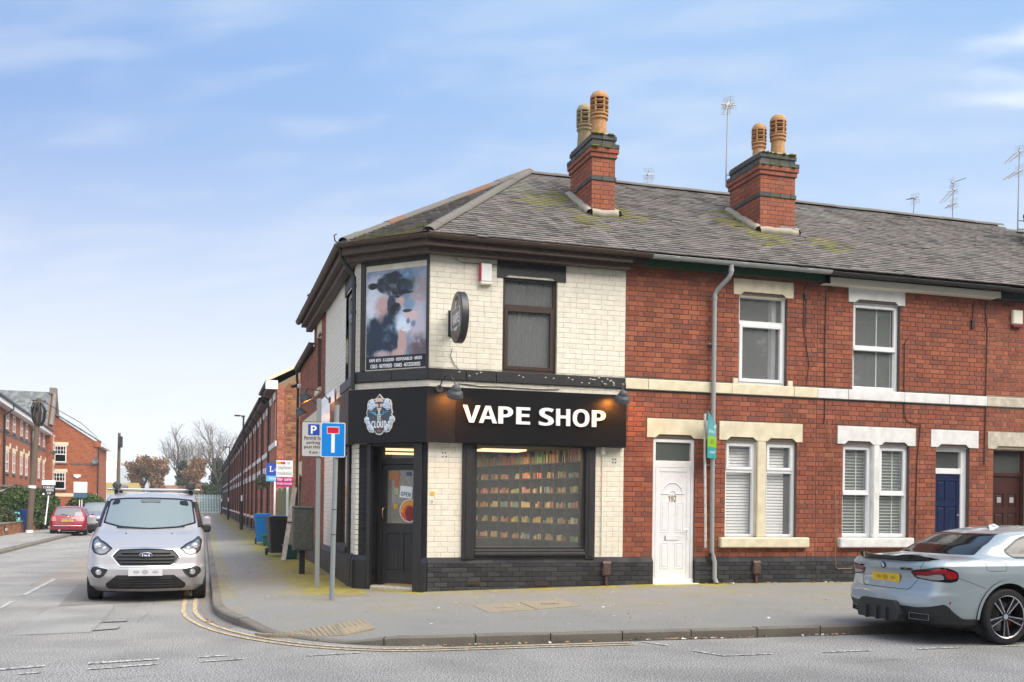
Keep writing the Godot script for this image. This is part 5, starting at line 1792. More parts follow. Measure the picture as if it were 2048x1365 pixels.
func house_second() -> void:
	var t := thing("brick_house", "red brick house with white lintels, white sash windows and dark blue front door", "house", Vector3(9.4, 0.1, -1.5), 0.0, "")
	var x0 := 7.43
	var x1 := 11.3
	var holes := [Rect2(8.02, 1.05, 0.67, 1.78), Rect2(8.84, 1.05, 0.67, 1.78), Rect2(10.13, 0.05, 0.79, 2.78), Rect2(8.21, 3.86, 1.05, 1.68)]
	house_shell(t, x0, x1, holes, [Rect2(7.89, 2.83, 1.75, 0.34), Rect2(8.69, 1.05, 0.15, 1.8), Rect2(7.92, 0.86, 1.66, 0.19), Rect2(10.0, 2.83, 1.12, 0.34), Rect2(8.1, 5.53, 1.26, 0.27)], M.mortar, M.white_stone, [[8.3, -1.0, 0.6, 1.0, 0], [9.5, -3.0, 0.8, 1.0, 1]], 250)
	plinth(ff, x0, 10.13, 0.12, BLUE_TONES, M.black_joint, M.brick, t)
	course(t, x0, x1, [8.1, 9.36, 10.4], M.white_stone)
	lintel(ff, 7.89, 9.64, 2.83, 3.17, [[8.05, 8.68], [8.86, 9.48]], M.white_stone, t)
	lintel(ff, 10.0, 11.12, 2.83, 3.17, [[10.16, 10.9]], M.white_stone, t)
	lintel(ff, 8.1, 9.36, 5.53, 5.81, [[8.25, 9.22]], M.white_stone, t)
	var g := Geo.new()
	bar(g, ff, 8.68, 1.04, 8.85, 2.85, -0.13, 0.01, 0.03)
	wpart("mullion", g, M.white_stone, t)
	g = Geo.new()
	bar(g, ff, 7.92, 0.86, 9.58, 1.05, -0.12, 0.1, 0.02)
	wpart("sill", g, M.white_stone, t)
	room(7.6, 0.2, -2.6, 9.8, 2.95, -0.27, M.room, t)
	room(9.95, 0.2, -2.6, 11.15, 2.95, -0.27, M.room, t)
	room(7.6, 3.3, -2.6, 10.4, 5.75, -0.27, M.dark_room, t)
	for x in [8.02, 8.84]:
		window(ff, x, 1.05, x + 0.67, 2.82, "sash", M.white_plastic, t)
		blind(ff, x + 0.04, 1.1, x + 0.63, 2.75, -0.2, 0.35, 0.06, t, M.blind)
	window(ff, 8.21, 3.87, 9.26, 5.54, "sash", M.white_plastic, t)
	blind(ff, 8.25, 3.92, 9.22, 5.45, -0.2, 0.2, 9.0, t, M.blind)
	g = Geo.new()
	bar(g, ff, 10.13, 0.2, 10.17, 2.82, -0.18, -0.1)
	bar(g, ff, 10.79, 0.2, 10.92, 2.82, -0.18, -0.09)
	bar(g, ff, 10.13, 2.31, 10.92, 2.42, -0.18, -0.095)
	bar(g, ff, 10.13, 2.75, 10.92, 2.83, -0.18, -0.092)
	var fr := wpart("door_frame", g, M.white_plastic, t)
	pane(ff, 10.16, 2.42, 10.8, 2.75, -0.14, fr, M.glass, "fanlight")
	var blue := mt(0.008, 0.018, 0.065, 0.35)
	var d := panel_door(t, 10.17, 10.79, 0.22, 2.31, -0.12, blue, [Rect2(10.25, 1.78, 0.2, 0.4), Rect2(10.52, 1.78, 0.2, 0.4), Rect2(10.25, 1.05, 0.2, 0.62), Rect2(10.52, 1.05, 0.2, 0.62), Rect2(10.25, 0.36, 0.2, 0.5), Rect2(10.52, 0.36, 0.2, 0.5)], "door")
	g = Geo.new()
	g.ball(Vector3(10.5, 0.98, -0.09), Vector3(0.036, 0.036, 0.028), 12, 8)
	wpart("door_knob", g, M.steel, d)
	g = Geo.new()
	g.tube([Vector3(10.75, 1.0, -0.12), Vector3(10.75, 1.0, -0.07), Vector3(10.66, 1.0, -0.065)], 0.009, 7)
	g.cyl(Vector3(10.75, 1.5, -0.12), Vector3(10.75, 1.5, -0.1), 0.022, 0.022, 10)
	wpart("door_handle", g, M.steel, d)
	g = Geo.new()
	g.box(Vector3(7.6, 5.8, 0.14), Vector3(11.48, 5.93, 0.17), 0.004)
	g.box(Vector3(7.48, 5.795, 0.0), Vector3(11.4, 5.81, 0.14))
	wpart("fascia_board", g, M.cream_plastic, t)
	gutter_run(Vector3(7.49, 5.97, 0.335), Vector3(11.5, 5.97, 0.335), M.black_plastic, t, 0.06)
	for c in [[[7.72, 5.8], [7.6, 5.68], [7.58, 4.6], [7.6, 3.9], [7.6, 3.3], [7.58, 3.2]], [[9.42, 4.9], [9.36, 4.8], [9.36, 3.9], [9.37, 3.4], [9.45, 3.3], [9.75, 3.25], [9.68, 2.6], [9.65, 1.2], [9.66, 0.8]], [[11.0, 5.75], [10.95, 5.6], [10.95, 5.3]], [[11.27, 5.75], [11.24, 5.6], [11.3, 5.2], [11.28, 3.9], [11.26, 2.5]]]:
		g = Geo.new()
		var p := []
		for q in c: p.append(Vector3(q[0], q[1], 0.013))
		g.tube(p, 0.009, 5)
		wpart("cable", g, M.black_plastic, t)
	for c in [[[7.66, 3.2], [7.78, 2.4], [7.86, 1.3], [7.84, 0.75], [7.85, 0.5], [7.9, 0.46], [8.2, 0.47]]]:
		g = Geo.new()
		var p := []
		for q in c: p.append(Vector3(q[0], q[1], 0.058))
		g.tube(p, 0.008, 5)
		wpart("cable", g, mt(0.3, 0.17, 0.1, 0.6), t)
	g = Geo.new()
	g.box(Vector3(10.91, 5.2, 0.0), Vector3(10.98, 5.36, 0.04), 0.006)
	wpart("junction_box", g, M.black_plastic, t)

func house_third() -> void:
	var t := thing("brick_house", "red brick house with pale mortar joints and a dark brown front door, at the edge", "house", Vector3(13.2, 0.1, -1.5), 0.0, "")
	var x0 := 11.3
	var x1 := 15.2
	var holes := [Rect2(11.5, 0.05, 0.85, 2.78), Rect2(12.9, 1.05, 1.6, 1.78), Rect2(13.0, 3.86, 1.05, 1.66)]
	house_shell(t, x0, x1, holes, [Rect2(11.35, 2.83, 1.17, 0.34), Rect2(12.8, 2.83, 1.8, 0.34)], M.pale_mortar, M.cream_stone, [[14.4, -2.4, 0.9, 1.0, 1], [14.6, -1.6, 0.8, 1.0, 0]], 60)
	plinth(ff, 12.35, x1, 0.12, BLUE_TONES, M.black_joint, M.brick, t, 0)
	var beige := worn(mt(0.62, 0.56, 0.46, 0.7), blotch, 0.8)
	course(t, x0, x1, [12.9, 14.1], beige)
	lintel(ff, 11.35, 12.52, 2.83, 3.17, [[11.53, 12.33]], beige, t)
	lintel(ff, 12.8, 14.6, 2.83, 3.17, [], beige, t)
	room(11.45, 0.2, -2.6, 12.6, 2.95, -0.27, M.dark_room, t)
	room(12.75, 0.2, -2.6, 15.0, 5.8, -0.27, M.dark_room, t)
	window(ff, 12.9, 1.05, 14.5, 2.82, "casement", M.white_plastic, t)
	window(ff, 13.0, 3.87, 14.05, 5.52, "sash", M.white_plastic, t)
	var wood := mt(0.05, 0.014, 0.01, 0.4)
	var g := Geo.new()
	ring(g, ff, 11.5, 0.2, 12.35, 2.83, 0.06, -0.19, -0.11)
	bar(g, ff, 11.55, 2.29, 12.3, 2.37, -0.19, -0.112)
	var fr := wpart("door_frame", g, wood, t)
	pane(ff, 11.56, 2.37, 12.29, 2.77, -0.15, fr, M.glass, "fanlight")
	var d := panel_door(t, 11.56, 12.29, 0.22, 2.29, -0.14, wood, [Rect2(11.66, 1.66, 0.22, 0.28), Rect2(11.97, 1.66, 0.22, 0.28), Rect2(11.64, 0.95, 0.24, 0.6), Rect2(11.96, 0.95, 0.24, 0.6), Rect2(11.64, 0.36, 0.24, 0.45), Rect2(11.96, 0.36, 0.24, 0.45)], "door")
	for x in [11.77, 12.08]:
		g = Geo.new()
		bar(g, ff, x - 0.05, 1.76, x + 0.05, 1.87, -0.146, -0.138, 0.002)
		wpart("door_light", g, mt(0.35, 0.38, 0.38, 0.3), d)
	g = Geo.new()
	g.tube([Vector3(11.6, 1.02, -0.13), Vector3(11.6, 1.02, -0.08), Vector3(11.74, 1.02, -0.075)], 0.011, 8)
	wpart("door_handle", g, mt(0.6, 0.42, 0.15, 0.25, 0.9), d)
	g = Geo.new()
	g.box(Vector3(11.44, 5.78, 0.0), Vector3(15.3, 5.95, 0.16), 0.004)
	wpart("fascia_board", g, M.black_paint, t)
	gutter_run(Vector3(11.5, 5.96, 0.33), Vector3(15.3, 5.96, 0.33), M.black_plastic, t, 0.06)
	chimney(t, Vector3(15.2, 7.05, -1.45), 0.8, 1.25, 8.74, [[15.0, -1.9, 0.14, 0.5, M.pot]], M.brick)
	flashing(t, 14.8, 15.6, -1.45, -2.7)
	g = Geo.new()
	g.box(Vector3(11.87, 5.33, 0.0), Vector3(12.12, 5.62, 0.08), 0.02)
	var a := solo("alarm_box", g, M.cream_plastic, "cream burglar alarm box on the brick house at the edge", "alarm box")
	g = Geo.new()
	g.box(Vector3(11.88, 5.27, 0.004), Vector3(12.11, 5.329, 0.076), 0.01)
	part("alarm_lamp", g, mt(0.2, 0.01, 0.02, 0.4), a)

func house_fourth() -> void:
	var t := thing("brick_house", "far end of the brick row, only its lower slate roof showing", "house", Vector3(17.2, 0.1, -1.5), 0.0, "")
	house_shell(t, 15.2, 19.2, [], [], M.mortar, M.cream_stone, [], 0, 0.12)


func terrace() -> void:
	brick_far = brick_picture()
	M.far_brick = mt(1, 1, 1, 0.9)
	M.far_brick.albedo_texture = brick_far
	M.far_brick.uv1_triplanar = true
	M.far_brick.uv1_world_triplanar = true
	M.far_brick.uv1_scale = Vector3.ONE / 1.42
	var z := -21.3
	var first := true
	var proto: Node3D = null
	var k := 0
	while z > -124.0:
		var step := 0.0 if k > 0 else 0.18
		if k == 0:
			terrace_house(z, step, "brick terrace house nearest along the side street, with an orange brick gable", true)
			z -= 4.7
		elif proto == null:
			proto = terrace_house(z, 0.0, "brick terrace house second along the side street, beyond the orange gable", false)
			z -= 4.7
		else:
			var c := proto.duplicate()
			c.name = numbered("terrace_house")
			add_child(c)
			c.position.z = z
			c.set_meta("label", ("%s brick terrace house along the side street, counted from the orange gable" % ORDINAL[k]) if z > -119.0 else "last brick terrace house of the long row, next to the palisade fence")
			c.set_meta("group", "brick terrace houses along the side street")
			z -= 4.7
		k += 1

var brick_far: ImageTexture
const ORDINAL := ["first", "second", "third", "fourth", "fifth", "sixth", "seventh", "eighth", "ninth", "tenth", "eleventh", "twelfth", "thirteenth", "fourteenth", "fifteenth", "sixteenth", "seventeenth", "eighteenth", "nineteenth", "twentieth", "twenty-first", "twenty-second"]

func brick_picture() -> ImageTexture:
	var im := Image.create(256, 256, false, Image.FORMAT_RGB8)
	im.fill(Color(0.42, 0.33, 0.29))
	var r := RandomNumberGenerator.new()
	r.seed = 21
	for row in 16:
		var x := -(row % 2) * 20
		while x < 256:
			var c: Color = RED_TONES[r.randi() % 7] * r.randf_range(1.0, 1.35)
			c = c.lerp(Color(0.2, 0.15, 0.13), 0.25).linear_to_srgb()
			for w in [0, 256]:
				im.fill_rect(Rect2i(x + 1 + w, row * 16 + 1, 38, 14), c)
			x += 40
	return ImageTexture.create_from_image(im)

func terrace_house(z: float, lift: float, label: String, gable: bool) -> Node3D:
	var t := thing("terrace_house", label, "house", Vector3(-1.05, 0.1, z), 0.0, "" if gable else "")
	var x := 0.0
	var L := 4.7
	var f := frame(Vector3(0, 0, -L), Vector3.BACK)      # along the street front
	var g := Geo.new()
	var y := lift
	var holes := [Rect2(0.5, 0.8, 1.0, 1.85), Rect2(2.7, 0.05, 0.85, 2.6), Rect2(0.5, 3.55 + y, 0.95, 1.6), Rect2(2.9, 3.55 + y, 0.95, 1.6)]
	slab(g, f, Rect2(0, 0, L, 5.6 + y), holes, 0.25, 0.0)
	part("front_wall", g, M.far_brick, t)
	g = Geo.new()
	g.box(Vector3(8.0, 0, -L), Vector3(8.2, 5.6, 0))
	part("back_wall", g, M.far_brick, t)
	g = Geo.new()
	bar(g, f, 0.0, 3.36 + y, L, 3.56 + y, -0.05, 0.05)
	part("string_course", g, M.white_stone, t)
	for q in [[0.3, 1.7, 2.65, 2.97], [2.5, 3.75, 2.65, 2.97], [0.35, 1.6, 5.15 + y, 5.42 + y], [2.75, 4.0, 5.15 + y, 5.42 + y], [0.35, 1.65, 0.66, 0.8]]:
		g = Geo.new()
		bar(g, f, q[0], q[2], q[1], q[3], -0.1, 0.03 if q[2] > 1.0 else 0.1)
		part("sill" if q[2] < 1.0 else "lintel", g, M.white_stone, t)
	for h in [holes[0], holes[2], holes[3]]:
		g = Geo.new()
		ring(g, f, h.position.x, h.position.y, h.end.x, h.end.y, 0.07, -0.12, -0.05)
		bar(g, f, h.position.x, (h.position.y + h.end.y) / 2 - 0.04, h.end.x, (h.position.y + h.end.y) / 2 + 0.04, -0.118, -0.055)
		var w := part("window", g, M.white_plastic, t)
		g = Geo.new()
		bar(g, f, h.position.x + 0.06, h.position.y + 0.06, h.end.x - 0.06, h.end.y - 0.06, -0.11, -0.1, 0.0)
		part("pane", g, mt(0.03, 0.035, 0.04, 0.08), w)
	g = Geo.new()
	ring(g, f, 2.7, 0.05, 3.55, 2.65, 0.08, -0.14, -0.05)
	part("door_frame", g, M.white_plastic, t)
	g = Geo.new()
	bar(g, f, 2.78, 0.08, 3.47, 2.57, -0.13, -0.1)
	part("door", g, mt(0.3, 0.28, 0.26, 0.5), t)
	g = Geo.new()
	bar(g, f, 2.6, -0.02, 3.65, 0.14, -0.05, 0.25, 0.02)
	part("door_step", g, M.kerb, t)
	g = Geo.new()
	bar(g, f, 0.0, 0.0, 2.6, 0.5, -0.02, 0.03)
	bar(g, f, 3.66, 0.0, L, 0.5, -0.02, 0.03)
	part("plinth", g, M.black_paint, t)
	g = Geo.new()
	g.box(Vector3(-0.3, 5.5 + y, -L), Vector3(0.0, 5.56 + y, 0))
	g.box(Vector3(-0.32, 5.56 + y, -L), Vector3(-0.28, 5.72 + y, 0.0))
	part("eaves_board", g, M.brown_gutter, t)
	g = Geo.new()
	g.tube([Vector3(-0.38, 5.7 + y, -L + 0.05), Vector3(-0.38, 5.7 + y, 0.04)], 0.06, 8)
	part("gutter", g, M.black_plastic, t)
	g = Geo.new()
	g.quad(Vector3(-0.4, 5.74 + y, 0.05), Vector3(-0.4, 5.74 + y, -L), Vector3(4.1, 8.1 + y, -L), Vector3(4.1, 8.1 + y, 0.05), Vector3(-1, 2, 0))
	g.quad(Vector3(8.6, 5.74 + y, 0.05), Vector3(8.6, 5.74 + y, -L), Vector3(4.1, 8.1 + y, -L), Vector3(4.1, 8.1 + y, 0.05), Vector3(1, 2, 0))
	g.quad(Vector3(-0.4, 5.70 + y, 0.05), Vector3(-0.4, 5.70 + y, -L), Vector3(4.1, 8.04 + y, -L), Vector3(4.1, 8.04 + y, 0.05), Vector3(1, -2, 0))
	part("roof", g, M.ridge, t)
	g = Geo.new()
	g.tube([Vector3(-0.38, 5.65 + y, -L + 0.6), Vector3(-0.3, 5.55 + y, -L + 0.6), Vector3(-0.06, 5.3 + y, -L + 0.6), Vector3(-0.06, 0.1, -L + 0.6)], 0.04, 8)
	part("downpipe", g, M.black_plastic, t)
	if gable:
		g = Geo.new()
		var p := PackedVector2Array([Vector2(0, 0), Vector2(8.2, 0), Vector2(8.2, 5.55), Vector2(4.1, 8.0 + y), Vector2(0, 5.62 + y)])
		g.prism(p, -0.25, -0.009, frame(Vector3.ZERO, Vector3.RIGHT))
		var w := part("gable_wall", g, worn(mt(0.3, 0.22, 0.14, 0.95), fine, 3.0), t)
		var list := []
		for b in lay(frame(Vector3(-1.05, 0, z), Vector3.RIGHT), Rect2(0.32, 0.1, 7.0, 7.9), [], 0.0885, "flemish", 6, 0.012):
			var q: Vector3 = b[0].origin
			if q.y < 5.5 + y + (q.x + 1.05) * 0.57: list.append(b)
		set_bricks("brick", list, ORANGE_TONES, M.brick, w, 150, 0.05)
		list = lay(frame(Vector3(-1.05, 0, z), Vector3.RIGHT), Rect2(0, 0.1, 0.32, 5.5 + y), [], 0.0885, "flemish", 8)
		set_bricks("quoin_brick", list, RED_TONES, M.brick, w, 60, 0.05)
		g = Geo.new()
		g.box(Vector3(-0.42, 5.42 + y, -0.02), Vector3(0.02, 5.74 + y, 0.06), 0.01)
		part("bargeboard_foot", g, M.white, t)
		g = Geo.new()
		var up := Vector3(4.5, 2.36, 0).normalized()
		g.quad(Vector3(-0.4, 5.68 + y, 0.07), Vector3(4.1, 8.04 + y, 0.07), Vector3(4.1, 8.16 + y, 0.07), Vector3(-0.4, 5.80 + y, 0.07), Vector3.BACK)
		g.quad(Vector3(-0.4, 5.80 + y, 0.07), Vector3(4.1, 8.16 + y, 0.07), Vector3(4.1, 8.16 + y, -0.1), Vector3(-0.4, 5.80 + y, -0.1), Vector3(-1, 2, 0))
		part("verge", g, M.cream_stone, t)
		for c in [[3.4, 0.5, 9.2]]:
			g = Geo.new()
			g.box(Vector3(c[0], 7.0, -0.9), Vector3(c[0] + 0.9, c[2], -0.2))
			part("chimney", g, M.far_brick, t)
	else:
		g = Geo.new()
		g.box(Vector3(3.7, 7.5, -0.35), Vector3(4.5, 9.0, 0.35))
		g.box(Vector3(3.64, 8.8, -0.41), Vector3(4.56, 8.95, 0.41))
		part("chimney", g, M.far_brick, t)
		for s in [-0.15, 0.15]:
			g = Geo.new()
			g.lathe([Vector2(0.13, 0), Vector2(0.1, 0.4), Vector2(0.12, 0.42), Vector2(0.0, 0.43)], Vector3(4.1 + s, 9.0, 0), 10)
			part("chimney_pot", g, M.pot, t)
	return t


func grow(g: Geo, p: Vector3, d: Vector3, l: float, r: float, depth: int, spread: float, lift: float, tips: Array, sides := 5) -> void:
	var pts := [p]
	var q := p
	var e := d
	for i in 3:
		e = (e + Vector3(rng.randf_range(-1, 1), rng.randf_range(-0.6, 1) * 0.7, rng.randf_range(-1, 1)) * 0.13).normalized()
		q += e * l / 3.0
		pts.append(q)
	g.tube(pts, r, sides, r * 0.62)
	if depth <= 0:
		tips.append([q, e])
		return
	var n := 3 if depth > 1 else 4
	for i in n:
		var at: Vector3 = pts[3] if i == 0 else pts[1 + (i % 3)]
		var side := Vector3(rng.randf_range(-1, 1), rng.randf_range(-0.4, 0.6), rng.randf_range(-1, 1))
		side = (side - e * side.dot(e)).normalized()
		var nd := (e * (1.0 - spread) + side * spread + Vector3.UP * lift).normalized() if i > 0 else (e + side * 0.25).normalized()
		grow(g, at, nd, l * rng.randf_range(0.6, 0.82), r * (0.68 if i == 0 else 0.52), depth - 1, spread, lift, tips, maxi(3, sides - 1))

func slip_mesh(twig := false) -> ArrayMesh:
	var g := Geo.new()
	for i in (4 if twig else 6):
		var b := Basis(Vector3.UP, TAU * i / 5.0 + i) * Basis(Vector3.RIGHT, 0.5 + 0.45 * (i % 3))
		var o := Vector3(sin(i * 2.4), cos(i * 1.7), sin(i * 3.9)) * 0.35
		if twig:
			g.tri(o, o + b * Vector3(0.05, 1.3, 0), o + b * Vector3(-0.05, 0.4, 0.03), b * Vector3.BACK)
		else:
			g.quad(o, o + b * Vector3(0.3, 0.35, 0.08), o + b * Vector3(0, 0.8, 0), o + b * Vector3(-0.3, 0.35, 0.08), b * Vector3.BACK + Vector3.UP * 0.6)
	return g.mesh()

func bare_tree(called: String, label: String, at: Vector3, h: float, depth: int, cloud: int, tone: Array, ivy: float, group := "", spread := 0.52, lift := 0.28) -> Node3D:
	var t := thing(called, label, "tree", at, 0.0, group)
	var g := Geo.new()
	var tips := []
	var stems := 1 if ivy < 0.2 else 2
	for s in stems:
		grow(g, Vector3(s * 0.4, 0, 0), Vector3(rng.randf_range(-0.12, 0.12), 1, rng.randf_range(-0.1, 0.1)).normalized(), h * 0.34, h * (0.022 if ivy > 0.2 else 0.03), depth, spread, lift, tips, 7)
	part("trunk", g, M.bark, t)
	if cloud > 0:
		var where := []
		var cols := []
		for i in cloud:
			var tip: Array = tips[rng.randi() % tips.size()]
			var k := rng.randf_range(0.1, 0.3) * h / 10.0
			var p: Vector3 = tip[0] + Vector3(rng.randfn(), rng.randfn(), rng.randfn()) * h * 0.028
			if called == "columnar_tree":
				k *= 1.7
				if i % 2 == 0:
					var y := rng.randf()
					var a := rng.randf() * TAU
					var w := h * 0.17 * minf(1.0, 0.5 + y * 2.0) * pow(1.0 - y * 0.93, 0.5) * sqrt(rng.randf())
					p = Vector3(cos(a) * w, y * h * 0.85 + 0.3, sin(a) * w)
			where.append(Transform3D(Basis(Vector3(rng.randf_range(-1, 1), rng.randf_range(-1, 1), rng.randf_range(-1, 1)).normalized(), rng.randf() * TAU) * Basis.from_scale(Vector3.ONE * k), at + p))
			cols.append(tone[rng.randi() % tone.size()] * rng.randf_range(0.8, 1.15))
		copies("crown", slip_mesh(called != "columnar_tree"), M.leaf, where, cols, t)
	if ivy > 0.0:
		var where := []
		var cols := []
		for i in int(1500 * ivy):
			var y := pow(rng.randf(), 1.5) * h * 0.62
			var w := lerpf(0.16, 0.05, y / (h * 0.62)) * h * rng.randf()
			var a := rng.randf() * TAU
			where.append(Transform3D(Basis(Vector3(rng.randf_range(-1, 1), 1, rng.randf_range(-1, 1)).normalized(), rng.randf() * TAU) * Basis.from_scale(Vector3.ONE * rng.randf_range(0.25, 0.5)), at + Vector3(cos(a) * w + 0.2, y + 0.3, sin(a) * w)))
			cols.append(Color(0.035, 0.06, 0.02).lerp(Color(0.07, 0.095, 0.03), rng.randf()))
		copies("ivy", slip_mesh(), M.leaf, where, cols, t)
	return t

func leafy(called: String, label: String, category: String, at: Vector3, size: Vector3, count: int, leaf: float, tones: Array, columnar := false, group := "") -> void:
	var t := thing(called, label, category, at, 0.0, group)
	var g := Geo.new()
	if columnar:
		g.tube([Vector3.ZERO, Vector3(0, size.y * 1.6, 0)], 0.12, 6, 0.03)
	else:
		for i in 5: g.tube([Vector3(rng.randf_range(-0.3, 0.3) * size.x, 0, 0), Vector3(rng.randf_range(-0.7, 0.7) * size.x, size.y * 1.2, rng.randf_range(-0.5, 0.5) * size.z)], 0.04, 5, 0.02)
	part("trunk" if columnar else "stems", g, M.bark, t)
	var where := []
	var cols := []
	var f := FastNoiseLite.new()
	f.seed = int(absf(at.z * 7.0)) + 1
	f.frequency = 0.55 / maxf(size.x, 0.4)
	for i in count:
		var d := Vector3(rng.randfn(), rng.randfn(), rng.randfn()).normalized()
		var lump := 1.0 + f.get_noise_3dv(d * size + at) * 0.5
		var rr := pow(rng.randf(), 0.35) * lump
		var p := d * size * rr + Vector3(0, size.y, 0)
		if columnar:
			var y := rng.randf()
			var a := rng.randf() * TAU
			var w: float = minf(1.0, 0.35 + y * 2.2) * pow(1.0 - y, 0.6) * 1.15 * (0.25 + 0.75 * sqrt(rng.randf())) * (1.0 + 0.55 * f.get_noise_2d(a * 2.0 + at.x, y * 14.0))
			y *= 1.0 + 0.12 * f.get_noise_2d(a * 3.0, at.x)
			p = Vector3(cos(a) * w * size.x, y * size.y * 2.0, sin(a) * w * size.z)
		if p.y < 0.03: continue
		where.append(Transform3D(Basis(Vector3(rng.randf_range(-1, 1), rng.randf_range(-1, 1), rng.randf_range(-1, 1)).normalized(), rng.randf() * TAU) * Basis.from_scale(Vector3.ONE * leaf * rng.randf_range(0.7, 1.4)), at + p))
		cols.append(tones[rng.randi() % tones.size()] * rng.randf_range(0.75, 1.2))
	copies("crown" if columnar else "foliage", slip_mesh(), M.leaf, where, cols, t)


func left_side() -> void:
	M.new_brick = worn(mt(0.42, 0.135, 0.06, 0.9), brick_picture_fine(), 0.9)
	M.grey_slate = worn(mt(0.22, 0.24, 0.24, 0.7), slate_picture(), 0.5)
	town_houses()
	gabled_wing()
	end_block()
	for w in [[-11.5, -28.0, -34.6, 0.56, "low brick garden wall nearest the street edge, below the clipped hedge"], [-11.5, -36.4, -41.0, 0.5, "low brick garden wall beyond the telegraph pole, below the tall hedge"]]:
		var t := thing("garden_wall", w[4], "wall", Vector3(w[0], 0.1, (w[1] + w[2]) / 2))
		var f := frame(Vector3(w[0] + 0.11, 0.1, w[1]), Vector3.FORWARD)
		var g := Geo.new()
		g.box(Vector3(w[0] - 0.11, 0.1, w[2]), Vector3(w[0] + 0.1, w[3], w[1]))
		var o := wpart("wall_core", g, M.mortar, t)
		var e := frame(Vector3(w[0] - 0.11, 0.1, w[1]), Vector3.RIGHT)
		var list := lay(f, Rect2(0, 0, w[1] - w[2], w[3] - 0.1), [], 0.0885, "flemish", 6)
		list.append_array(lay(e, Rect2(0, 0, 0.22, w[3] - 0.1), [], 0.0885, "header", 6))
		set_bricks("brick", list, ORANGE_TONES, M.brick, o, 60, 0.05)
		g = Geo.new()
		g.box(Vector3(w[0] - 0.14, w[3], w[2]), Vector3(w[0] + 0.15, w[3] + 0.06, w[1]), 0.015)
		wpart("coping", g, M.kerb, t)
	var hedge := [Color(0.035, 0.05, 0.015), Color(0.05, 0.075, 0.02), Color(0.075, 0.095, 0.03), Color(0.03, 0.04, 0.015), Color(0.1, 0.09, 0.04)]
	var bright := [Color(0.04, 0.075, 0.015), Color(0.06, 0.11, 0.02), Color(0.09, 0.14, 0.035), Color(0.03, 0.05, 0.012)]
	leafy("hedge", "dark clipped hedge behind the garden wall nearest the picture edge", "hedge", Vector3(-12.5, 0.3, -31.2), Vector3(1.0, 0.47, 3.6), 4200, 0.13, hedge)
	leafy("hedge", "tall green bushy hedge behind the black and white estate agent board", "hedge", Vector3(-12.2, 0.1, -39.5), Vector3(1.5, 0.95, 3.2), 5200, 0.15, bright)
	leafy("hedge", "rounded green shrub against the end brick block, behind the grey car", "hedge", Vector3(-11.0, 0.1, -56.0), Vector3(1.2, 0.95, 2.0), 3600, 0.15, bright)
	telegraph_pole(Vector3(-11.07, 0.1, -33.5), Vector3(-10.72, 6.16, -33.5), 0.15, "leaning wooden telegraph pole with a tangle of cables, by the garden wall", true)
	telegraph_pole(Vector3(-10.83, 0.1, -80.0), Vector3(-10.77, 7.6, -80.0), 0.17, "plain straight wooden pole standing far down the side street", false)
	agent_board_left()

func brick_picture_fine() -> ImageTexture:
	var im := Image.create(256, 256, false, Image.FORMAT_L8)
	im.fill(Color(0.72, 0.72, 0.72))
	var r := RandomNumberGenerator.new()
	r.seed = 22
	for row in 16:
		var x := -(row % 2) * 20
		while x < 256:
			var v := r.randf_range(0.78, 1.0)
			for w in [0, 256]:
				im.fill_rect(Rect2i(x + 1 + w, row * 16 + 2, 38, 13), Color(v, v, v))
			x += 40
	return ImageTexture.create_from_image(im)

func slate_picture() -> ImageTexture:
	var im := Image.create(256, 256, false, Image.FORMAT_L8)
	im.fill(Color(0.45, 0.45, 0.45))
	var r := RandomNumberGenerator.new()
	r.seed = 23
	for row in 12:
		var x := -(row % 2) * 16
		while x < 256:
			var v := r.randf_range(0.6, 1.0)
			for w in [0, 256]:
				im.fill_rect(Rect2i(x + 1 + w, row * 21 + 2, 30, 19), Color(v, v, v))
			x += 32
	return ImageTexture.create_from_image(im)

var fa := frame(Vector3(-14.75, 0.0, -40.0), Vector3(-0.045, 0, -1).normalized())

func tall_window(f: Transform3D, x: float, y0: float, y1: float, w: float, head: bool, t: Node) -> void:
	var g := Geo.new()
	ring(g, f, x - w / 2, y0, x + w / 2, y1, 0.1, -0.06, 0.02)
	bar(g, f, x - w / 2, (y0 + y1) / 2 - 0.05, x + w / 2, (y0 + y1) / 2 + 0.05, -0.058, 0.03)
	bar(g, f, x - 0.025, y0 + 0.05, x + 0.025, y1 - 0.05, -0.05, 0.012)
	var o := wpart("window", g, M.white_plastic, t)
	g = Geo.new()
	bar(g, f, x - w / 2 + 0.08, y0 + 0.08, x + w / 2 - 0.08, y1 - 0.08, -0.05, -0.01, 0.0)
	wpart("pane", g, mt(0.2, 0.21, 0.22, 0.1), o)
	g = Geo.new()
	bar(g, f, x - w / 2 - 0.08, y0 - 0.14, x + w / 2 + 0.08, y0, -0.05, 0.1, 0.01)
	wpart("sill", g, M.kerb, t)
	if head:
		g = Geo.new()
		bar(g, f, x - w / 2 - 0.1, y1, x + w / 2 + 0.1, y1 + 0.36, -0.05, 0.05, 0.01)
		bar(g, f, x + w / 2 + 0.5, y1 + 0.25, x + w / 2 + 0.8, y1 + 0.6, -0.05, 0.06, 0.01)
		wpart("lintel", g, M.cream_stone, t)

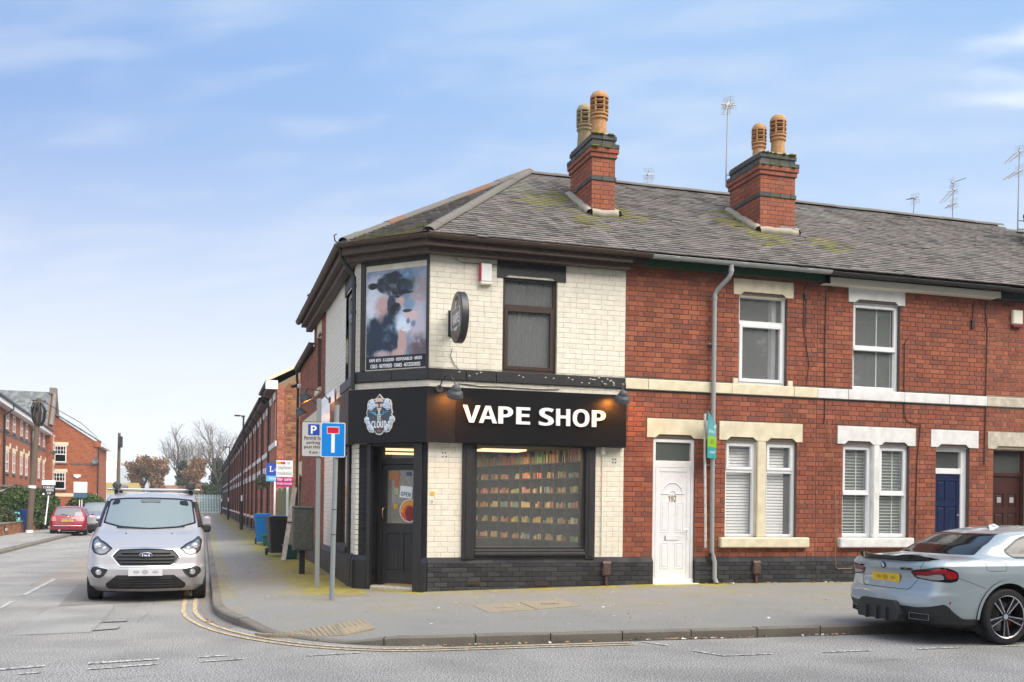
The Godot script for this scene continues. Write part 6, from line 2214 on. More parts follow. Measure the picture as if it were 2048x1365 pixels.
func town_houses() -> void:
	var t := thing("town_houses", "three storey orange brick town houses with pale sash windows and white eaves", "town house", Vector3(-18.0, 0.1, -58.0))
	var g := Geo.new()
	g.x = fa
	g.box(Vector3(-4.0, 0.1, -8.5), Vector3(38.0, 7.35, 0.0))
	wpart("walls", g, M.new_brick, t)
	g = Geo.new()
	g.x = fa
	g.quad(Vector3(-4.3, 7.45, 0.55), Vector3(38.2, 7.45, 0.55), Vector3(38.2, 10.1, -4.2), Vector3(-4.3, 10.1, -4.2), Vector3(0, 1, 1))
	g.quad(Vector3(-4.3, 7.45, -9.0), Vector3(38.2, 7.45, -9.0), Vector3(38.2, 10.1, -4.2), Vector3(-4.3, 10.1, -4.2), Vector3(0, 1, -1))
	g.quad(Vector3(-4.3, 7.45, 0.55), Vector3(38.2, 7.45, 0.55), Vector3(38.2, 7.43, -9.0), Vector3(-4.3, 7.43, -9.0), Vector3.DOWN)
	wpart("roof", g, M.grey_slate, t)
	g = Geo.new()
	g.x = fa
	g.tube([Vector3(-4.2, 10.12, -4.2), Vector3(38.0, 10.12, -4.2)], 0.12, 6)
	wpart("ridge", g, M.red_ridge, t)
	g = Geo.new()
	bar(g, fa, -4.2, 7.1, 38.0, 7.4, 0.0, 0.5)
	wpart("eaves_board", g, M.white_plastic, t)
	g = Geo.new()
	bar(g, fa, -4.2, 7.38, 38.1, 7.5, 0.5, 0.62)
	wpart("gutter", g, M.black_plastic, t)
	g = Geo.new()
	bar(g, fa, -4.0, 5.6, 38.0, 5.8, -0.05, 0.02)
	wpart("blue_brick_band", g, mt(0.1, 0.09, 0.09, 0.9), t)
	for u in [11.5, 26.2]:
		g = Geo.new()
		g.x = fa
		g.tube([Vector3(u + 0.5, 7.4, 0.5), Vector3(u + 0.5, 7.1, 0.5), Vector3(u, 6.7, 0.1), Vector3(u, 0.1, 0.1)], 0.07, 6)
		wpart("downpipe", g, M.black_plastic, t)
	for u in [5.5, 8.5, 13.5, 16.8, 20.8, 23.9, 28.5, 32.4, 36.1]:
		tall_window(fa, u, 5.95, 7.05, 1.25, false, t)
		tall_window(fa, u, 3.3, 4.55, 1.25, true, t)
	for u in [8.0, 14.5, 22.5, 30.0]:
		g = Geo.new()
		bar(g, fa, u, 2.3, u + 6.2, 2.42, 0.0, 0.9)
		wpart("canopy", g, M.grey_slate, t)
		for e in [u + 0.2, u + 3.0, u + 5.9]:
			g = Geo.new()
			g.x = fa
			g.tube([Vector3(e, 1.7, 0.03), Vector3(e, 2.05, 0.3), Vector3(e, 2.3, 0.85)], 0.05, 6)
			wpart("canopy_bracket", g, M.cream_plastic, t)
		g = Geo.new()
		bar(g, fa, u + 0.4, 1.95, u + 5.8, 2.3, -0.02, 0.04)
		wpart("door_head", g, M.cream_stone, t)
		for e in [u + 0.9, u + 4.2]:
			g = Geo.new()
			bar(g, fa, e, 0.1, e + 1.1, 1.95, -0.05, 0.02)
			wpart("door", g, mt(0.5, 0.5, 0.5, 0.5), t)
	g = Geo.new()
	g.x = fa
	g.box(Vector3(8.5, 9.6, -4.9), Vector3(11.0, 10.5, -3.6))
	wpart("chimney", g, M.new_brick, t)

func gabled_wing() -> void:
	var t := thing("gabled_wing", "projecting orange brick gable with stone coping between town houses and end block", "town house", Vector3(-17.5, 0.1, -81.0))
	var f := fa * Transform3D(Basis(), Vector3(0, 0, 0.35))
	var g := Geo.new()
	g.prism(PackedVector2Array([Vector2(38.05, 0.1), Vector2(45.0, 0.1), Vector2(45.0, 7.9), Vector2(41.5, 11.0), Vector2(38.05, 7.9)]), -9.0, 0.0, f)
	wpart("wall", g, M.new_brick, t)
	g = Geo.new()
	g.x = f
	g.quad(Vector3(37.9, 7.95, -0.3), Vector3(37.9, 7.95, -9.1), Vector3(41.5, 11.12, -9.1), Vector3(41.5, 11.12, -0.3), Vector3(-1, 1, 0))
	g.quad(Vector3(45.1, 7.95, -0.3), Vector3(45.1, 7.95, -9.1), Vector3(41.5, 11.12, -9.1), Vector3(41.5, 11.12, -0.3), Vector3(1, 1, 0))
	wpart("roof", g, M.grey_slate, t)
	for s in [[38.0, 7.8, 41.55, 11.05], [45.05, 7.8, 41.45, 11.05]]:
		g = Geo.new()
		var a := f * Vector3(s[0], s[1], 0.0)
		var b := f * Vector3(s[2], s[3], 0.0)
		for k in 4:
			g.tube([a.lerp(b, k / 4.0) + Vector3(0, 0.1, 0), a.lerp(b, (k + 0.97) / 4.0) + Vector3(0, 0.1, 0)], 0.22, 4)
		wpart("coping", g, M.kerb, t)
	g = Geo.new()
	bar(g, f, 41.1, 10.9, 41.9, 11.5, -0.4, 0.2, 0.05)
	wpart("apex_stone", g, M.kerb, t)
	g = Geo.new()
	bar(g, f, 38.05, 5.6, 45.0, 5.8, -0.05, 0.02)
	wpart("blue_brick_band", g, mt(0.1, 0.09, 0.09, 0.9), t)
	tall_window(f, 41.3, 5.95, 7.3, 1.8, false, t)
	tall_window(f, 41.3, 3.3, 4.75, 1.8, true, t)

func end_block() -> void:
	var t := thing("end_block", "orange brick end block with multi pane windows and a satellite dish", "town house", Vector3(-14.5, 0.1, -84.0))
	var f := frame(Vector3(-12.75, 0.0, -82.0), Vector3.RIGHT)     # flank towards the main street
	var g := Geo.new()
	g.prism(PackedVector2Array([Vector2(-7.5, 0.1), Vector2(0.0, 0.1), Vector2(0.0, 6.75), Vector2(-0.9, 7.3), Vector2(-4.6, 9.75), Vector2(-7.5, 7.8)]), -9.0, 0.0, f)
	wpart("walls", g, M.new_brick, t)
	g = Geo.new()
	g.x = f
	g.quad(Vector3(0.35, 6.9, 0.15), Vector3(0.35, 6.9, -9), Vector3(-4.6, 10.0, -9), Vector3(-4.6, 10.0, 0.15), Vector3(1, 1.5, 0))
	g.quad(Vector3(0.35, 6.75, 0.15), Vector3(0.35, 6.75, -9), Vector3(-4.6, 9.85, -9), Vector3(-4.6, 9.85, 0.15), Vector3(-1, -1.5, 0))
	g.quad(Vector3(0.35, 6.9, 0.15), Vector3(-4.6, 10.0, 0.15), Vector3(-4.6, 9.85, 0.15), Vector3(0.35, 6.75, 0.15), Vector3.BACK)
	wpart("roof", g, M.grey_slate, t)
	g = Geo.new()
	bar(g, f, 0.0, 6.45, 0.4, 6.72, -9.0, 0.1)
	wpart("eaves_board", g, M.white_plastic, t)
	g = Geo.new()
	bar(g, f, -0.25, 6.4, 0.3, 6.95, -0.1, 0.12)
	wpart("corbel", g, M.new_brick, t)
	g = Geo.new()
	bar(g, f, -7.4, 1.9, 0.02, 2.2, -0.05, 0.03)
	wpart("stone_band", g, M.cream_stone, t)
	g = Geo.new()
	bar(g, f, -1.6, 4.75, 0.02, 4.9, -0.05, 0.02)
	bar(g, f, -2.2, 4.75, -1.5, 4.9, -0.05, 0.02)
	wpart("blue_brick_band", g, mt(0.12, 0.1, 0.09, 0.9), t)
	for q in [[-2.95, 4.95, 1.0], [-3.0, 2.55, 1.0]]:
		g = Geo.new()
		var x: float = q[0] - 0.12
		var y: float = q[1]
		ring(g, f, x - 0.5, y, x + 0.5, y + 1.5, 0.09, -0.06, 0.03)
		bar(g, f, x - 0.5, y + 0.68, x + 0.5, y + 0.76, -0.058, 0.035)
		for k in 3: bar(g, f, x - 0.27 + k * 0.25, y + 0.74, x - 0.23 + k * 0.25, y + 1.45, -0.05, 0.02)
		bar(g, f, x - 0.45, y + 1.07, x + 0.45, y + 1.11, -0.05, 0.018)
		var w := wpart("window", g, M.white_plastic, t)
		g = Geo.new()
		bar(g, f, x - 0.45, y + 0.05, x + 0.45, y + 1.45, -0.05, 0.0, 0.0)
		wpart("pane", g, mt(0.05, 0.045, 0.04, 0.1), w)
		g = Geo.new()
		bar(g, f, x - 0.65, y + 1.5, x + 0.65, y + 1.8, -0.05, 0.05, 0.01)
		wpart("lintel", g, M.cream_stone, t)
		g = Geo.new()
		bar(g, f, x - 0.6, y - 0.13, x + 0.6, y, -0.05, 0.12, 0.01)
		wpart("sill", g, M.kerb, t)
	g = Geo.new()
	g.x = f * Transform3D(Basis(Vector3.RIGHT, 1.2), Vector3(-0.15, 5.1, 0.35))
	g.lathe([Vector2(0.0, 0.0), Vector2(0.15, 0.02), Vector2(0.3, 0.1), Vector2(0.29, 0.11), Vector2(0.0, 0.03)], Vector3.ZERO, 16)
	g.x = f
	g.tube([Vector3(-0.1, 4.85, 0.0), Vector3(-0.1, 4.85, 0.25), Vector3(-0.15, 5.1, 0.35)], 0.03, 6)
	wpart("satellite_dish", g, mt(0.09, 0.09, 0.1, 0.6), t)
	g = Geo.new()
	g.prism(PackedVector2Array([Vector2(-1.95, 3.7), Vector2(-1.65, 3.55), Vector2(-1.35, 3.7), Vector2(-1.35, 3.9), Vector2(-1.95, 3.9)]), 0.0, 0.1, f)
	wpart("alarm_box", g, M.white_plastic, t)
	g = Geo.new()
	g.x = f
	g.tube([Vector3(0.1, 6.4, 0.06), Vector3(0.06, 0.1, 0.06)], 0.06, 6)
	wpart("downpipe", g, M.black_plastic, t)

func telegraph_pole(a: Vector3, b: Vector3, r: float, label: String, busy: bool) -> void:
	var t := thing("telegraph_pole", label, "pole", a)
	var g := Geo.new()
	g.cyl(Vector3.ZERO, b - a, r, r * 0.7, 12)
	part("pole", g, worn(mt(0.16, 0.115, 0.085, 0.9), fine, 1.5), t)
	g = Geo.new()
	if busy:
		for i in 3: g.tube([b - a + Vector3(0, -0.75 + i * 0.1, 0.0), b - a + Vector3(-0.3 + 0.15 * i, -0.5, 0.2), b - a + Vector3(-0.2, -0.15, 0.1)], 0.03, 5)
		for i in 9:
			var k := i * 0.7
			g.tube([b - a + Vector3(cos(k) * 0.12, -0.2, sin(k) * 0.12), b - a + Vector3(cos(k) * 0.3, -0.55, sin(k) * 0.3), b - a + Vector3(cos(k) * 0.26, -0.95, sin(k) * 0.22), b - a + Vector3(cos(k) * 0.12, -1.25, sin(k) * 0.12)], 0.035, 5)
		g.cyl(b - a + Vector3(-0.3, -0.1, 0), b - a + Vector3(0.3, -0.12, 0), 0.03, 0.03, 6)
		part("cable_loops", g, M.black_plastic, t)
		g = Geo.new()
		g.tube([b - a + Vector3(0, -0.05, 0), b - a + Vector3(0.7, -0.35, -10.0), b - a + Vector3(0.2, -0.3, -24.0)], 0.018, 5)
		part("wire", g, M.black_plastic, t)
		g = Geo.new()
		g.cyl(Vector3(0.02, 0.0, 0), Vector3(0.02, 0.12, 0.0), r * 1.15, r * 1.15, 10)
		g.cyl((b - a) * 0.33, (b - a) * 0.35, r * 1.1, r * 1.1, 10)
		part("white_band", g, M.white, t)
	else:
		g.box(b - a + Vector3(-0.1, -1.3, 0.1), b - a + Vector3(0.3, -0.3, 0.35), 0.05)
		part("transformer_box", g, M.black_plastic, t)

func agent_board_left() -> void:
	var t := thing("agent_board", "black and white estate agent board on a white post before the tall hedge", "sign", Vector3(-10.75, 0.4, -36.2))
	var g := Geo.new()
	g.tube([Vector3(-0.02, 0, 0), Vector3(0.14, 1.6, 0)], 0.035, 6)
	part("post", g, M.white, t)
	var f := frame(Vector3(0.12, 1.75, 0.04), Vector3(1, 0, 0.1).normalized())
	g = Geo.new()
	bar(g, f, -0.3, -0.35, 0.3, 0.35, -0.015, 0.0, 0.0)
	part("board", g, mt(0.012, 0.012, 0.012, 0.5), t)
	g = Geo.new()
	bar(g, f, -0.3, 0.14, 0.3, 0.37, 0.0, 0.004, 0.0)
	bar(g, f, -0.27, -0.33, -0.18, -0.25, 0.0, 0.004, 0.0)
	part("white_field", g, M.white, t)
	letters("lettering", "CURRAN", f * frame(Vector3(0.0, 0.03, 0.004), Vector3.RIGHT), 0.48, 0.1, 0.002, M.white, t, "Droid Serif", 700)
	letters("lettering", "BIRDS", f * frame(Vector3(0.05, -0.1, 0.004), Vector3.RIGHT), 0.34, 0.1, 0.002, M.white, t, "Droid Serif", 700)
	letters("lettering", "CO", f * frame(Vector3(0.02, -0.24, 0.004), Vector3.RIGHT), 0.17, 0.1, 0.002, M.white, t, "Droid Serif", 700)
	t = thing("agent_board", "small white and blue estate agent board near the end brick block", "sign", Vector3(-10.7, 0.1, -50.0))
	g = Geo.new()
	for x in [-0.05, 0.08]: g.tube([Vector3(x, 0, 0), Vector3(x, 1.5, 0)], 0.03, 6)
	part("post", g, M.white, t)
	g = Geo.new()
	g.box(Vector3(-0.38, 1.95, 0.03), Vector3(0.38, 2.6, 0.06))
	part("board", g, M.white, t)
	g = Geo.new()
	g.box(Vector3(-0.38, 1.65, 0.03), Vector3(0.38, 1.948, 0.06))
	part("blue_field", g, mt(0.05, 0.12, 0.2, 0.5), t)


func far_end() -> void:
	var fence := thing("palisade_fence", "tall pale steel palisade fence closing the end of the side street", "fence", Vector3(-9.0, 0.1, -127.0))
	var g := Geo.new()
	g.box(Vector3(-0.055, 0, -0.01), Vector3(0.055, 2.35, 0.012), 0.004)
	g.tri(Vector3(-0.055, 2.35, 0), Vector3(0.055, 2.35, 0), Vector3(0.0, 2.55, 0), Vector3.BACK)
	var pm := g.mesh()
	var metal := mt(0.42, 0.55, 0.6, 0.5)
	for i in 108:
		var o := MeshInstance3D.new()
		o.mesh = pm
		o.material_override = metal
		o.name = "pale" if i == 0 else "pale_%03d" % i
		o.position = Vector3(-10.0 + i * 0.205, rng.randf_range(-0.02, 0.02), 0)
		fence.add_child(o)
	for y in [0.5, 2.0]:
		g = Geo.new()
		g.box(Vector3(-10.0, y, -0.06), Vector3(12.0, y + 0.06, -0.015))
		part("rail", g, metal, fence)
	g = Geo.new()
	g.box(Vector3(-60, -0.3, -330), Vector3(60, 0.05, -128.2))
	struct("far_yard", g, worn(mt(0.16, 0.15, 0.12, 0.95), blotch, 0.3))
	var b := thing("industrial_shed", "low shed with a mustard roof behind the fence at the far end", "shed", Vector3(-19.0, 0.0, -150.0))
	g = Geo.new()
	g.box(Vector3(-6, 0, -4), Vector3(6.5, 2.6, 4))
	part("walls", g, mt(0.45, 0.38, 0.28, 0.9), b)
	g = Geo.new()
	g.prism(PackedVector2Array([Vector2(-6.3, 2.6), Vector2(6.8, 2.6), Vector2(6.0, 4.3), Vector2(-6.0, 4.3)]), -4.2, 4.2)
	part("roof", g, mt(0.42, 0.32, 0.12, 0.8), b)
	b = thing("storage_tank", "large white round storage tank behind the sheds at the far end", "tank", Vector3(-21.2, 0.0, -185.0))
	g = Geo.new()
	g.lathe([Vector2(2.3, 0), Vector2(2.3, 8.4), Vector2(2.1, 8.7), Vector2(0, 9.0)], Vector3.ZERO, 28)
	part("tank_body", g, mt(0.78, 0.8, 0.82, 0.5), b)
	g = Geo.new()
	for k in 2: g.tube([Vector3(2.35 + k * 0.35, 0, 0.5), Vector3(2.35 + k * 0.35, 8.8, 0.5)], 0.05, 5)
	for k in 18: g.tube([Vector3(2.35, k * 0.48, 0.5), Vector3(2.7, k * 0.48, 0.5)], 0.04, 4)
	part("ladder", g, mt(0.3, 0.3, 0.3, 0.6), b)
	b = thing("industrial_building", "grey blue industrial building with yellow rails on its roof at the far end", "building", Vector3(-17.0, 0.0, -190.0))
	g = Geo.new()
	g.box(Vector3(-2.2, 0, -6), Vector3(4.2, 7.6, 6))
	part("walls", g, mt(0.42, 0.47, 0.5, 0.7), b)
	g = Geo.new()
	for x in [-2.2, 0.0, 2.0, 4.2]: g.tube([Vector3(x, 7.6, 6), Vector3(x, 8.5, 6)], 0.08, 4)
	g.tube([Vector3(-2.2, 8.5, 6), Vector3(4.2, 8.5, 6)], 0.08, 4)
	part("roof_rail", g, mt(0.55, 0.42, 0.08, 0.6), b)
	b = thing("industrial_shed", "low shed with a pinkish brown roof between the reddish trees at the far end", "shed", Vector3(-6.0, 0.0, -160.0))
	g = Geo.new()
	g.box(Vector3(-5, 0, -3), Vector3(5, 3.0, 3))
	part("walls", g, mt(0.2, 0.16, 0.13, 0.9), b)
	g = Geo.new()
	g.prism(PackedVector2Array([Vector2(-5.2, 3.0), Vector2(5.2, 3.0), Vector2(4.6, 4.2), Vector2(-4.6, 4.2)]), -3.2, 3.2)
	part("roof", g, mt(0.45, 0.26, 0.17, 0.9), b)
	var rust := [Color(0.24, 0.12, 0.055), Color(0.3, 0.16, 0.075), Color(0.18, 0.1, 0.05), Color(0.33, 0.2, 0.1), Color(0.13, 0.1, 0.05)]
	for q in [[-13.3, -150.0, 1.45, 4.2, "leftmost reddish brown upright tree at the far end of the side street"], [-10.4, -148.0, 1.75, 4.6, "middle reddish brown upright tree at the far end, widest of the three"], [-5.1, -149.0, 1.3, 4.4, "narrow reddish brown upright tree in front of the tall bare trees"]]:
		bare_tree("columnar_tree", q[4], Vector3(q[0], 0.0, q[1]), q[3] * 1.9, 4, 2600, rust, 0.0, "", 0.36, 0.5)
	var grey := [Color(0.25, 0.22, 0.18), Color(0.19, 0.16, 0.12), Color(0.3, 0.27, 0.22), Color(0.13, 0.11, 0.07)]
	bare_tree("bare_tree", "tall bare tree with dark ivy on its trunk, behind the reddish trees", Vector3(-7.0, 0.0, -158.0), 12.4, 5, 1500, grey, 1.0)
	bare_tree("bare_tree", "tallest bare tree with ivy, next to the end of the brick terrace", Vector3(-1.6, 0.0, -157.0), 13.4, 5, 1700, grey, 1.0)
	leafy("shrub", "dark evergreen bushes behind the fence below the bare trees", "bush", Vector3(-3.5, 0.0, -152.0), Vector3(4.5, 2.0, 2.0), 2600, 0.3, [Color(0.03, 0.055, 0.02), Color(0.05, 0.08, 0.03), Color(0.06, 0.075, 0.03)])
	leafy("shrub", "thin scrub in front of the white storage tank at the far end", "bush", Vector3(-18.5, 0.0, -160.0), Vector3(3.0, 2.4, 1.5), 1000, 0.25, [Color(0.16, 0.13, 0.09), Color(0.2, 0.17, 0.12), Color(0.1, 0.1, 0.05)])


func street_things() -> void:
	round_sign()
	poster()
	emblem()
	wall_lamp(Vector3(0.14, 3.5, 0.162), Vector3(0.33, 3.40, 0.52), Vector3.BACK, "dark swan neck lamp over the left end of the black front fascia")
	wall_lamp(Vector3(3.42, 3.5, 0.162), Vector3(3.27, 3.44, 0.52), Vector3.BACK, "dark swan neck lamp over the right end of the black front fascia")
	wall_lamp(Vector3(-1.2, 3.62, -3.62), Vector3(-1.66, 3.66, -3.9), Vector3.LEFT, "dark swan neck lamp at the end of the side fascia, nearer of two")
	wall_lamp(Vector3(-1.07, 3.72, -6.45), Vector3(-1.5, 3.60, -6.7), Vector3.LEFT, "dark swan neck lamp on the side wall with its lit inside showing")
	var g := Geo.new()
	g.box(Vector3(0.85, 5.35, 0.0), Vector3(1.05, 5.67, 0.09), 0.02)
	var o: Node = solo("alarm_box", g, M.white_plastic, "white and red alarm box high on the cream shop front", "alarm box")
	g = Geo.new()
	g.box(Vector3(0.835, 5.37, 0.004), Vector3(0.862, 5.66, 0.094), 0.008)
	part("red_strip", g, mt(0.42, 0.02, 0.03, 0.4), o)
	g = Geo.new()
	g.box(Vector3(0.85, 5.305, 0.003), Vector3(1.05, 5.352, 0.088), 0.012)
	part("alarm_base", g, M.cream_plastic, o)
	g = Geo.new()
	g.box(Vector3(0.05, 1.74, 0.003), Vector3(0.115, 1.8, 0.006))
	o = solo("wall_sticker", g, mt(0.7, 0.45, 0.03, 0.5), "small yellow and white stickers on the cream pier beside the shop door", "sticker")
	g = Geo.new()
	g.box(Vector3(0.05, 1.6, 0.003), Vector3(0.105, 1.67, 0.006))
	part("white_sticker", g, M.white, o)
	g = Geo.new()
	for k in 3: g.box(Vector3(0.055, 1.615 + k * 0.018, 0.006), Vector3(0.1, 1.623 + k * 0.018, 0.007))
	part("sticker_print", g, M.black_joint, o)
	let_board()
	dead_end_sign()
	parking_sign()
	var t := thing("utility_cabinet", "grey steel cabinet on a dark post against the side wall", "cabinet", Vector3(-1.62, 0.15, -4.5))
	g = Geo.new()
	g.box(Vector3(-0.21, 0.46, -0.16), Vector3(0.2, 1.31, 0.13), 0.02)
	var grey := worn(mt(0.115, 0.12, 0.105, 0.6), blotch, 1.2)
	part("cabinet_body", g, grey, t)
	g = Geo.new()
	g.box(Vector3(-0.22, 1.31, -0.17), Vector3(0.21, 1.37, 0.14), 0.02)
	part("cabinet_lid", g, worn(mt(0.17, 0.175, 0.15, 0.7), blotch, 2.0), t)
	g = Geo.new()
	g.box(Vector3(-0.18, 0.5, 0.13), Vector3(0.17, 1.28, 0.136), 0.004)
	part("cabinet_door", g, grey, t)
	g = Geo.new()
	g.box(Vector3(-0.07, -0.1, -0.05), Vector3(0.04, 0.46, 0.06), 0.01)
	part("post", g, worn(mt(0.03, 0.028, 0.026, 0.8), fine, 2.0), t)
	bins()
	boards()
	t = thing("plank", "long white plank leaning against the brick side wall by the cabinet", "plank", Vector3(-1.68, 0.17, -8.9))
	g = Geo.new()
	g.x = Transform3D(Basis(Vector3.BACK, -0.145) * Basis(Vector3.RIGHT, -0.02), Vector3.ZERO)
	g.box(Vector3(-0.055, 0.0, -0.02), Vector3(0.055, 1.82, 0.02), 0.004)
	part("board", g, worn(mt(0.72, 0.7, 0.66, 0.6), blotch, 1.0), t)
	g = Geo.new()
	g.x = Transform3D(Basis(Vector3.BACK, -0.145), Vector3.ZERO)
	g.box(Vector3(-0.06, 0.93, -0.025), Vector3(0.06, 0.96, 0.025), 0.004)
	part("black_tape", g, M.black_plastic, t)
	t = thing("security_camera", "small black and white camera on the brick corner above the side street", "camera", Vector3(-1.06, 4.78, -11.7))
	g = Geo.new()
	g.cyl(Vector3(-0.1, 0, 0.0), Vector3(0.0, 0.0, 0), 0.055, 0.06, 12)
	part("camera_base", g, M.white_plastic, t)
	g = Geo.new()
	g.cyl(Vector3(-0.26, -0.03, 0.05), Vector3(-0.08, 0.02, 0), 0.04, 0.04, 12)
	part("camera_body", g, M.black_plastic, t)
	t = thing("wall_board", "large white board with a dark skyline at its foot on the side wall", "sign", Vector3(-1.08, 3.0, -5.2))
	g = Geo.new()
	g.box(Vector3(-0.02, 0.0, -1.2), Vector3(0.0, 0.88, 1.3), 0.004)
	part("board", g, mt(0.75, 0.77, 0.8, 0.2), t)
	g = Geo.new()
	for k in 34:
		var h := rng.randf_range(0.08, 0.3)
		var z := -1.1 + k * 0.068
		g.box(Vector3(-0.024, 0.02, z), Vector3(-0.0205, 0.02 + h, z + rng.randf_range(0.02, 0.05)))  # thin dark bars of random height along the foot of the board
	part("skyline_bars", g, mt(0.12, 0.12, 0.12, 0.5), t)
	street_lamp(Vector3(-1.66, 0.15, -38.5), "black street lamp post nearest along the terrace")
	street_lamp(Vector3(-1.62, 0.15, -70.0), "second black street lamp post along the terrace")
	street_lamp(Vector3(-1.6, 0.15, -104.0), "farthest black street lamp post, near the palisade fence")
	gate_fence()
	aerials()

func round_sign() -> void:
	var t := thing("round_sign", "round black projecting VAPE SHOP sign bracketed to the cream wall", "sign", Vector3(0.365, 4.62, 0.0))
	var g := Geo.new()
	var c := Vector3(0, 0, 0.6)
	g.x = Transform3D(Basis(Vector3.BACK, PI / 2), c)
	var r := 0.415
	g.lathe([Vector2(0, -0.06), Vector2(r - 0.01, -0.06), Vector2(r, -0.05), Vector2(r, 0.05), Vector2(r - 0.01, 0.06), Vector2(0, 0.06)], Vector3.ZERO, 48)
	part("sign_case", g, mt(0.035, 0.04, 0.045, 0.4), t)
	g = Geo.new()
	g.box(Vector3(-0.05, -0.22, 0.0), Vector3(0.05, 0.22, 0.03), 0.005)
	g.box(Vector3(-0.03, -0.2, 0.02), Vector3(0.03, 0.2, 0.22), 0.004)
	part("bracket", g, mt(0.03, 0.032, 0.036, 0.5), t)
	g = Geo.new()
	g.x = g.x * Transform3D(Basis(Vector3.BACK, PI / 2), c)
	g.cyl(Vector3(0, 0.0605, 0), Vector3(0, 0.062, 0), 0.395, 0.395, 40)
	g.cyl(Vector3(0, -0.0605, 0), Vector3(0, -0.062, 0), 0.395, 0.395, 40)
	part("sign_face", g, mt(0.045, 0.03, 0.038, 0.3), t)
	for s in [-1.0, 1.0]:
		var f := frame(c + Vector3(s * 0.063, 0, 0), Vector3(0, 0, -s))
		var wm := mt(0.8, 0.8, 0.82, 0.4)
		letters("lettering", "VAPE", f * frame(Vector3(0, -0.02, 0), Vector3.RIGHT), 0.42, 0.17, 0.003, wm, t, "Droid Sans", 700)
		letters("lettering", "SHOP", f * frame(Vector3(0, -0.185, 0), Vector3.RIGHT), 0.2, 0.06, 0.003, wm, t, "Droid Sans", 700)
		g = Geo.new()
		g.x = f
		g.tube([Vector3(-0.13, -0.17, 0.002), Vector3(-0.26, -0.17, 0.002), Vector3(-0.28, -0.15, 0.002), Vector3(-0.28, 0.12, 0.002), Vector3(-0.26, 0.14, 0.002), Vector3(0.26, 0.14, 0.002), Vector3(0.28, 0.12, 0.002), Vector3(0.28, -0.15, 0.002), Vector3(0.26, -0.17, 0.002), Vector3(0.13, -0.17, 0.002)], 0.006, 4)
		g.tube([Vector3(0, 0.14, 0.002), Vector3(0, 0.25, 0.002)], 0.007, 4)
		part("white_outline", g, wm, t)
		g = Geo.new()
		g.x = f
		for k in 9:
			var p := Vector3((k % 3 - 1) * 0.05 + 0.03, 0.29 + (k / 3) * 0.025 if k < 6 else -0.29 - (k % 3) * 0.03, 0.002)
			g.cyl(p, p + Vector3(0, 0, 0.001), 0.022, 0.022, 6)
		part("pink_print", g, mt(0.2, 0.012, 0.07, 0.5), t)

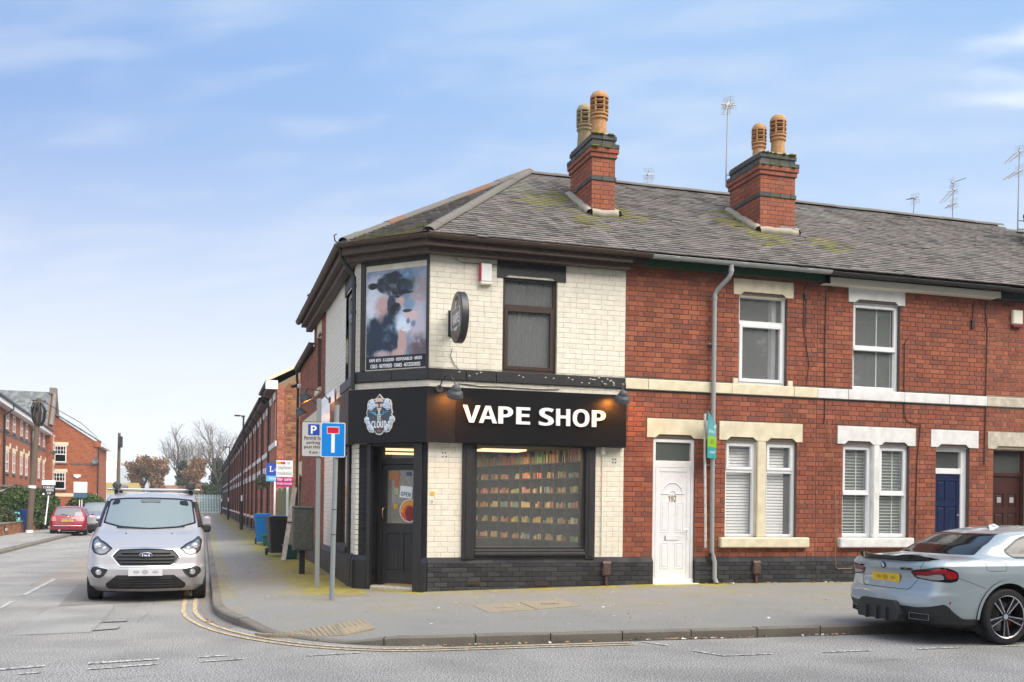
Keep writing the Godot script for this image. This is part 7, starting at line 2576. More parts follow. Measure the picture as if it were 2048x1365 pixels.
func poster() -> void:
	var w := 256
	var h := 352
	var f := FastNoiseLite.new()
	f.seed = 9
	f.frequency = 0.012
	f.fractal_octaves = 5
	var im := Image.create(w, h, false, Image.FORMAT_RGB8)
	var blobs := [    # x, y, rx, ry, softness, colour, strength
		[45, 120, 80, 140, 1.0, Color(0.84, 0.87, 0.93), 0.9], [160, 50, 80, 60, 1.0, Color(0.25, 0.46, 0.58), 0.8], [222, 190, 60, 140, 1.0, Color(0.74, 0.72, 0.78), 0.9], [225, 80, 50, 60, 1.0, Color(0.62, 0.52, 0.5), 0.6], [230, 285, 60, 60, 1.0, Color(0.33, 0.26, 0.28), 0.8],
		[62, 245, 95, 100, 0.6, Color(0.1, 0.17, 0.26), 1.0], [100, 200, 50, 70, 0.8, Color(0.1, 0.18, 0.27), 1.0], [70, 125, 45, 50, 0.9, Color(0.72, 0.56, 0.53), 0.75], [108, 130, 20, 60, 0.7, Color(0.14, 0.18, 0.24), 0.9], [62, 165, 18, 34, 0.9, Color(0.68, 0.54, 0.52), 0.6],
		[107, 50, 72, 44, 0.45, Color(0.12, 0.15, 0.2), 1.0], [26, 52, 24, 13, 0.5, Color(0.1, 0.13, 0.17), 1.0], [172, 62, 34, 30, 0.7, Color(0.13, 0.2, 0.26), 0.9], [150, 84, 56, 8, 0.5, Color(0.07, 0.09, 0.12), 1.0], [198, 46, 12, 16, 0.8, Color(0.35, 0.36, 0.25), 0.6],
		[146, 112, 20, 22, 0.7, Color(0.78, 0.64, 0.6), 0.9], [138, 94, 18, 10, 0.6, Color(0.06, 0.08, 0.1), 0.9], [126, 142, 24, 26, 0.6, Color(0.08, 0.11, 0.15), 1.0], [155, 190, 46, 60, 1.0, Color(0.84, 0.9, 0.97), 0.95], [186, 130, 30, 26, 1.0, Color(0.4, 0.55, 0.7), 0.7],
		[194, 168, 32, 26, 0.7, Color(0.82, 0.72, 0.72), 0.95], [176, 150, 22, 7, 0.5, Color(0.16, 0.18, 0.22), 0.9], [180, 186, 10, 12, 0.8, Color(0.28, 0.38, 0.5), 0.8], [202, 196, 12, 14, 0.9, Color(0.34, 0.44, 0.58), 0.7], [156, 258, 22, 54, 0.6, Color(0.76, 0.63, 0.6), 0.95], [135, 302, 36, 26, 0.9, Color(0.78, 0.66, 0.64), 0.9], [70, 300, 50, 22, 0.9, Color(0.8, 0.72, 0.72), 0.85], [172, 216, 22, 7, 0.4, Color(0.84, 0.87, 0.93), 1.0]]
	for j in h:
		for i in w:
			var n := f.get_noise_2d(i, j) * 0.5 + 0.5
			var n2 := f.get_noise_2d(i * 3.0 + 500.0, j * 3.0) * 0.5 + 0.5
			var c := Color(0.62, 0.66, 0.74).lerp(Color(0.36, 0.44, 0.55), n)
			for b in blobs:
				var dx: float = (i - b[0]) / float(b[2])
				var dy: float = (j - b[1]) / float(b[3])
				var d := dx * dx + dy * dy + (n - 0.5) * 0.7 + (n2 - 0.5) * 0.5
				if d < 1.0:
					c = c.lerp(b[5], b[6] * smoothstep(1.0, 1.0 - b[4], d))
			c = c.lerp(Color(0.82, 0.87, 0.95), smoothstep(0.5, 0.85, n * 0.6 + n2 * 0.4) * 0.6 * smoothstep(20.0, 140.0, i))
			if j > 300: c = c.lerp(Color(0.05, 0.08, 0.15), 0.0 if j < 306 else 1.0)
			im.set_pixel(i, j, c)
	var m := mt(1, 1, 1, 0.45)
	m.albedo_texture = ImageTexture.create_from_image(im)
	var t := thing("poster_board", "large poster of a person in a dark cap, framed black on the splayed corner", "poster", fc * Vector3(0.77, 3.86, 0.0))
	var g := Geo.new()
	g.x = fc
	g.quad_uv(Vector3(0.205, 3.885, 0.022), Vector3(1.43, 3.885, 0.022), Vector3(1.43, 5.57, 0.022), Vector3(0.205, 5.57, 0.022), Vector3.BACK)
	wpart("poster", g, m, t)
	g = Geo.new()
	bar(g, fc, 0.185, 3.866, 1.44, 5.68, 0.0, 0.018, 0.003)
	wpart("backing_board", g, M.cream, t)
	g = Geo.new()
	bar(g, fc, 0.085, 3.864, 0.187, 5.77, 0.0, 0.04)
	bar(g, fc, 1.436, 3.864, 1.478, 5.77, 0.0, 0.04)
	bar(g, fc, 0.186, 5.67, 1.437, 5.769, 0.0, 0.039)
	wpart("poster_frame", g, M.black_paint, t)
	var f2 := fc
	var o := origin_of(t)
	for s in [["VAPE KITS · E-LIQUID · DISPOSABLES · MODS", 4.035, 1.08], ["COILS · BATTERIES · TANKS · ACCESSORIES", 3.94, 1.02]]:
		var l := letters("lettering", s[0], fc * frame(Vector3(0.815, s[1], 0.023), Vector3.RIGHT), s[2], 0.065, 0.002, M.white, t, "Droid Sans", 700)
		l.position -= o

func emblem() -> void:
	var t := thing("emblem_plaque", "cut out CLOUD emblem plaque of pale blue clouds on the corner fascia", "sign", fc * Vector3(0.605, 3.1, 0.15))
	t.basis = fc.basis
	var outline := func(k: float) -> PackedVector2Array:
		var p := PackedVector2Array()
		var base := [[0.0, 0.345], [0.06, 0.28], [0.1, 0.26], [0.16, 0.265], [0.22, 0.24], [0.25, 0.18], [0.25, 0.1], [0.27, 0.02], [0.25, -0.01], [0.31, -0.06], [0.31, -0.12], [0.27, -0.16], [0.25, -0.24], [0.2, -0.3], [0.13, -0.31], [0.09, -0.29], [0.06, -0.335], [0.0, -0.35]]
		for i in base.size(): p.append(Vector2(base[i][0], base[i][1]) * k)
		for i in range(base.size() - 2, 0, -1): p.append(Vector2(-base[i][0], base[i][1]) * k)
		return p
	var g := Geo.new()
	g.prism(outline.call(1.0), 0.0, 0.02)
	part("plaque", g, mt(0.75, 0.72, 0.66, 0.5), t)
	g = Geo.new()
	g.prism(outline.call(0.95), 0.02, 0.022)
	part("dark_ground", g, mt(0.05, 0.07, 0.1, 0.5), t)
	g = Geo.new()
	var shade := Geo.new()
	for s in [-1.0, 1.0]:
		for c in [[0.15, 0.2, 0.055], [0.2, 0.16, 0.04], [0.12, 0.15, 0.05], [0.17, 0.11, 0.045], [0.21, 0.1, 0.025], [0.25, -0.08, 0.045], [0.22, -0.15, 0.045], [0.19, -0.21, 0.05], [0.14, -0.26, 0.04], [0.25, -0.13, 0.03]]:
			g.cyl(Vector3(c[0] * s, c[1], 0.022), Vector3(c[0] * s, c[1], 0.026 + c[2] * 0.04), c[2], c[2] * 0.92, 14)
			shade.tube([Vector3((c[0] - c[2] * 0.6) * s, c[1] - c[2] * 0.2, 0.029), Vector3(c[0] * s, c[1] - c[2] * 0.55, 0.029), Vector3((c[0] + c[2] * 0.6) * s, c[1] - c[2] * 0.1, 0.029)], 0.005, 4)
	part("clouds", g, mt(0.6, 0.7, 0.82, 0.5), t)
	part("cloud_lines", shade, mt(0.2, 0.33, 0.5, 0.5), t)
	g = Geo.new()
	g.box(Vector3(-0.04, -0.1, 0.022), Vector3(0.04, 0.0, 0.03), 0.004)
	g.box(Vector3(-0.018, 0.0, 0.022), Vector3(0.018, 0.06, 0.03), 0.004)
	part("device", g, mt(0.6, 0.6, 0.6, 0.4), t)
	g = Geo.new()
	for k in 3: g.box(Vector3(-0.041, -0.085 + k * 0.03, 0.03), Vector3(0.041, -0.077 + k * 0.03, 0.031))
	part("device_lines", g, M.black_joint, t)
	g = Geo.new()
	for s in [-1.0, 1.0]:
		for k in 4:
			g.tube([Vector3(0.045 * s, -0.02, 0.026), Vector3((0.08 + k * 0.03) * s, 0.0 + k * 0.015, 0.026), Vector3((0.09 + k * 0.045) * s, 0.07 - k * 0.01, 0.026)], 0.011, 5, 0.003)
	part("smoke_rays", g, mt(0.12, 0.38, 0.58, 0.5), t)
	g = Geo.new()
	g.prism(PackedVector2Array([Vector2(-0.085, 0.2), Vector2(-0.075, 0.26), Vector2(0, 0.28), Vector2(0.075, 0.26), Vector2(0.085, 0.2), Vector2(0, 0.215)]), 0.022, 0.028)
	g.cyl(Vector3(-0.045, 0.15, 0.022), Vector3(-0.045, 0.15, 0.03), 0.03, 0.03, 12)
	g.cyl(Vector3(0.045, 0.15, 0.022), Vector3(0.045, 0.15, 0.03), 0.03, 0.03, 12)
	g.prism(PackedVector2Array([Vector2(-0.05, 0.11), Vector2(0.05, 0.11), Vector2(0.03, 0.06), Vector2(-0.03, 0.06)]), 0.022, 0.028)
	part("badge_centre", g, mt(0.62, 0.5, 0.46, 0.5), t)
	g = Geo.new()
	g.prism(PackedVector2Array([Vector2(-0.19, -0.1), Vector2(0.19, -0.1), Vector2(0.17, -0.2), Vector2(0.0, -0.26), Vector2(-0.17, -0.2)]), 0.022, 0.0265)
	part("word_ground", g, mt(0.05, 0.08, 0.13, 0.5), t)
	letters("lettering", "CLOUD", frame(Vector3(0, -0.17, 0.027), Vector3.RIGHT), 0.31, 0.12, 0.004, M.white, t, "Droid Sans", 700)
	letters("lettering", "194", frame(Vector3(0, -0.28, 0.024), Vector3.RIGHT), 0.08, 0.04, 0.004, mt(0.6, 0.2, 0.1, 0.5), t, "Droid Sans", 700)

func wall_lamp(p: Vector3, head: Vector3, out: Vector3, label: String) -> void:
	var t := thing("wall_lamp", label, "wall lamp", p, 0.0, "swan neck lamps round the fascia")
	var g := Geo.new()
	g.cyl(Vector3.ZERO, out * 0.035, 0.065, 0.06, 18)
	part("wall_plate", g, mt(0.05, 0.055, 0.06, 0.5), t)
	g = Geo.new()
	var h := head - p
	var side := h - out * h.dot(out)
	side.y = 0.0
	g.tube([out * 0.03, out * 0.12 + Vector3(0, 0.1, 0) + side * 0.05, out * 0.22 + Vector3(0, 0.19, 0) + side * 0.25, out * 0.32 + Vector3(0, 0.2, 0) + side * 0.55, h * Vector3(1, 0, 1) * 0.92 + Vector3(0, h.y + 0.2, 0), h + Vector3(0, 0.12, 0) - out * 0.0], 0.011, 8)
	part("swan_neck", g, mt(0.03, 0.032, 0.035, 0.45), t)
	g = Geo.new()
	var axis := (Vector3.UP + out * 0.55).normalized()
	var u := axis.cross(Vector3.UP if absf(axis.y) < 0.95 else Vector3.RIGHT).normalized()
	g.x = Transform3D(Basis(u, axis, u.cross(axis)), h)
	g.lathe([Vector2(0.135, -0.06), Vector2(0.138, -0.04), Vector2(0.12, 0.02), Vector2(0.095, 0.05), Vector2(0.085, 0.06), Vector2(0.08, 0.09), Vector2(0.06, 0.125), Vector2(0.03, 0.14), Vector2(0.0, 0.142)], Vector3.ZERO, 24)
	g.lathe([Vector2(0.0, 0.1), Vector2(0.07, 0.06), Vector2(0.11, 0.015), Vector2(0.13, -0.055), Vector2(0.135, -0.06)], Vector3.ZERO, 24)
	part("lamp_shade", g, mt(0.062, 0.066, 0.075, 0.5), t)
	g = Geo.new()
	g.x = Transform3D(Basis(u, axis, u.cross(axis)), h)
	g.lathe([Vector2(0.0, 0.097), Vector2(0.068, 0.056), Vector2(0.107, 0.012), Vector2(0.127, -0.052)], Vector3.ZERO, 24)
	part("shade_lining", g, mt(0.7, 0.6, 0.42, 0.5), t)
	g = Geo.new()
	g.ball(h - axis * 0.0, Vector3.ONE * 0.032, 12, 8)
	var em := mt(0.9, 0.7, 0.4, 0.5)
	em.emission_enabled = true
	em.emission = Color(1.0, 0.62, 0.22)
	em.emission_energy_multiplier = 5.0
	part("lamp_bulb", g, em, t)
	var l := OmniLight3D.new()
	l.name = "bulb_light"
	l.light_color = Color(1.0, 0.62, 0.24)
	l.light_energy = 0.15
	l.light_size = 0.03
	l.omni_range = 8.0
	l.omni_attenuation = 2.0
	l.shadow_enabled = true
	l.position = h
	t.add_child(l)

func let_board() -> void:
	var t := thing("let_board", "teal and green LET board with slanted top on a white pole, by the downpipe", "sign", Vector3(5.07, 0.87, 0.12))
	var g := Geo.new()
	g.tube([Vector3(0.02, 0.0, 0.0), Vector3(-0.04, 1.6, 0.05), Vector3(-0.06, 2.4, 0.07)], 0.024, 8)
	part("post", g, worn(mt(0.75, 0.73, 0.68, 0.6), blotch, 2.0), t)
	g = Geo.new()
	g.cyl(Vector3(0.03, -0.02, 0.0), Vector3(0.018, 0.12, 0.002), 0.024, 0.026, 8)
	part("post_foot", g, mt(0.25, 0.15, 0.08, 0.8), t)
	var f := frame(Vector3(0.07, 1.6, 0.1), Vector3(0.72, 0, -0.7).normalized())
	var teal := mt(0.02, 0.3, 0.33, 0.4)
	var q := [[-0.24, 0.0, 0.24, 0.2, teal], [-0.24, 0.2, 0.24, 0.395, mt(0.22, 0.44, 0.02, 0.4)]]
	for k in 2:
		g = Geo.new()
		bar(g, f, q[k][0], q[k][1] + 0.001, q[k][2], q[k][3], -0.008, 0.004 + 0.002 * k, 0.0)
		part("lower_panel" if k == 0 else "green_panel", g, q[k][4], t)
	g = Geo.new()
	g.prism(PackedVector2Array([Vector2(-0.24, 0.396), Vector2(0.24, 0.396), Vector2(0.24, 0.62), Vector2(-0.24, 0.83)]), -0.008, 0.004, f)
	part("upper_panel", g, mt(0.05, 0.3, 0.35, 0.4), t)
	letters("lettering", "LET", f * frame(Vector3(-0.01, 0.3, 0.006), Vector3.RIGHT), 0.19, 0.075, 0.002, mt(0.01, 0.06, 0.05, 0.5), t)
	letters("lettering", "MARTIN & CO", f * frame(Vector3(0.0, 0.48, 0.004), Vector3.RIGHT), 0.36, 0.055, 0.002, mt(0.6, 0.75, 0.76, 0.5), t)
	letters("lettering", "01332 505000", f * frame(Vector3(0.0, 0.11, 0.004), Vector3.RIGHT), 0.28, 0.04, 0.002, mt(0.6, 0.75, 0.76, 0.5), t)
	g = Geo.new()
	g.prism(PackedVector2Array([Vector2(0.1, 0.54), Vector2(0.17, 0.56), Vector2(0.2, 0.62), Vector2(0.13, 0.59)]), 0.004, 0.006, f)
	part("bird_mark", g, mt(0.6, 0.75, 0.76, 0.5), t)

func rounded(x0: float, y0: float, x1: float, y1: float, r: float) -> PackedVector2Array:
	var p := PackedVector2Array()
	for c in [[x1 - r, y1 - r, 0.0], [x0 + r, y1 - r, 0.25], [x0 + r, y0 + r, 0.5], [x1 - r, y0 + r, 0.75]]:
		for k in 5:
			var a: float = TAU * (c[2] + k / 16.0)
			p.append(Vector2(c[0] + cos(a) * r, c[1] + sin(a) * r))
	return p

func dead_end_sign() -> void:
	var t := thing("dead_end_sign", "blue no through road sign on a grey pole at the corner pavement", "road sign", Vector3(-1.69, 0.17, 1.04))
	var g := Geo.new()
	g.cyl(Vector3(-0.002, -0.15, 0), Vector3(0.045, 2.9, 0), 0.038, 0.038, 16)
	var pole := part("pole", g, M.galv, t)
	g = Geo.new()
	for y in [0.93, 1.31]: g.cyl(Vector3(0.0145 * y, y, 0), Vector3(0.0145 * y, y + 0.012, 0), 0.0395, 0.0395, 16)
	part("pole_tie", g, M.black_plastic, pole)
	g = Geo.new()
	g.cyl(Vector3(0.045, 2.9, 0), Vector3(0.045, 2.91, 0), 0.04, 0.04, 16)
	part("pole_cap", g, M.galv, pole)
	var f := frame(Vector3(-0.015, 2.375, 0.05), Vector3(0.97, 0, 0.12).normalized())
	g = Geo.new()
	g.prism(rounded(-0.182, -0.262, 0.182, 0.262, 0.025), -0.004, 0.0, f)
	part("sign_edge", g, M.white, t)
	g = Geo.new()
	g.prism(rounded(-0.172, -0.252, 0.172, 0.252, 0.02), 0.0, 0.002, f)
	part("sign_face", g, mt(0.0, 0.2, 0.62, 0.35), t)
	g = Geo.new()
	bar(g, f, -0.026, -0.195, 0.026, 0.1, 0.002, 0.004, 0.0)
	bar(g, f, -0.092, 0.09, 0.092, 0.2, 0.002, 0.0045, 0.0)
	part("white_bars", g, mt(0.72, 0.78, 0.83, 0.4), t)
	g = Geo.new()
	bar(g, f, -0.085, 0.1, 0.085, 0.19, 0.004, 0.006, 0.0)
	part("red_bar", g, mt(0.55, 0.005, 0.03, 0.4), t)
	g = Geo.new()
	for y in [-0.15, 0.15]: bar(g, f, -0.1, y - 0.02, 0.1, y + 0.02, -0.03, -0.004, 0.002)
	part("sign_bracket", g, M.galv, t)

func parking_sign() -> void:
	var t := thing("parking_sign", "grey Permit parking sign with a blue P on a pole by the side wall", "road sign", Vector3(-1.67, 0.15, -1.27))
	var g := Geo.new()
	g.box(Vector3(-0.04, -0.15, -0.02), Vector3(0.04, 3.25, 0.02), 0.008)
	part("pole", g, M.galv, t)
	var f := frame(Vector3(-0.02, 2.54, 0.035), Vector3(1, 0, 0.05).normalized())
	g = Geo.new()
	g.prism(rounded(-0.275, -0.305, 0.275, 0.305, 0.03), -0.004, 0.0, f)
	part("sign_edge", g, M.black_plastic, t)
	g = Geo.new()
	g.prism(rounded(-0.265, -0.295, 0.265, 0.295, 0.024), 0.0, 0.002, f)
	part("sign_face", g, mt(0.47, 0.47, 0.47, 0.4), t)
	g = Geo.new()
	g.prism(rounded(-0.165, 0.07, 0.03, 0.26, 0.01), 0.002, 0.004, f)
	part("blue_square", g, mt(0.01, 0.06, 0.36, 0.4), t)
	letters("lettering", "P", f * frame(Vector3(-0.07, 0.165, 0.004), Vector3.RIGHT), 0.1, 0.14, 0.002, M.white, t, "Droid Sans", 700)
	var k: Material = M.black_plastic
	letters("lettering", "Permit holders", f * frame(Vector3(0.0, 0.02, 0.002), Vector3.RIGHT), 0.46, 0.07, 0.002, k, t, "Droid Sans", 700)
	letters("lettering", "parking only", f * frame(Vector3(0.0, -0.065, 0.002), Vector3.RIGHT), 0.38, 0.07, 0.002, k, t, "Droid Sans", 700)
	letters("lettering", "past this point", f * frame(Vector3(0.0, -0.14, 0.002), Vector3.RIGHT), 0.46, 0.07, 0.002, k, t, "Droid Sans", 700)
	letters("lettering", "8 am - 6 pm", f * frame(Vector3(0.03, -0.235, 0.002), Vector3.RIGHT), 0.34, 0.065, 0.002, k, t, "Droid Sans", 700)

func wheelie_bin(called: String, label: String, at: Vector3, turn: float, m: Material, group := "") -> void:
	var t := thing(called, label, "wheelie bin", at, turn, group)
	var g := Geo.new()
	var n := 2
	for i in n:
		var y0 := 0.08 + 0.86 * i / n
		var y1 := 0.08 + 0.86 * (i + 1) / n
		var a := Vector2(lerpf(0.2, 0.265, float(i) / n), lerpf(0.22, 0.32, float(i) / n))
		var b := Vector2(lerpf(0.2, 0.265, float(i + 1) / n), lerpf(0.22, 0.32, float(i + 1) / n))
		var pa := rounded(-a.x, -a.y, a.x, a.y, 0.05)
		var pb := rounded(-b.x, -b.y, b.x, b.y, 0.05)
		for k in pa.size():
			var k2 := (k + 1) % pa.size()
			var na := Vector3(pa[k].x, 0, pa[k].y).normalized()
			var nb := Vector3(pa[k2].x, 0, pa[k2].y).normalized()
			var o := (na + nb) / 2
			g.quad(Vector3(pa[k].x, y0, pa[k].y), Vector3(pa[k2].x, y0, pa[k2].y), Vector3(pb[k2].x, y1, pb[k2].y), Vector3(pb[k].x, y1, pb[k].y), o)
	g.prism(rounded(-0.28, -0.335, 0.28, 0.335, 0.05), 0.93, 0.98, Transform3D(Basis(Vector3.RIGHT, Vector3.FORWARD, Vector3.UP), Vector3.ZERO))
	part("bin_body", g, m, t)
	g = Geo.new()
	g.prism(rounded(-0.29, -0.34, 0.29, 0.35, 0.05), 0.985, 1.03, Transform3D(Basis(Vector3.RIGHT, Vector3.FORWARD, Vector3.UP), Vector3.ZERO))
	g.box(Vector3(-0.22, 1.02, -0.28), Vector3(0.22, 1.055, 0.26), 0.02)
	part("bin_lid", g, m, t)
	g = Geo.new()
	g.cyl(Vector3(-0.2, 1.0, -0.38), Vector3(0.2, 1.0, -0.38), 0.018, 0.018, 8)
	for x in [-0.2, 0.2]: g.cyl(Vector3(x, 1.0, -0.38), Vector3(x, 0.98, -0.32), 0.018, 0.018, 8)
	part("bin_handle", g, m, t)
	for x in [-0.24, 0.24]:
		g = Geo.new()
		g.cyl(Vector3(x - 0.025, 0.1, -0.24), Vector3(x + 0.025, 0.1, -0.24), 0.1, 0.1, 14)
		part("wheel", g, M.rubber, t)

func caddy(label: String, at: Vector3, m: Material) -> void:
	var t := thing("recycling_box", label, "recycling box", at)
	var g := Geo.new()
	g.prism(PackedVector2Array([Vector2(-0.15, 0.0), Vector2(0.15, 0.0), Vector2(0.19, 0.32), Vector2(-0.19, 0.32)]), -0.18, 0.18)
	part("box_body", g, m, t)
	g = Geo.new()
	g.box(Vector3(-0.21, 0.31, -0.2), Vector3(0.21, 0.36, 0.2), 0.012)
	part("box_lid", g, m, t)

func bins() -> void:
	var blue := mt(0.005, 0.14, 0.42, 0.4)
	wheelie_bin("wheelie_bin", "black wheelie bin beside the leaning white plank", Vector3(-1.68, 0.17, -11.2), 0.1, mt(0.02, 0.021, 0.025, 0.5))
	wheelie_bin("wheelie_bin", "bright blue wheelie bin with closed lid, nearest the terrace", Vector3(-1.62, 0.16, -19.2), -0.1, blue)
	wheelie_bin("wheelie_bin", "blue wheelie bin half hidden behind the black bin", Vector3(-1.5, 0.16, -13.5), 0.0, mt(0.02, 0.18, 0.45, 0.4))
	wheelie_bin("wheelie_bin", "dark blue bin at the foot of the leaning telegraph pole", Vector3(-11.3, 0.1, -34.4), 0.3, mt(0.01, 0.04, 0.2, 0.5))
	caddy("green recycling box in front of the bright blue wheelie bin", Vector3(-1.52, 0.16, -17.8), mt(0.01, 0.1, 0.055, 0.45))
	caddy("dark green recycling box behind the leaning plank", Vector3(-1.45, 0.17, -9.7), mt(0.005, 0.055, 0.045, 0.45))

func boards() -> void:
	var t := thing("for_sale_board", "white and magenta for sale board on a white post by the side gate", "sign", Vector3(-1.05, 0.16, -16.0))
	var g := Geo.new()
	g.box(Vector3(-0.035, 0, -0.025), Vector3(0.035, 2.2, 0.025), 0.004)
	part("post", g, M.white, t)
	var f := frame(Vector3(-0.1, 2.33, 0.03), Vector3(1, 0, 0.05).normalized())
	g = Geo.new()
	bar(g, f, -0.255, -0.1, 0.255, 0.42, -0.01, 0.003, 0.0)
	part("board", g, M.white, t)
	g = Geo.new()
	bar(g, f, -0.255, -0.4, 0.255, -0.101, -0.01, 0.003, 0.0)
	part("magenta_field", g, mt(0.5, 0.01, 0.18, 0.4), t)
	var dots := [[-0.2, Color(0.4, 0.5, 0.05)], [-0.14, Color(0.7, 0.42, 0.03)], [-0.08, Color(0.68, 0.12, 0.04)], [-0.02, Color(0.55, 0.02, 0.2)], [0.12, Color(0.3, 0.6, 0.8)]]
	for i in dots.size():
		g = Geo.new()
		g.x = f
		g.cyl(Vector3(dots[i][0], 0.34, 0.003), Vector3(dots[i][0], 0.34, 0.0045 + i * 0.0008), 0.045, 0.045, 18)
		var c: Color = dots[i][1]
		part("colour_dot", g, mt(c.r, c.g, c.b, 0.5), t)
	var grey := mt(0.12, 0.12, 0.12, 0.5)
	letters("lettering", "bagshaws", f * frame(Vector3(0.0, 0.19, 0.003), Vector3.RIGHT), 0.42, 0.13, 0.002, grey, t, "Droid Serif", 400)
	letters("lettering", "residential", f * frame(Vector3(0.0, 0.02, 0.003), Vector3.RIGHT), 0.44, 0.1, 0.002, grey, t, "Droid Serif", 400)
	letters("lettering", "for sale", f * frame(Vector3(-0.0, -0.17, 0.003), Vector3.RIGHT), 0.44, 0.1, 0.002, M.white, t, "Droid Sans", 700)
	letters("lettering", "01332 361308", f * frame(Vector3(0.0, -0.31, 0.003), Vector3.RIGHT), 0.45, 0.065, 0.002, M.white, t, "Droid Sans", 700)
	t = thing("letting_board", "blue estate agent board on a white post, partly behind the for sale board", "sign", Vector3(-1.35, 0.16, -17.4))
	g = Geo.new()
	g.box(Vector3(-0.03, 0, -0.025), Vector3(0.03, 2.3, 0.025), 0.004)
	part("post", g, M.white, t)
	f = frame(Vector3(0.02, 2.4, 0.03), Vector3.RIGHT)
	g = Geo.new()
	bar(g, f, -0.3, -0.1, 0.3, 0.32, -0.01, 0.003, 0.0)
	part("board", g, mt(0.03, 0.07, 0.36, 0.4), t)
	g = Geo.new()
	bar(g, f, -0.3, -0.28, 0.3, -0.101, -0.01, 0.003, 0.0)
	part("pale_field", g, mt(0.13, 0.42, 0.7, 0.4), t)
	letters("lettering", "L", f * frame(Vector3(-0.14, 0.12, 0.003), Vector3.RIGHT), 0.12, 0.18, 0.002, M.white, t, "Droid Serif", 700)
	letters("lettering", "LEADERS", f * frame(Vector3(0.12, 0.1, 0.003), Vector3.RIGHT), 0.3, 0.09, 0.002, M.white, t, "Droid Sans", 700)
	letters("lettering", "SALE AGREED", f * frame(Vector3(0.0, -0.19, 0.003), Vector3.RIGHT), 0.4, 0.06, 0.002, M.white, t, "Droid Sans", 700)
	t = thing("hanging_basket", "round hanging basket of grey green plants on the terrace front", "hanging basket", Vector3(-1.42, 2.3, -23.4))
	g = Geo.new()
	g.ball(Vector3(0, 0.08, 0), Vector3(0.2, 0.2, 0.2), 12, 5)
	part("basket", g, M.brown_wood, t)
	g = Geo.new()
	g.tube([Vector3(0.37, 0.6, 0), Vector3(0.0, 0.62, 0), Vector3(0, 0.25, 0)], 0.012, 5)
	part("bracket", g, M.black_plastic, t)
	var where := []
	var cols := []
	for i in 240:
		var d := Vector3(rng.randfn(), rng.randfn(), rng.randfn()).normalized() * 0.24
		where.append(Transform3D(Basis(Vector3(rng.randf(), rng.randf(), rng.randf()).normalized(), rng.randf() * TAU) * Basis.from_scale(Vector3.ONE * 0.07), t.position + d + Vector3(0, 0.08, 0)))
		cols.append([Color(0.12, 0.13, 0.07), Color(0.2, 0.2, 0.14), Color(0.08, 0.1, 0.04), Color(0.4, 0.38, 0.33)][i % 4])
	copies("plants", slip_mesh(), M.leaf, where, cols, t)

func street_lamp(at: Vector3, label: String) -> void:
	var t := thing("street_lamp", label, "street lamp", at, 0.0, "street lamps along the terrace")
	var g := Geo.new()
	g.cyl(Vector3.ZERO, Vector3(0, 1.5, 0), 0.09, 0.085, 12)
	g.cyl(Vector3(0, 1.5, 0), Vector3(0.05, 5.9, 0), 0.062, 0.045, 12)
	var dark := mt(0.02, 0.022, 0.025, 0.5)
	part("lamp_post", g, dark, t)
	g = Geo.new()
	g.tube([Vector3(0.05, 5.85, 0), Vector3(0.0, 5.94, 0), Vector3(-0.2, 5.97, 0)], 0.03, 8)
	part("lamp_arm", g, dark, t)
	g = Geo.new()
	g.box(Vector3(-0.42, 5.92, -0.09), Vector3(-0.12, 6.0, 0.09), 0.03)
	g.box(Vector3(-0.04, 5.88, -0.07), Vector3(0.12, 5.98, 0.07), 0.02)
	part("lamp_head", g, dark, t)
	g = Geo.new()
	g.box(Vector3(-0.04, 1.5, 0.07), Vector3(0.04, 1.8, 0.088))
	part("number_plate", g, M.white, t)

func gate_fence() -> void:
	var t := thing("timber_gate", "weathered greenish timber gates with arched tops between shop and terrace", "gate", Vector3(-1.0, 0.15, -16.5))
	var m := worn(mt(0.24, 0.24, 0.1, 0.85), fine, 2.0)
	for i in 58:
		var g := Geo.new()
		var z := -4.6 + i * 0.16
		var h := 1.75 + 0.2 * absf(sin((i % 14) / 14.0 * PI))
		g.box(Vector3(-0.012, 0.03, z), Vector3(0.012, h, z + 0.15), 0.004)
		part("board", g, m, t)
	for i in 5:
		var g := Geo.new()
		g.box(Vector3(0.0, 0.0, -4.7 + i * 2.32), Vector3(0.12, 2.0, -4.58 + i * 2.32), 0.01)
		part("gate_post", g, m, t)
	var g := Geo.new()
	g.box(Vector3(4.5, 0, -4.8), Vector3(4.7, 2.4, 4.5))
	part("yard_wall", g, M.far_brick, t)

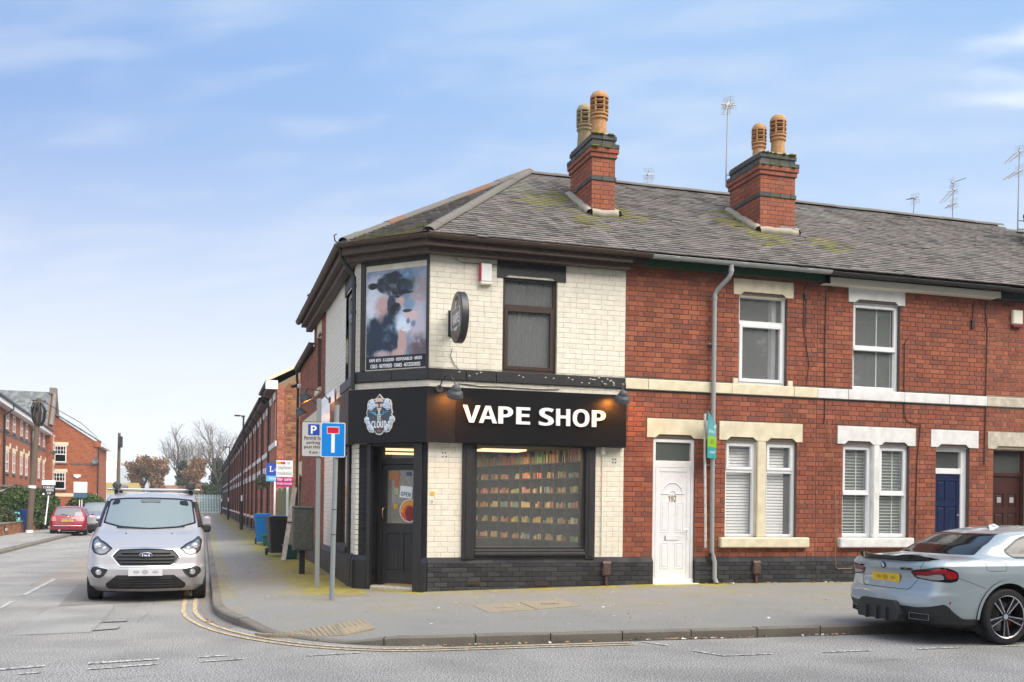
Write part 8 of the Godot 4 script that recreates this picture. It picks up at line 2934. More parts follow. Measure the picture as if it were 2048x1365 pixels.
func aerial(called: String, label: String, at: Vector3, h: float, booms: Array, brackets := 0.0) -> void:
	var t := thing(called, label, "aerial", at)
	var g := Geo.new()
	g.cyl(Vector3.ZERO, Vector3(0.03, h, 0), 0.016, 0.013, 7)
	if brackets > 0.0:
		for y in [0.05, 0.25]: g.cyl(Vector3(0, y, 0), Vector3(brackets, y, 0.05), 0.014, 0.014, 6)
	part("mast", g, mt(0.35, 0.35, 0.36, 0.45, 0.5), t)
	for b in booms:
		g = Geo.new()
		var p := Vector3(0.03 * b[0] / h, b[0], 0.0)
		var d: Vector3 = b[1].normalized()
		var side := d.cross(Vector3.UP).normalized() if b[4] else d.cross(d.cross(Vector3.UP)).normalized()
		g.cyl(p - d * 0.06, p + d * b[2], 0.009, 0.009, 6)
		for k in b[3]:
			var c: Vector3 = p + d * (b[2] * (k + 0.3) / b[3])
			var l := lerpf(0.13, 0.08, float(k) / b[3])
			g.cyl(c - side * l, c + side * l, 0.005, 0.005, 5)
		g.box(p - d * 0.02 - Vector3(0.04, 0.03, 0.02), p - d * 0.02 + Vector3(0.04, 0.03, 0.02), 0.008)
		for s in [-1.0, 1.0]:
			for k in 3: g.cyl(p - d * 0.05 + Vector3(0, s * (0.04 + k * 0.04), 0) - side * 0.12, p - d * 0.05 + Vector3(0, s * (0.04 + k * 0.04), 0) + side * 0.12, 0.004, 0.004, 4)
		part("aerial_boom", g, mt(0.4, 0.4, 0.38, 0.5, 0.3), t)

func aerials() -> void:
	aerial("aerial", "tall thin aerial mast with a wide head beside the second chimney", Vector3(6.95, 8.4, -2.72), 1.84, [[1.76, Vector3(-0.5, -0.85, 0.6), 0.48, 7, true], [1.74, Vector3(1, 0.05, 0.1), 0.2, 4, false], [1.74, Vector3(-1, 0.0, -0.1), 0.16, 4, false]], 0.1)
	aerial("aerial", "small dark bristly aerial just showing over the roof ridge", Vector3(5.99, 8.5, -4.6), 0.75, [[0.62, Vector3(-0.1, -0.6, 0.2), 0.4, 7, true]])
	aerial("aerial", "short aerial on the ridge above the blue door", Vector3(13.14, 8.4, -4.6), 0.92, [[0.9, Vector3(-1, -0.25, 0.5), 0.35, 5, true]])
	aerial("aerial", "twin headed aerial rising behind the ridge, right of the short one", Vector3(14.47, 8.4, -4.8), 1.55, [[0.95, Vector3(-1, -0.6, 0.3), 0.3, 6, true], [1.5, Vector3(0.9, 0.35, 0.2), 0.35, 5, true], [1.3, Vector3(-1, -0.85, 0.4), 0.7, 9, true]])
	aerial("aerial", "tall aerial mast with two long booms at the right edge chimney", Vector3(14.45, 8.1, -2.6), 1.95, [[1.85, Vector3(-1, -0.7, 0.4), 0.75, 9, true], [1.4, Vector3(-1, -0.55, 0.4), 0.75, 9, true]], 0.3)


class Soup:
	var p := PackedVector3Array()
	var n := PackedVector3Array()
	func add(a: Vector3, b: Vector3, c: Vector3, na: Vector3, nb: Vector3, nc: Vector3) -> void:
		p.push_back(a); p.push_back(b); p.push_back(c)
		n.push_back(na); n.push_back(nb); n.push_back(nc)
	func geo(off := 0.0) -> Geo:
		var g := Geo.new()
		for i in range(0, p.size(), 3):
			g.t3(p[i] + n[i] * off, p[i + 1] + n[i + 1] * off, p[i + 2] + n[i + 2] * off, n[i], n[i + 1], n[i + 2])
		return g
	func split(sel: Callable, f: Callable) -> Array:
		var inn := Soup.new()
		var out := Soup.new()
		for i in range(0, p.size(), 3):
			var a := p[i]
			var b := p[i + 1]
			var c := p[i + 2]
			if not sel.call((a + b + c) / 3.0, n[i] + n[i + 1] + n[i + 2]):
				out.add(a, b, c, n[i], n[i + 1], n[i + 2])
				continue
			var d := [f.call(a), f.call(b), f.call(c)]
			if d[0] >= 0 and d[1] >= 0 and d[2] >= 0:
				out.add(a, b, c, n[i], n[i + 1], n[i + 2])
			elif d[0] < 0 and d[1] < 0 and d[2] < 0:
				inn.add(a, b, c, n[i], n[i + 1], n[i + 2])
			else:
				var q := [a, b, c]
				var m := [n[i], n[i + 1], n[i + 2]]
				var pin := []
				var pout := []
				for k in 3:
					var k2 := (k + 1) % 3
					(pin if d[k] < 0 else pout).append([q[k], m[k]])
					if (d[k] < 0) != (d[k2] < 0):
						var t: float = d[k] / (d[k] - d[k2])
						var x := [q[k].lerp(q[k2], t), m[k].lerp(m[k2], t).normalized()]
						pin.append(x)
						pout.append(x)
				for s in [[pin, inn], [pout, out]]:
					for k in range(1, s[0].size() - 1):
						s[1].add(s[0][0][0], s[0][k][0], s[0][k + 1][0], s[0][0][1], s[0][k][1], s[0][k + 1][1])
		return [inn, out]

func sd(p: Vector2, poly: PackedVector2Array) -> float:
	var d := 1e9
	var s := 1.0
	var j := poly.size() - 1
	for i in poly.size():
		var e := poly[j] - poly[i]
		var w := p - poly[i]
		d = minf(d, (w - e * clampf(w.dot(e) / e.length_squared(), 0.0, 1.0)).length_squared())
		var c1 := p.y >= poly[i].y
		var c2 := p.y < poly[j].y
		var c3 := e.x * w.y > e.y * w.x
		if (c1 and c2 and c3) or (not c1 and not c2 and not c3): s = -s
		j = i
	return s * sqrt(d)

func pts(a: Array) -> PackedVector2Array:
	var p := PackedVector2Array()
	for i in range(0, a.size(), 2): p.append(Vector2(a[i], a[i + 1]))
	return p

func slice_at(keys: Array, y: float) -> Array:
	for i in keys.size() - 1:
		if y <= keys[i + 1][0] or i == keys.size() - 2:
			var t := clampf((y - keys[i][0]) / maxf(keys[i + 1][0] - keys[i][0], 1e-6), 0, 1)
			var r := []
			for k in keys[i].size(): r.append(lerpf(keys[i][k], keys[i + 1][k], t))
			return r
	return keys[-1]

func outline(s: Array, side_steps: int) -> Array:
	var o := []
	var zr: float = s[3] - s[5]
	for k in 12:
		var z := zr * k / 12.0
		o.append(Vector2(s[1] + s[8] * pow(k / 12.0, 2), z))
	for k in 9:
		var a := PI / 2 * k / 9.0
		o.append(Vector2(s[1] + s[8] + s[4] * (1.0 - cos(a)), zr + s[5] * sin(a)))
	var x0: float = s[1] + s[8] + s[4]
	var x1: float = s[2] - s[9] - s[6]
	for k in side_steps:
		o.append(Vector2(lerpf(x0, x1, float(k) / side_steps), s[3]))
	var zf: float = s[3] - s[7]
	for k in 9:
		var a := PI / 2 * (1.0 - k / 9.0)
		o.append(Vector2(x1 + s[6] * (1.0 - sin(a)) * 0.0 + s[6] * cos(a), zf + s[7] * sin(a)))
	for k in 13:
		var z := 1.0 - k / 12.0
		o.append(Vector2(s[2] - s[9] * z * z, zf * z))
	return o

func body(keys: Array, dy: float, side_steps: int) -> Soup:
	var ys := []
	for i in keys.size() - 1:
		var n := maxi(1, int(ceil((keys[i + 1][0] - keys[i][0]) / dy)))
		n = maxi(n, int(ceil(maxf(absf(keys[i + 1][1] - keys[i][1]), absf(keys[i + 1][2] - keys[i][2])) / 0.05)))
		for k in n: ys.append(lerpf(keys[i][0], keys[i + 1][0], float(k) / n))
	ys.append(keys[-1][0])
	var rows := []
	for y in ys:
		var r := []
		for q in outline(slice_at(keys, y), side_steps): r.append(Vector3(q.x, y, q.y))
		rows.append(r)
	var nr: int = rows.size()
	var nc: int = rows[0].size()
	var nm := []
	for i in nr:
		var line := []
		for j in nc:
			var a: Vector3 = rows[mini(i + 1, nr - 1)][j] - rows[maxi(i - 1, 0)][j]
			var b: Vector3
			if j == 0: b = rows[i][1] - rows[i][1] * Vector3(1, 1, -1)
			elif j == nc - 1: b = rows[i][j - 1] * Vector3(1, 1, -1) - rows[i][j - 1]
			else: b = rows[i][j + 1] - rows[i][j - 1]
			var n := b.cross(a).normalized()
			line.append(n)
		nm.append(line)
	var s := Soup.new()
	for i in nr - 1:
		for j in nc - 1:
			for m in [1.0, -1.0]:
				var v := Vector3(1, 1, m)
				var p := [rows[i][j] * v, rows[i][j + 1] * v, rows[i + 1][j + 1] * v, rows[i + 1][j] * v]
				var n := [nm[i][j] * v, nm[i][j + 1] * v, nm[i + 1][j + 1] * v, nm[i + 1][j] * v]
				s.add(p[0], p[1], p[2], n[0], n[1], n[2])
				s.add(p[0], p[2], p[3], n[0], n[2], n[3])
	for e in [[0, Vector3.DOWN], [nr - 1, Vector3.UP]]:
		for j in nc - 1:
			for m in [1.0, -1.0]:
				var v := Vector3(1, 1, m)
				var a: Vector3 = rows[e[0]][j] * v
				var b: Vector3 = rows[e[0]][j + 1] * v
				s.add(a, b, a * Vector3(1, 1, 0), e[1], e[1], e[1])
				s.add(b, a * Vector3(1, 1, 0), b * Vector3(1, 1, 0), e[1], e[1], e[1])
	return s

func face_x(keys: Array, y: float, z: float, front: bool) -> float:
	var o := outline(slice_at(keys, y), 8)
	var az := absf(z)
	var n := o.size()
	for k in n - 1:
		var a: Vector2 = o[n - 1 - k] if front else o[k]
		var b: Vector2 = o[n - 2 - k] if front else o[k + 1]
		if az >= a.y and az <= b.y: return lerpf(a.x, b.x, (az - a.y) / maxf(b.y - a.y, 1e-6))
	return (o[n - 1] if front else o[0]).x

func wheel(parent: Node, c: Vector3, r: float, w: float, rim_r: float, out: float, style: String) -> void:
	var g := Geo.new()
	var prof := [Vector2(rim_r, -w / 2), Vector2(r * 0.93, -w / 2), Vector2(r * 0.985, -w * 0.4), Vector2(r, -w * 0.3), Vector2(r, w * 0.3), Vector2(r * 0.985, w * 0.4), Vector2(r * 0.93, w / 2), Vector2(rim_r + 0.012, w / 2 + 0.004), Vector2(rim_r, w / 2)]
	var ax := Transform3D(Basis(Vector3.RIGHT, PI / 2 * out), Vector3.ZERO)
	g.x = ax
	g.lathe(prof, Vector3.ZERO, 40)
	var t := part("wheel", g, M.rubber, parent)
	t.position = c
	g = Geo.new()
	g.x = ax
	g.lathe([Vector2(rim_r, -w * 0.35), Vector2(rim_r * 0.97, w * 0.3), Vector2(rim_r, w * 0.46)], Vector3.ZERO, 40)
	g.lathe([Vector2(0, -w * 0.2), Vector2(rim_r * 0.98, -w * 0.2)], Vector3.ZERO, 30)
	part("rim_barrel", g, mt(0.05, 0.05, 0.055, 0.4, 0.5), t)
	g = Geo.new()
	g.x = ax
	g.lathe([Vector2(0, -w * 0.1), Vector2(rim_r * 0.72, -w * 0.1), Vector2(rim_r * 0.72, -w * 0.16)], Vector3.ZERO, 28)
	part("brake_disc", g, mt(0.35, 0.35, 0.35, 0.35, 0.8), t)
	if style == "spokes":
		g = Geo.new()
		g.x = ax
		g.box(Vector3(rim_r * 0.22, -w * 0.1, rim_r * 0.1), Vector3(rim_r * 0.66, w * 0.05, rim_r * 0.5), 0.02)
		part("brake_caliper", g, mt(0.4, 0.008, 0.015, 0.4), t)
		for k in 5:
			g = Geo.new()
			var bright := Geo.new()
			for s in [-1.0, 1.0]:
				var a: float = TAU * k / 5.0 + 0.3 + s * 0.17
				var a0: float = TAU * k / 5.0 + 0.3 + s * 0.3
				g.x = ax
				bright.x = ax
				var p0 := Vector3(cos(a0) * rim_r * 0.2, w * 0.36, sin(a0) * rim_r * 0.2)
				var p1 := Vector3(cos(a) * rim_r * 0.97, w * 0.42, sin(a) * rim_r * 0.97)
				var sd_ := (p1 - p0).cross(Vector3.UP).normalized()
				g.quad(p0 - sd_ * 0.022 * s - Vector3(0, 0.0, 0), p1 - sd_ * 0.03 * s, p1 + sd_ * 0.006 * s, p0 + sd_ * 0.006 * s, Vector3.UP)
				g.quad(p0 - sd_ * 0.022 * s, p1 - sd_ * 0.03 * s, p1 - sd_ * 0.03 * s - Vector3(0, w * 0.2, 0), p0 - sd_ * 0.022 * s - Vector3(0, w * 0.2, 0), -sd_ * s)
				g.quad(p0 + sd_ * 0.006 * s, p1 + sd_ * 0.006 * s, p1 + sd_ * 0.006 * s - Vector3(0, w * 0.2, 0), p0 + sd_ * 0.006 * s - Vector3(0, w * 0.2, 0), sd_ * s)
				bright.quad(p0 - sd_ * 0.004 + Vector3(0, 0.003, 0), p1 - sd_ * 0.006 + Vector3(0, 0.003, 0), p1 + sd_ * 0.008 + Vector3(0, 0.003, 0), p0 + sd_ * 0.006 + Vector3(0, 0.003, 0), Vector3.UP)
			var sp := part("spoke", g, mt(0.035, 0.035, 0.04, 0.35, 0.4), t)
			bright.x = Transform3D.IDENTITY
			part("bright_edge", bright, mt(0.72, 0.72, 0.74, 0.25, 0.9), t)
		g = Geo.new()
		g.x = ax
		g.lathe([Vector2(rim_r * 0.95, w * 0.44), Vector2(rim_r * 1.0, w * 0.47), Vector2(rim_r * 1.02, w * 0.44)], Vector3.ZERO, 44)
		part("bright_rim", g, mt(0.72, 0.72, 0.74, 0.25, 0.9), t)
		g = Geo.new()
		g.x = ax
		g.lathe([Vector2(rim_r * 0.24, w * 0.2), Vector2(rim_r * 0.22, w * 0.37), Vector2(0, w * 0.38)], Vector3.ZERO, 20)
		part("hub", g, mt(0.03, 0.03, 0.035, 0.4, 0.3), t)
		g = Geo.new()
		g.x = ax
		g.lathe([Vector2(rim_r * 0.13, w * 0.38), Vector2(0, w * 0.395)], Vector3.ZERO, 16)
		part("hub_badge", g, mt(0.5, 0.58, 0.66, 0.25, 0.4), t)
	else:
		g = Geo.new()
		g.x = ax
		g.lathe([Vector2(rim_r * 0.98, w * 0.3), Vector2(rim_r * 0.6, w * 0.4), Vector2(0, w * 0.36)], Vector3.ZERO, 30)
		part("rim", g, mt(0.35, 0.36, 0.37, 0.35, 0.7), t)

func paint(r: float, g: float, b: float, metal := 0.0) -> StandardMaterial3D:
	var m := mt(r, g, b, 0.38, metal)
	m.clearcoat_enabled = true
	m.clearcoat = 1.0
	m.clearcoat_roughness = 0.04
	return m

var rearwards := func(_c: Vector3, n: Vector3) -> bool: return n.x < -0.6
var forwards := func(_c: Vector3, n: Vector3) -> bool: return n.x > 0.25
var sidewards := func(_c: Vector3, n: Vector3) -> bool: return absf(n.z) > 1.2

func cut(s: Soup, sel: Callable, f: Callable, called: String, m: Material, parent: Node, off := 0.0) -> Soup:
	var r := s.split(sel, f)
	if r[0].p.size() > 0 and m != null:
		var near := Soup.new()
		var far := Soup.new()
		var both: bool = called.begins_with("side_") or called.ends_with("light") or called.ends_with("lamp")
		for i in range(0, r[0].p.size(), 3):
			var z: float = r[0].p[i].z + r[0].p[i + 1].z + r[0].p[i + 2].z
			(near if z > 0 or not both else far).add(r[0].p[i], r[0].p[i + 1], r[0].p[i + 2], r[0].n[i], r[0].n[i + 1], r[0].n[i + 2])
		for q in [near, far]:
			if q.p.size() > 0: part(called, q.geo(off), m, parent)
	return r[1]

func arches(s: Soup, xs: Array, y: float, r: float) -> Soup:
	for x in xs:
		s = s.split(func(c: Vector3, n: Vector3) -> bool: return absf(c.z) > 0.5 and absf(c.x - x) < r + 0.1 and c.y < y + r + 0.1, func(p: Vector3) -> float: return Vector2(p.x - x, p.y - y).length() - r)[1]
	return s

func arch_liner(parent: Node, xs: Array, y: float, r: float, hw: float) -> void:
	var g := Geo.new()
	for x in xs:
		for m in [-1.0, 1.0]:
			for k in 22:
				var a0 := lerpf(-0.5, PI + 0.5, k / 22.0)
				var a1 := lerpf(-0.5, PI + 0.5, (k + 1) / 22.0)
				var p := Vector3(x + cos(a0) * r, y + sin(a0) * r, 0)
				var q := Vector3(x + cos(a1) * r, y + sin(a1) * r, 0)
				var o := Vector3(0, 0, (hw - 0.012) * m)
				var i := Vector3(0, 0, (hw - 0.4) * m)
				g.quad(p + o, q + o, q + i, p + i, Vector3(x, y, 0) - p)
				g.tri(Vector3(x, y, 0) + i, p + i, q + i, Vector3(0, 0, m))
	part("wheel_arch", g, M.rubber, parent)

func plate(parent: Node, c: Vector3, face: Vector3, w: float, h: float, m: Material) -> void:
	var right := Vector3.UP.cross(face).normalized()
	var f := frame(c, right)
	var g := Geo.new()
	bar(g, f, -w / 2, -h / 2, w / 2, h / 2, -0.008, 0.004, 0.002)
	var o := part("number_plate", g, m, parent)
	g = Geo.new()
	for k in 3:
		var x := (-0.27 + k * 0.27 + rng.randf_range(-0.03, 0.03)) * w
		var n := 12
		for i in n:
			var a0 := TAU * i / n
			var a1 := TAU * (i + 1) / n
			g.tri(f * Vector3(x, 0, 0.0055), f * Vector3(x + cos(a0) * w * 0.1, sin(a0) * h * (0.2 + 0.1 * (k % 2)), 0.0055), f * Vector3(x + cos(a1) * w * 0.1, sin(a1) * h * (0.2 + 0.1 * (k % 2)), 0.0055), face)
	var base: Color = m.albedo_color.srgb_to_linear()
	part("plate_smudge", g, mt(base.r * 0.62, base.g * 0.6, base.b * 0.62, 0.5), o)

func van() -> void:
	var L := 4.4
	var t := thing("van", "silver panel van parked facing the camera with tubes on its roof rack", "van", Vector3(-4.42, 0.0, -4.42), -PI / 2)
	var k := [
		[0.17, 0.1, 4.2, 0.80, 0.1, 0.1, 0.45, 0.3, 0.0, 0.14],
		[0.25, 0.05, 4.33, 0.86, 0.1, 0.1, 0.45, 0.3, 0.0, 0.14],
		[0.40, 0.02, 4.40, 0.885, 0.1, 0.1, 0.42, 0.26, 0.0, 0.14],
		[0.54, 0.0, 4.39, 0.89, 0.1, 0.1, 0.42, 0.26, 0.0, 0.14],
		[0.58, 0.0, 4.35, 0.888, 0.1, 0.1, 0.42, 0.26, 0.0, 0.14],
		[0.72, 0.0, 4.31, 0.885, 0.1, 0.1, 0.42, 0.24, 0.0, 0.14],
		[0.84, 0.0, 4.25, 0.882, 0.1, 0.1, 0.42, 0.22, 0.0, 0.15],
		[0.89, 0.0, 4.16, 0.88, 0.1, 0.1, 0.40, 0.2, 0.0, 0.15],
		[0.96, 0.0, 3.98, 0.875, 0.1, 0.1, 0.36, 0.18, 0.0, 0.17],
		[1.04, 0.0, 3.74, 0.868, 0.1, 0.1, 0.32, 0.17, 0.0, 0.2],
		[1.10, 0.0, 3.53, 0.855, 0.1, 0.1, 0.28, 0.16, 0.0, 0.22],
		[1.13, 0.0, 3.46, 0.848, 0.1, 0.1, 0.25, 0.15, 0.0, 0.24],
		[1.25, 0.0, 3.32, 0.82, 0.1, 0.1, 0.22, 0.13, 0.0, 0.25],
		[1.45, 0.0, 3.07, 0.77, 0.1, 0.1, 0.2, 0.12, 0.0, 0.25],
		[1.63, 0.0, 2.84, 0.725, 0.1, 0.1, 0.18, 0.12, 0.0, 0.24],
		[1.68, 0.02, 2.72, 0.69, 0.12, 0.12, 0.18, 0.14, 0.0, 0.24],
		[1.71, 0.06, 2.5, 0.62, 0.15, 0.15, 0.18, 0.16, 0.0, 0.24],
		[1.735, 0.15, 2.1, 0.48, 0.2, 0.2, 0.18, 0.16, 0.0, 0.22],
		[1.745, 0.3, 1.6, 0.3, 0.2, 0.2, 0.15, 0.15, 0.0, 0.2]]
	var s := body(k, 0.03, 64)
	s = arches(s, [3.55, 0.85], 0.3, 0.34)
	var black: Material = M.black_plastic
	var gloss := mt(0.012, 0.013, 0.015, 0.15)
	var ws := pts([-0.73, 1.215, -0.45, 1.145, 0.0, 1.118, 0.45, 1.145, 0.73, 1.215, 0.665, 1.615, 0.4, 1.638, 0.0, 1.645, -0.4, 1.638, -0.665, 1.615])
	var zy := func(p: Vector3) -> Vector2: return Vector2(p.z, p.y)
	var xy := func(p: Vector3) -> Vector2: return Vector2(p.x, p.y)
	var inner: StandardMaterial3D = mt(0.2, 0.25, 0.27, 0.06)  # opaque windscreen; its pale blue-grey has the sky reflection put into the colour
	s = cut(s, forwards, func(p: Vector3) -> float: return sd(zy.call(p), ws) + 0.028, "windscreen", inner, t)
	s = cut(s, forwards, func(p: Vector3) -> float: return sd(zy.call(p), ws), "windscreen_border", gloss, t)
	var sw := pts([2.55, 1.15, 3.22, 1.15, 2.98, 1.42, 2.7, 1.58, 2.45, 1.58])
	s = cut(s, sidewards, func(p: Vector3) -> float: return sd(xy.call(p), sw), "side_window", gloss, t)
	var gr := pts([-0.40, 0.825, -0.49, 0.72, -0.375, 0.578, 0.375, 0.578, 0.49, 0.72, 0.40, 0.825, 0.0, 0.84])
	s = cut(s, forwards, func(p: Vector3) -> float: return sd(zy.call(p), gr), "grille", black, t, -0.012)
	s = cut(s, forwards, func(p: Vector3) -> float: return sd(zy.call(p), gr) - 0.022, "grille_surround", mt(0.65, 0.66, 0.68, 0.18, 0.9), t, 0.004)
	var mouth := pts([-0.42, 0.435, 0.42, 0.435, 0.595, 0.29, 0.565, 0.215, -0.565, 0.215, -0.595, 0.29])
	s = cut(s, forwards, func(p: Vector3) -> float: return sd(zy.call(p), mouth), "bumper_grille", mt(0.022, 0.022, 0.024, 0.6), t, -0.01)
	var fog := pts([0.54, 0.52, 0.74, 0.56, 0.80, 0.535, 0.81, 0.48, 0.745, 0.395, 0.65, 0.385, 0.6, 0.43])
	var az := func(p: Vector3) -> Vector2: return Vector2(absf(p.z), p.y)
	s = cut(s, forwards, func(p: Vector3) -> float: return sd(az.call(p), fog), "fog_light", black, t, -0.008)
	s = cut(s, forwards, func(p: Vector3) -> float: return sd(az.call(p), fog) - 0.012, "fog_light", mt(0.6, 0.6, 0.62, 0.2, 0.9), t, 0.003)
	var hl := pts([0.495, 0.84, 0.6, 0.92, 0.70, 0.965, 0.775, 1.03, 0.83, 0.955, 0.81, 0.82, 0.765, 0.765, 0.68, 0.735, 0.60, 0.74])
	var wide := func(c: Vector3, n: Vector3) -> bool: return n.x > 0.12 and c.x > 3.4
	s = cut(s, wide, func(p: Vector3) -> float: return sd(az.call(p), hl) + 0.02, "headlight", mt(0.3, 0.31, 0.32, 0.08, 0.7), t, -0.006)
	s = cut(s, wide, func(p: Vector3) -> float: return sd(az.call(p), hl), "headlight", gloss, t, 0.002)
	var line := func(a: Vector2, b: Vector2, p: Vector2) -> float: return (p - a).dot((b - a).orthogonal().normalized())
	s = door_gap(s, 2.42, t)
	s = door_gap(s, 3.3, t)
	var silver := paint(0.4, 0.395, 0.42, 0.25)
	part("body", s.geo(), silver, t)
	arch_liner(t, [3.55, 0.85], 0.3, 0.34, 0.86)
	for x in [3.55, 0.85]:
		for m in [-1.0, 1.0]: wheel(t, Vector3(x, 0.295, m * 0.79), 0.295, 0.21, 0.18, m, "plain")
	for y in [0.625, 0.675, 0.725, 0.775]:
		var g := Geo.new()
		var row := []
		var w := 0.36 if y < 0.65 or y > 0.75 else 0.42
		for i in 13:
			var z := lerpf(-w, w, i / 12.0)
			row.append(Vector3(face_x(k, y, z, true) + 0.002, y, z))
		g.tube(row, 0.014, 6)
		part("grille_bar", g, mt(0.035, 0.036, 0.04, 0.4), t)
	for y in [0.26, 0.3, 0.34, 0.38]:
		var g := Geo.new()
		var row := []
		for i in 13:
			var z := lerpf(-0.38, 0.38, i / 12.0)
			row.append(Vector3(face_x(k, y, z, true) - 0.004, y, z))
		g.tube(row, 0.008, 5)
		part("bumper_bar", g, mt(0.03, 0.03, 0.032, 0.5), t)
	var fx := face_x(k, 0.74, 0.0, true) + 0.022
	var g := Geo.new()
	g.x = Transform3D(Basis(Vector3.BACK, -0.3) , Vector3(fx, 0.744, 0.0))
	g.ball(Vector3.ZERO, Vector3(0.012, 0.042, 0.1), 24, 10)
	var badge := part("badge", g, mt(0.6, 0.6, 0.62, 0.2, 0.8), t)
	g = Geo.new()
	g.x = Transform3D(Basis(Vector3.BACK, -0.3), Vector3(fx + 0.003, 0.745, 0.0))
	g.ball(Vector3.ZERO, Vector3(0.012, 0.036, 0.09), 24, 10)
	part("blue_oval", g, mt(0.01, 0.03, 0.12, 0.2), badge)
	letters("lettering", "Ford", frame(Vector3(fx + 0.014, 0.747, 0.0), Vector3(0, 0, -1), Vector3(-0.28, 1, 0).normalized()), 0.12, 0.045, 0.003, M.white, badge, "Droid Serif", 700)
	plate(t, Vector3(4.43, 0.487, 0), Vector3.RIGHT, 0.5, 0.118, mt(0.62, 0.63, 0.66, 0.4))
	for m in [-1.0, 1.0]:
		for q in [[0.72, 0.875, 0.055], [0.62, 0.835, 0.04]]:
			g = Geo.new()
			var x := face_x(k, q[1], q[0], true)
			g.x = Transform3D(Basis(Vector3.BACK, -PI / 2), Vector3(x - 0.01, q[1], q[0] * m))
			g.lathe([Vector2(q[2], 0), Vector2(q[2] * 0.9, 0.012), Vector2(q[2] * 0.8, 0.004), Vector2(q[2] * 0.5, 0.012), Vector2(0, 0.018)], Vector3.ZERO, 18)
			part("lamp_lens", g, mt(0.75, 0.76, 0.78, 0.08, 0.6), t)
		g = Geo.new()
		g.x = Transform3D(Basis(Vector3.BACK, -PI / 2), Vector3(face_x(k, 0.475, 0.69, true) - 0.004, 0.475, 0.69 * m))
		g.lathe([Vector2(0.045, 0), Vector2(0.04, 0.012), Vector2(0, 0.02)], Vector3.ZERO, 16)
		part("lamp_lens", g, mt(0.6, 0.61, 0.63, 0.08, 0.6), t)
		g = Geo.new()
		g.box(Vector3(3.0, 1.07, m * 0.90 - 0.07), Vector3(3.14, 1.19, m * 0.90 + 0.075), 0.03)
		g.box(Vector3(2.98, 1.08, m * 0.84 - 0.05), Vector3(3.1, 1.14, m * 0.84 + 0.05), 0.02)
		var mi := part("mirror", g, black, t)
		g = Geo.new()
		g.box(Vector3(3.02, 1.17, m * 0.905 - 0.065), Vector3(3.15, 1.34, m * 0.905 + 0.07), 0.035)
		part("mirror_cap", g, silver, mi)
	for q in [[-0.02, -0.55, 1.135, 1.16], [0.05, 0.5, 1.128, 1.145]]:
		g = Geo.new()
		var row := []
		for i in 8:
			var z := lerpf(q[0], q[1], i / 7.0)
			var y := lerpf(q[2], q[3], i / 7.0)
			row.append(Vector3(face_x(k, y, z, true) + 0.012, y + 0.006, z))
		g.tube(row, 0.009, 5)
		part("wiper", g, black, t)
	for z in [-0.36, 0.34]:
		g = Geo.new()
		g.ball(Vector3(face_x(k, 1.055, z, true), 1.06, z), Vector3(0.015, 0.01, 0.012), 8, 5)
		part("washer_jet", g, black, t)
	for q in [[-0.52, 1.555, 0.075, 0.06], [0.55, 1.56, 0.06, 0.058], [0.0, 1.59, 0.15, 0.045]]:
		g = Geo.new()
		var poly := rounded(-q[2], -q[3], q[2], q[3], 0.025)
		var cx := face_x(k, q[1], q[0], true)
		var tilt := Vector3(-0.79, 0.61, 0)
		var nn := Vector3(0.61, 0.79, 0)
		var yaw: float = -q[0] * 0.75
		g.x = Transform3D(Basis(Vector3.UP, yaw) * Basis(Vector3(0, 0, -1), tilt, Vector3(0, 0, -1).cross(tilt)), Vector3(cx + 0.006, q[1], q[0]))
		g.prism(poly, 0.0, 0.004)
		part("screen_shade", g, gloss if q[0] != 0.0 else mt(0.14, 0.15, 0.16, 0.2), t)
	var bars := thing("roof_rack", "silver roof bars carrying two long capped tubes on the silver van", "roof rack", Vector3(-4.42, 1.72, -4.42), -PI / 2)
	for x in [2.0, 0.9]:
		g = Geo.new()
		g.cyl(Vector3(x, 0.065, -0.78), Vector3(x, 0.065, 0.76), 0.022, 0.022, 10)
		part("roof_bar", g, M.steel, bars)
		for z in [-0.62, 0.62]:
			g = Geo.new()
			g.box(Vector3(x - 0.03, -0.06, z - 0.03), Vector3(x + 0.03, 0.06, z + 0.03), 0.01)
			part("bar_foot", g, black, bars)
	for q in [[0.60, 0.07, 0.0], [-0.63, 0.075, 1.0]]:
		g = Geo.new()
		if q[2] == 0.0: g.cyl(Vector3(0.2, 0.13, q[0]), Vector3(2.12, 0.13, q[0]), 0.06, 0.06, 20)
		else: g.box(Vector3(0.2, 0.08, q[0] - 0.065), Vector3(2.12, 0.2, q[0] + 0.065), 0.02)
		part("carrying_tube", g, mt(0.48, 0.49, 0.5, 0.4, 0.3), bars)
		g = Geo.new()
		if q[2] == 0.0:
			g.cyl(Vector3(2.1, 0.13, q[0]), Vector3(2.2, 0.13, q[0]), 0.072, 0.068, 20)
			g.ball(Vector3(2.19, 0.13, q[0]), Vector3(0.03, 0.066, 0.066), 16, 8)
		else: g.box(Vector3(2.1, 0.07, q[0] - 0.072), Vector3(2.2, 0.21, q[0] + 0.072), 0.035)
		part("tube_cap", g, mt(0.05, 0.052, 0.055, 0.5), bars)

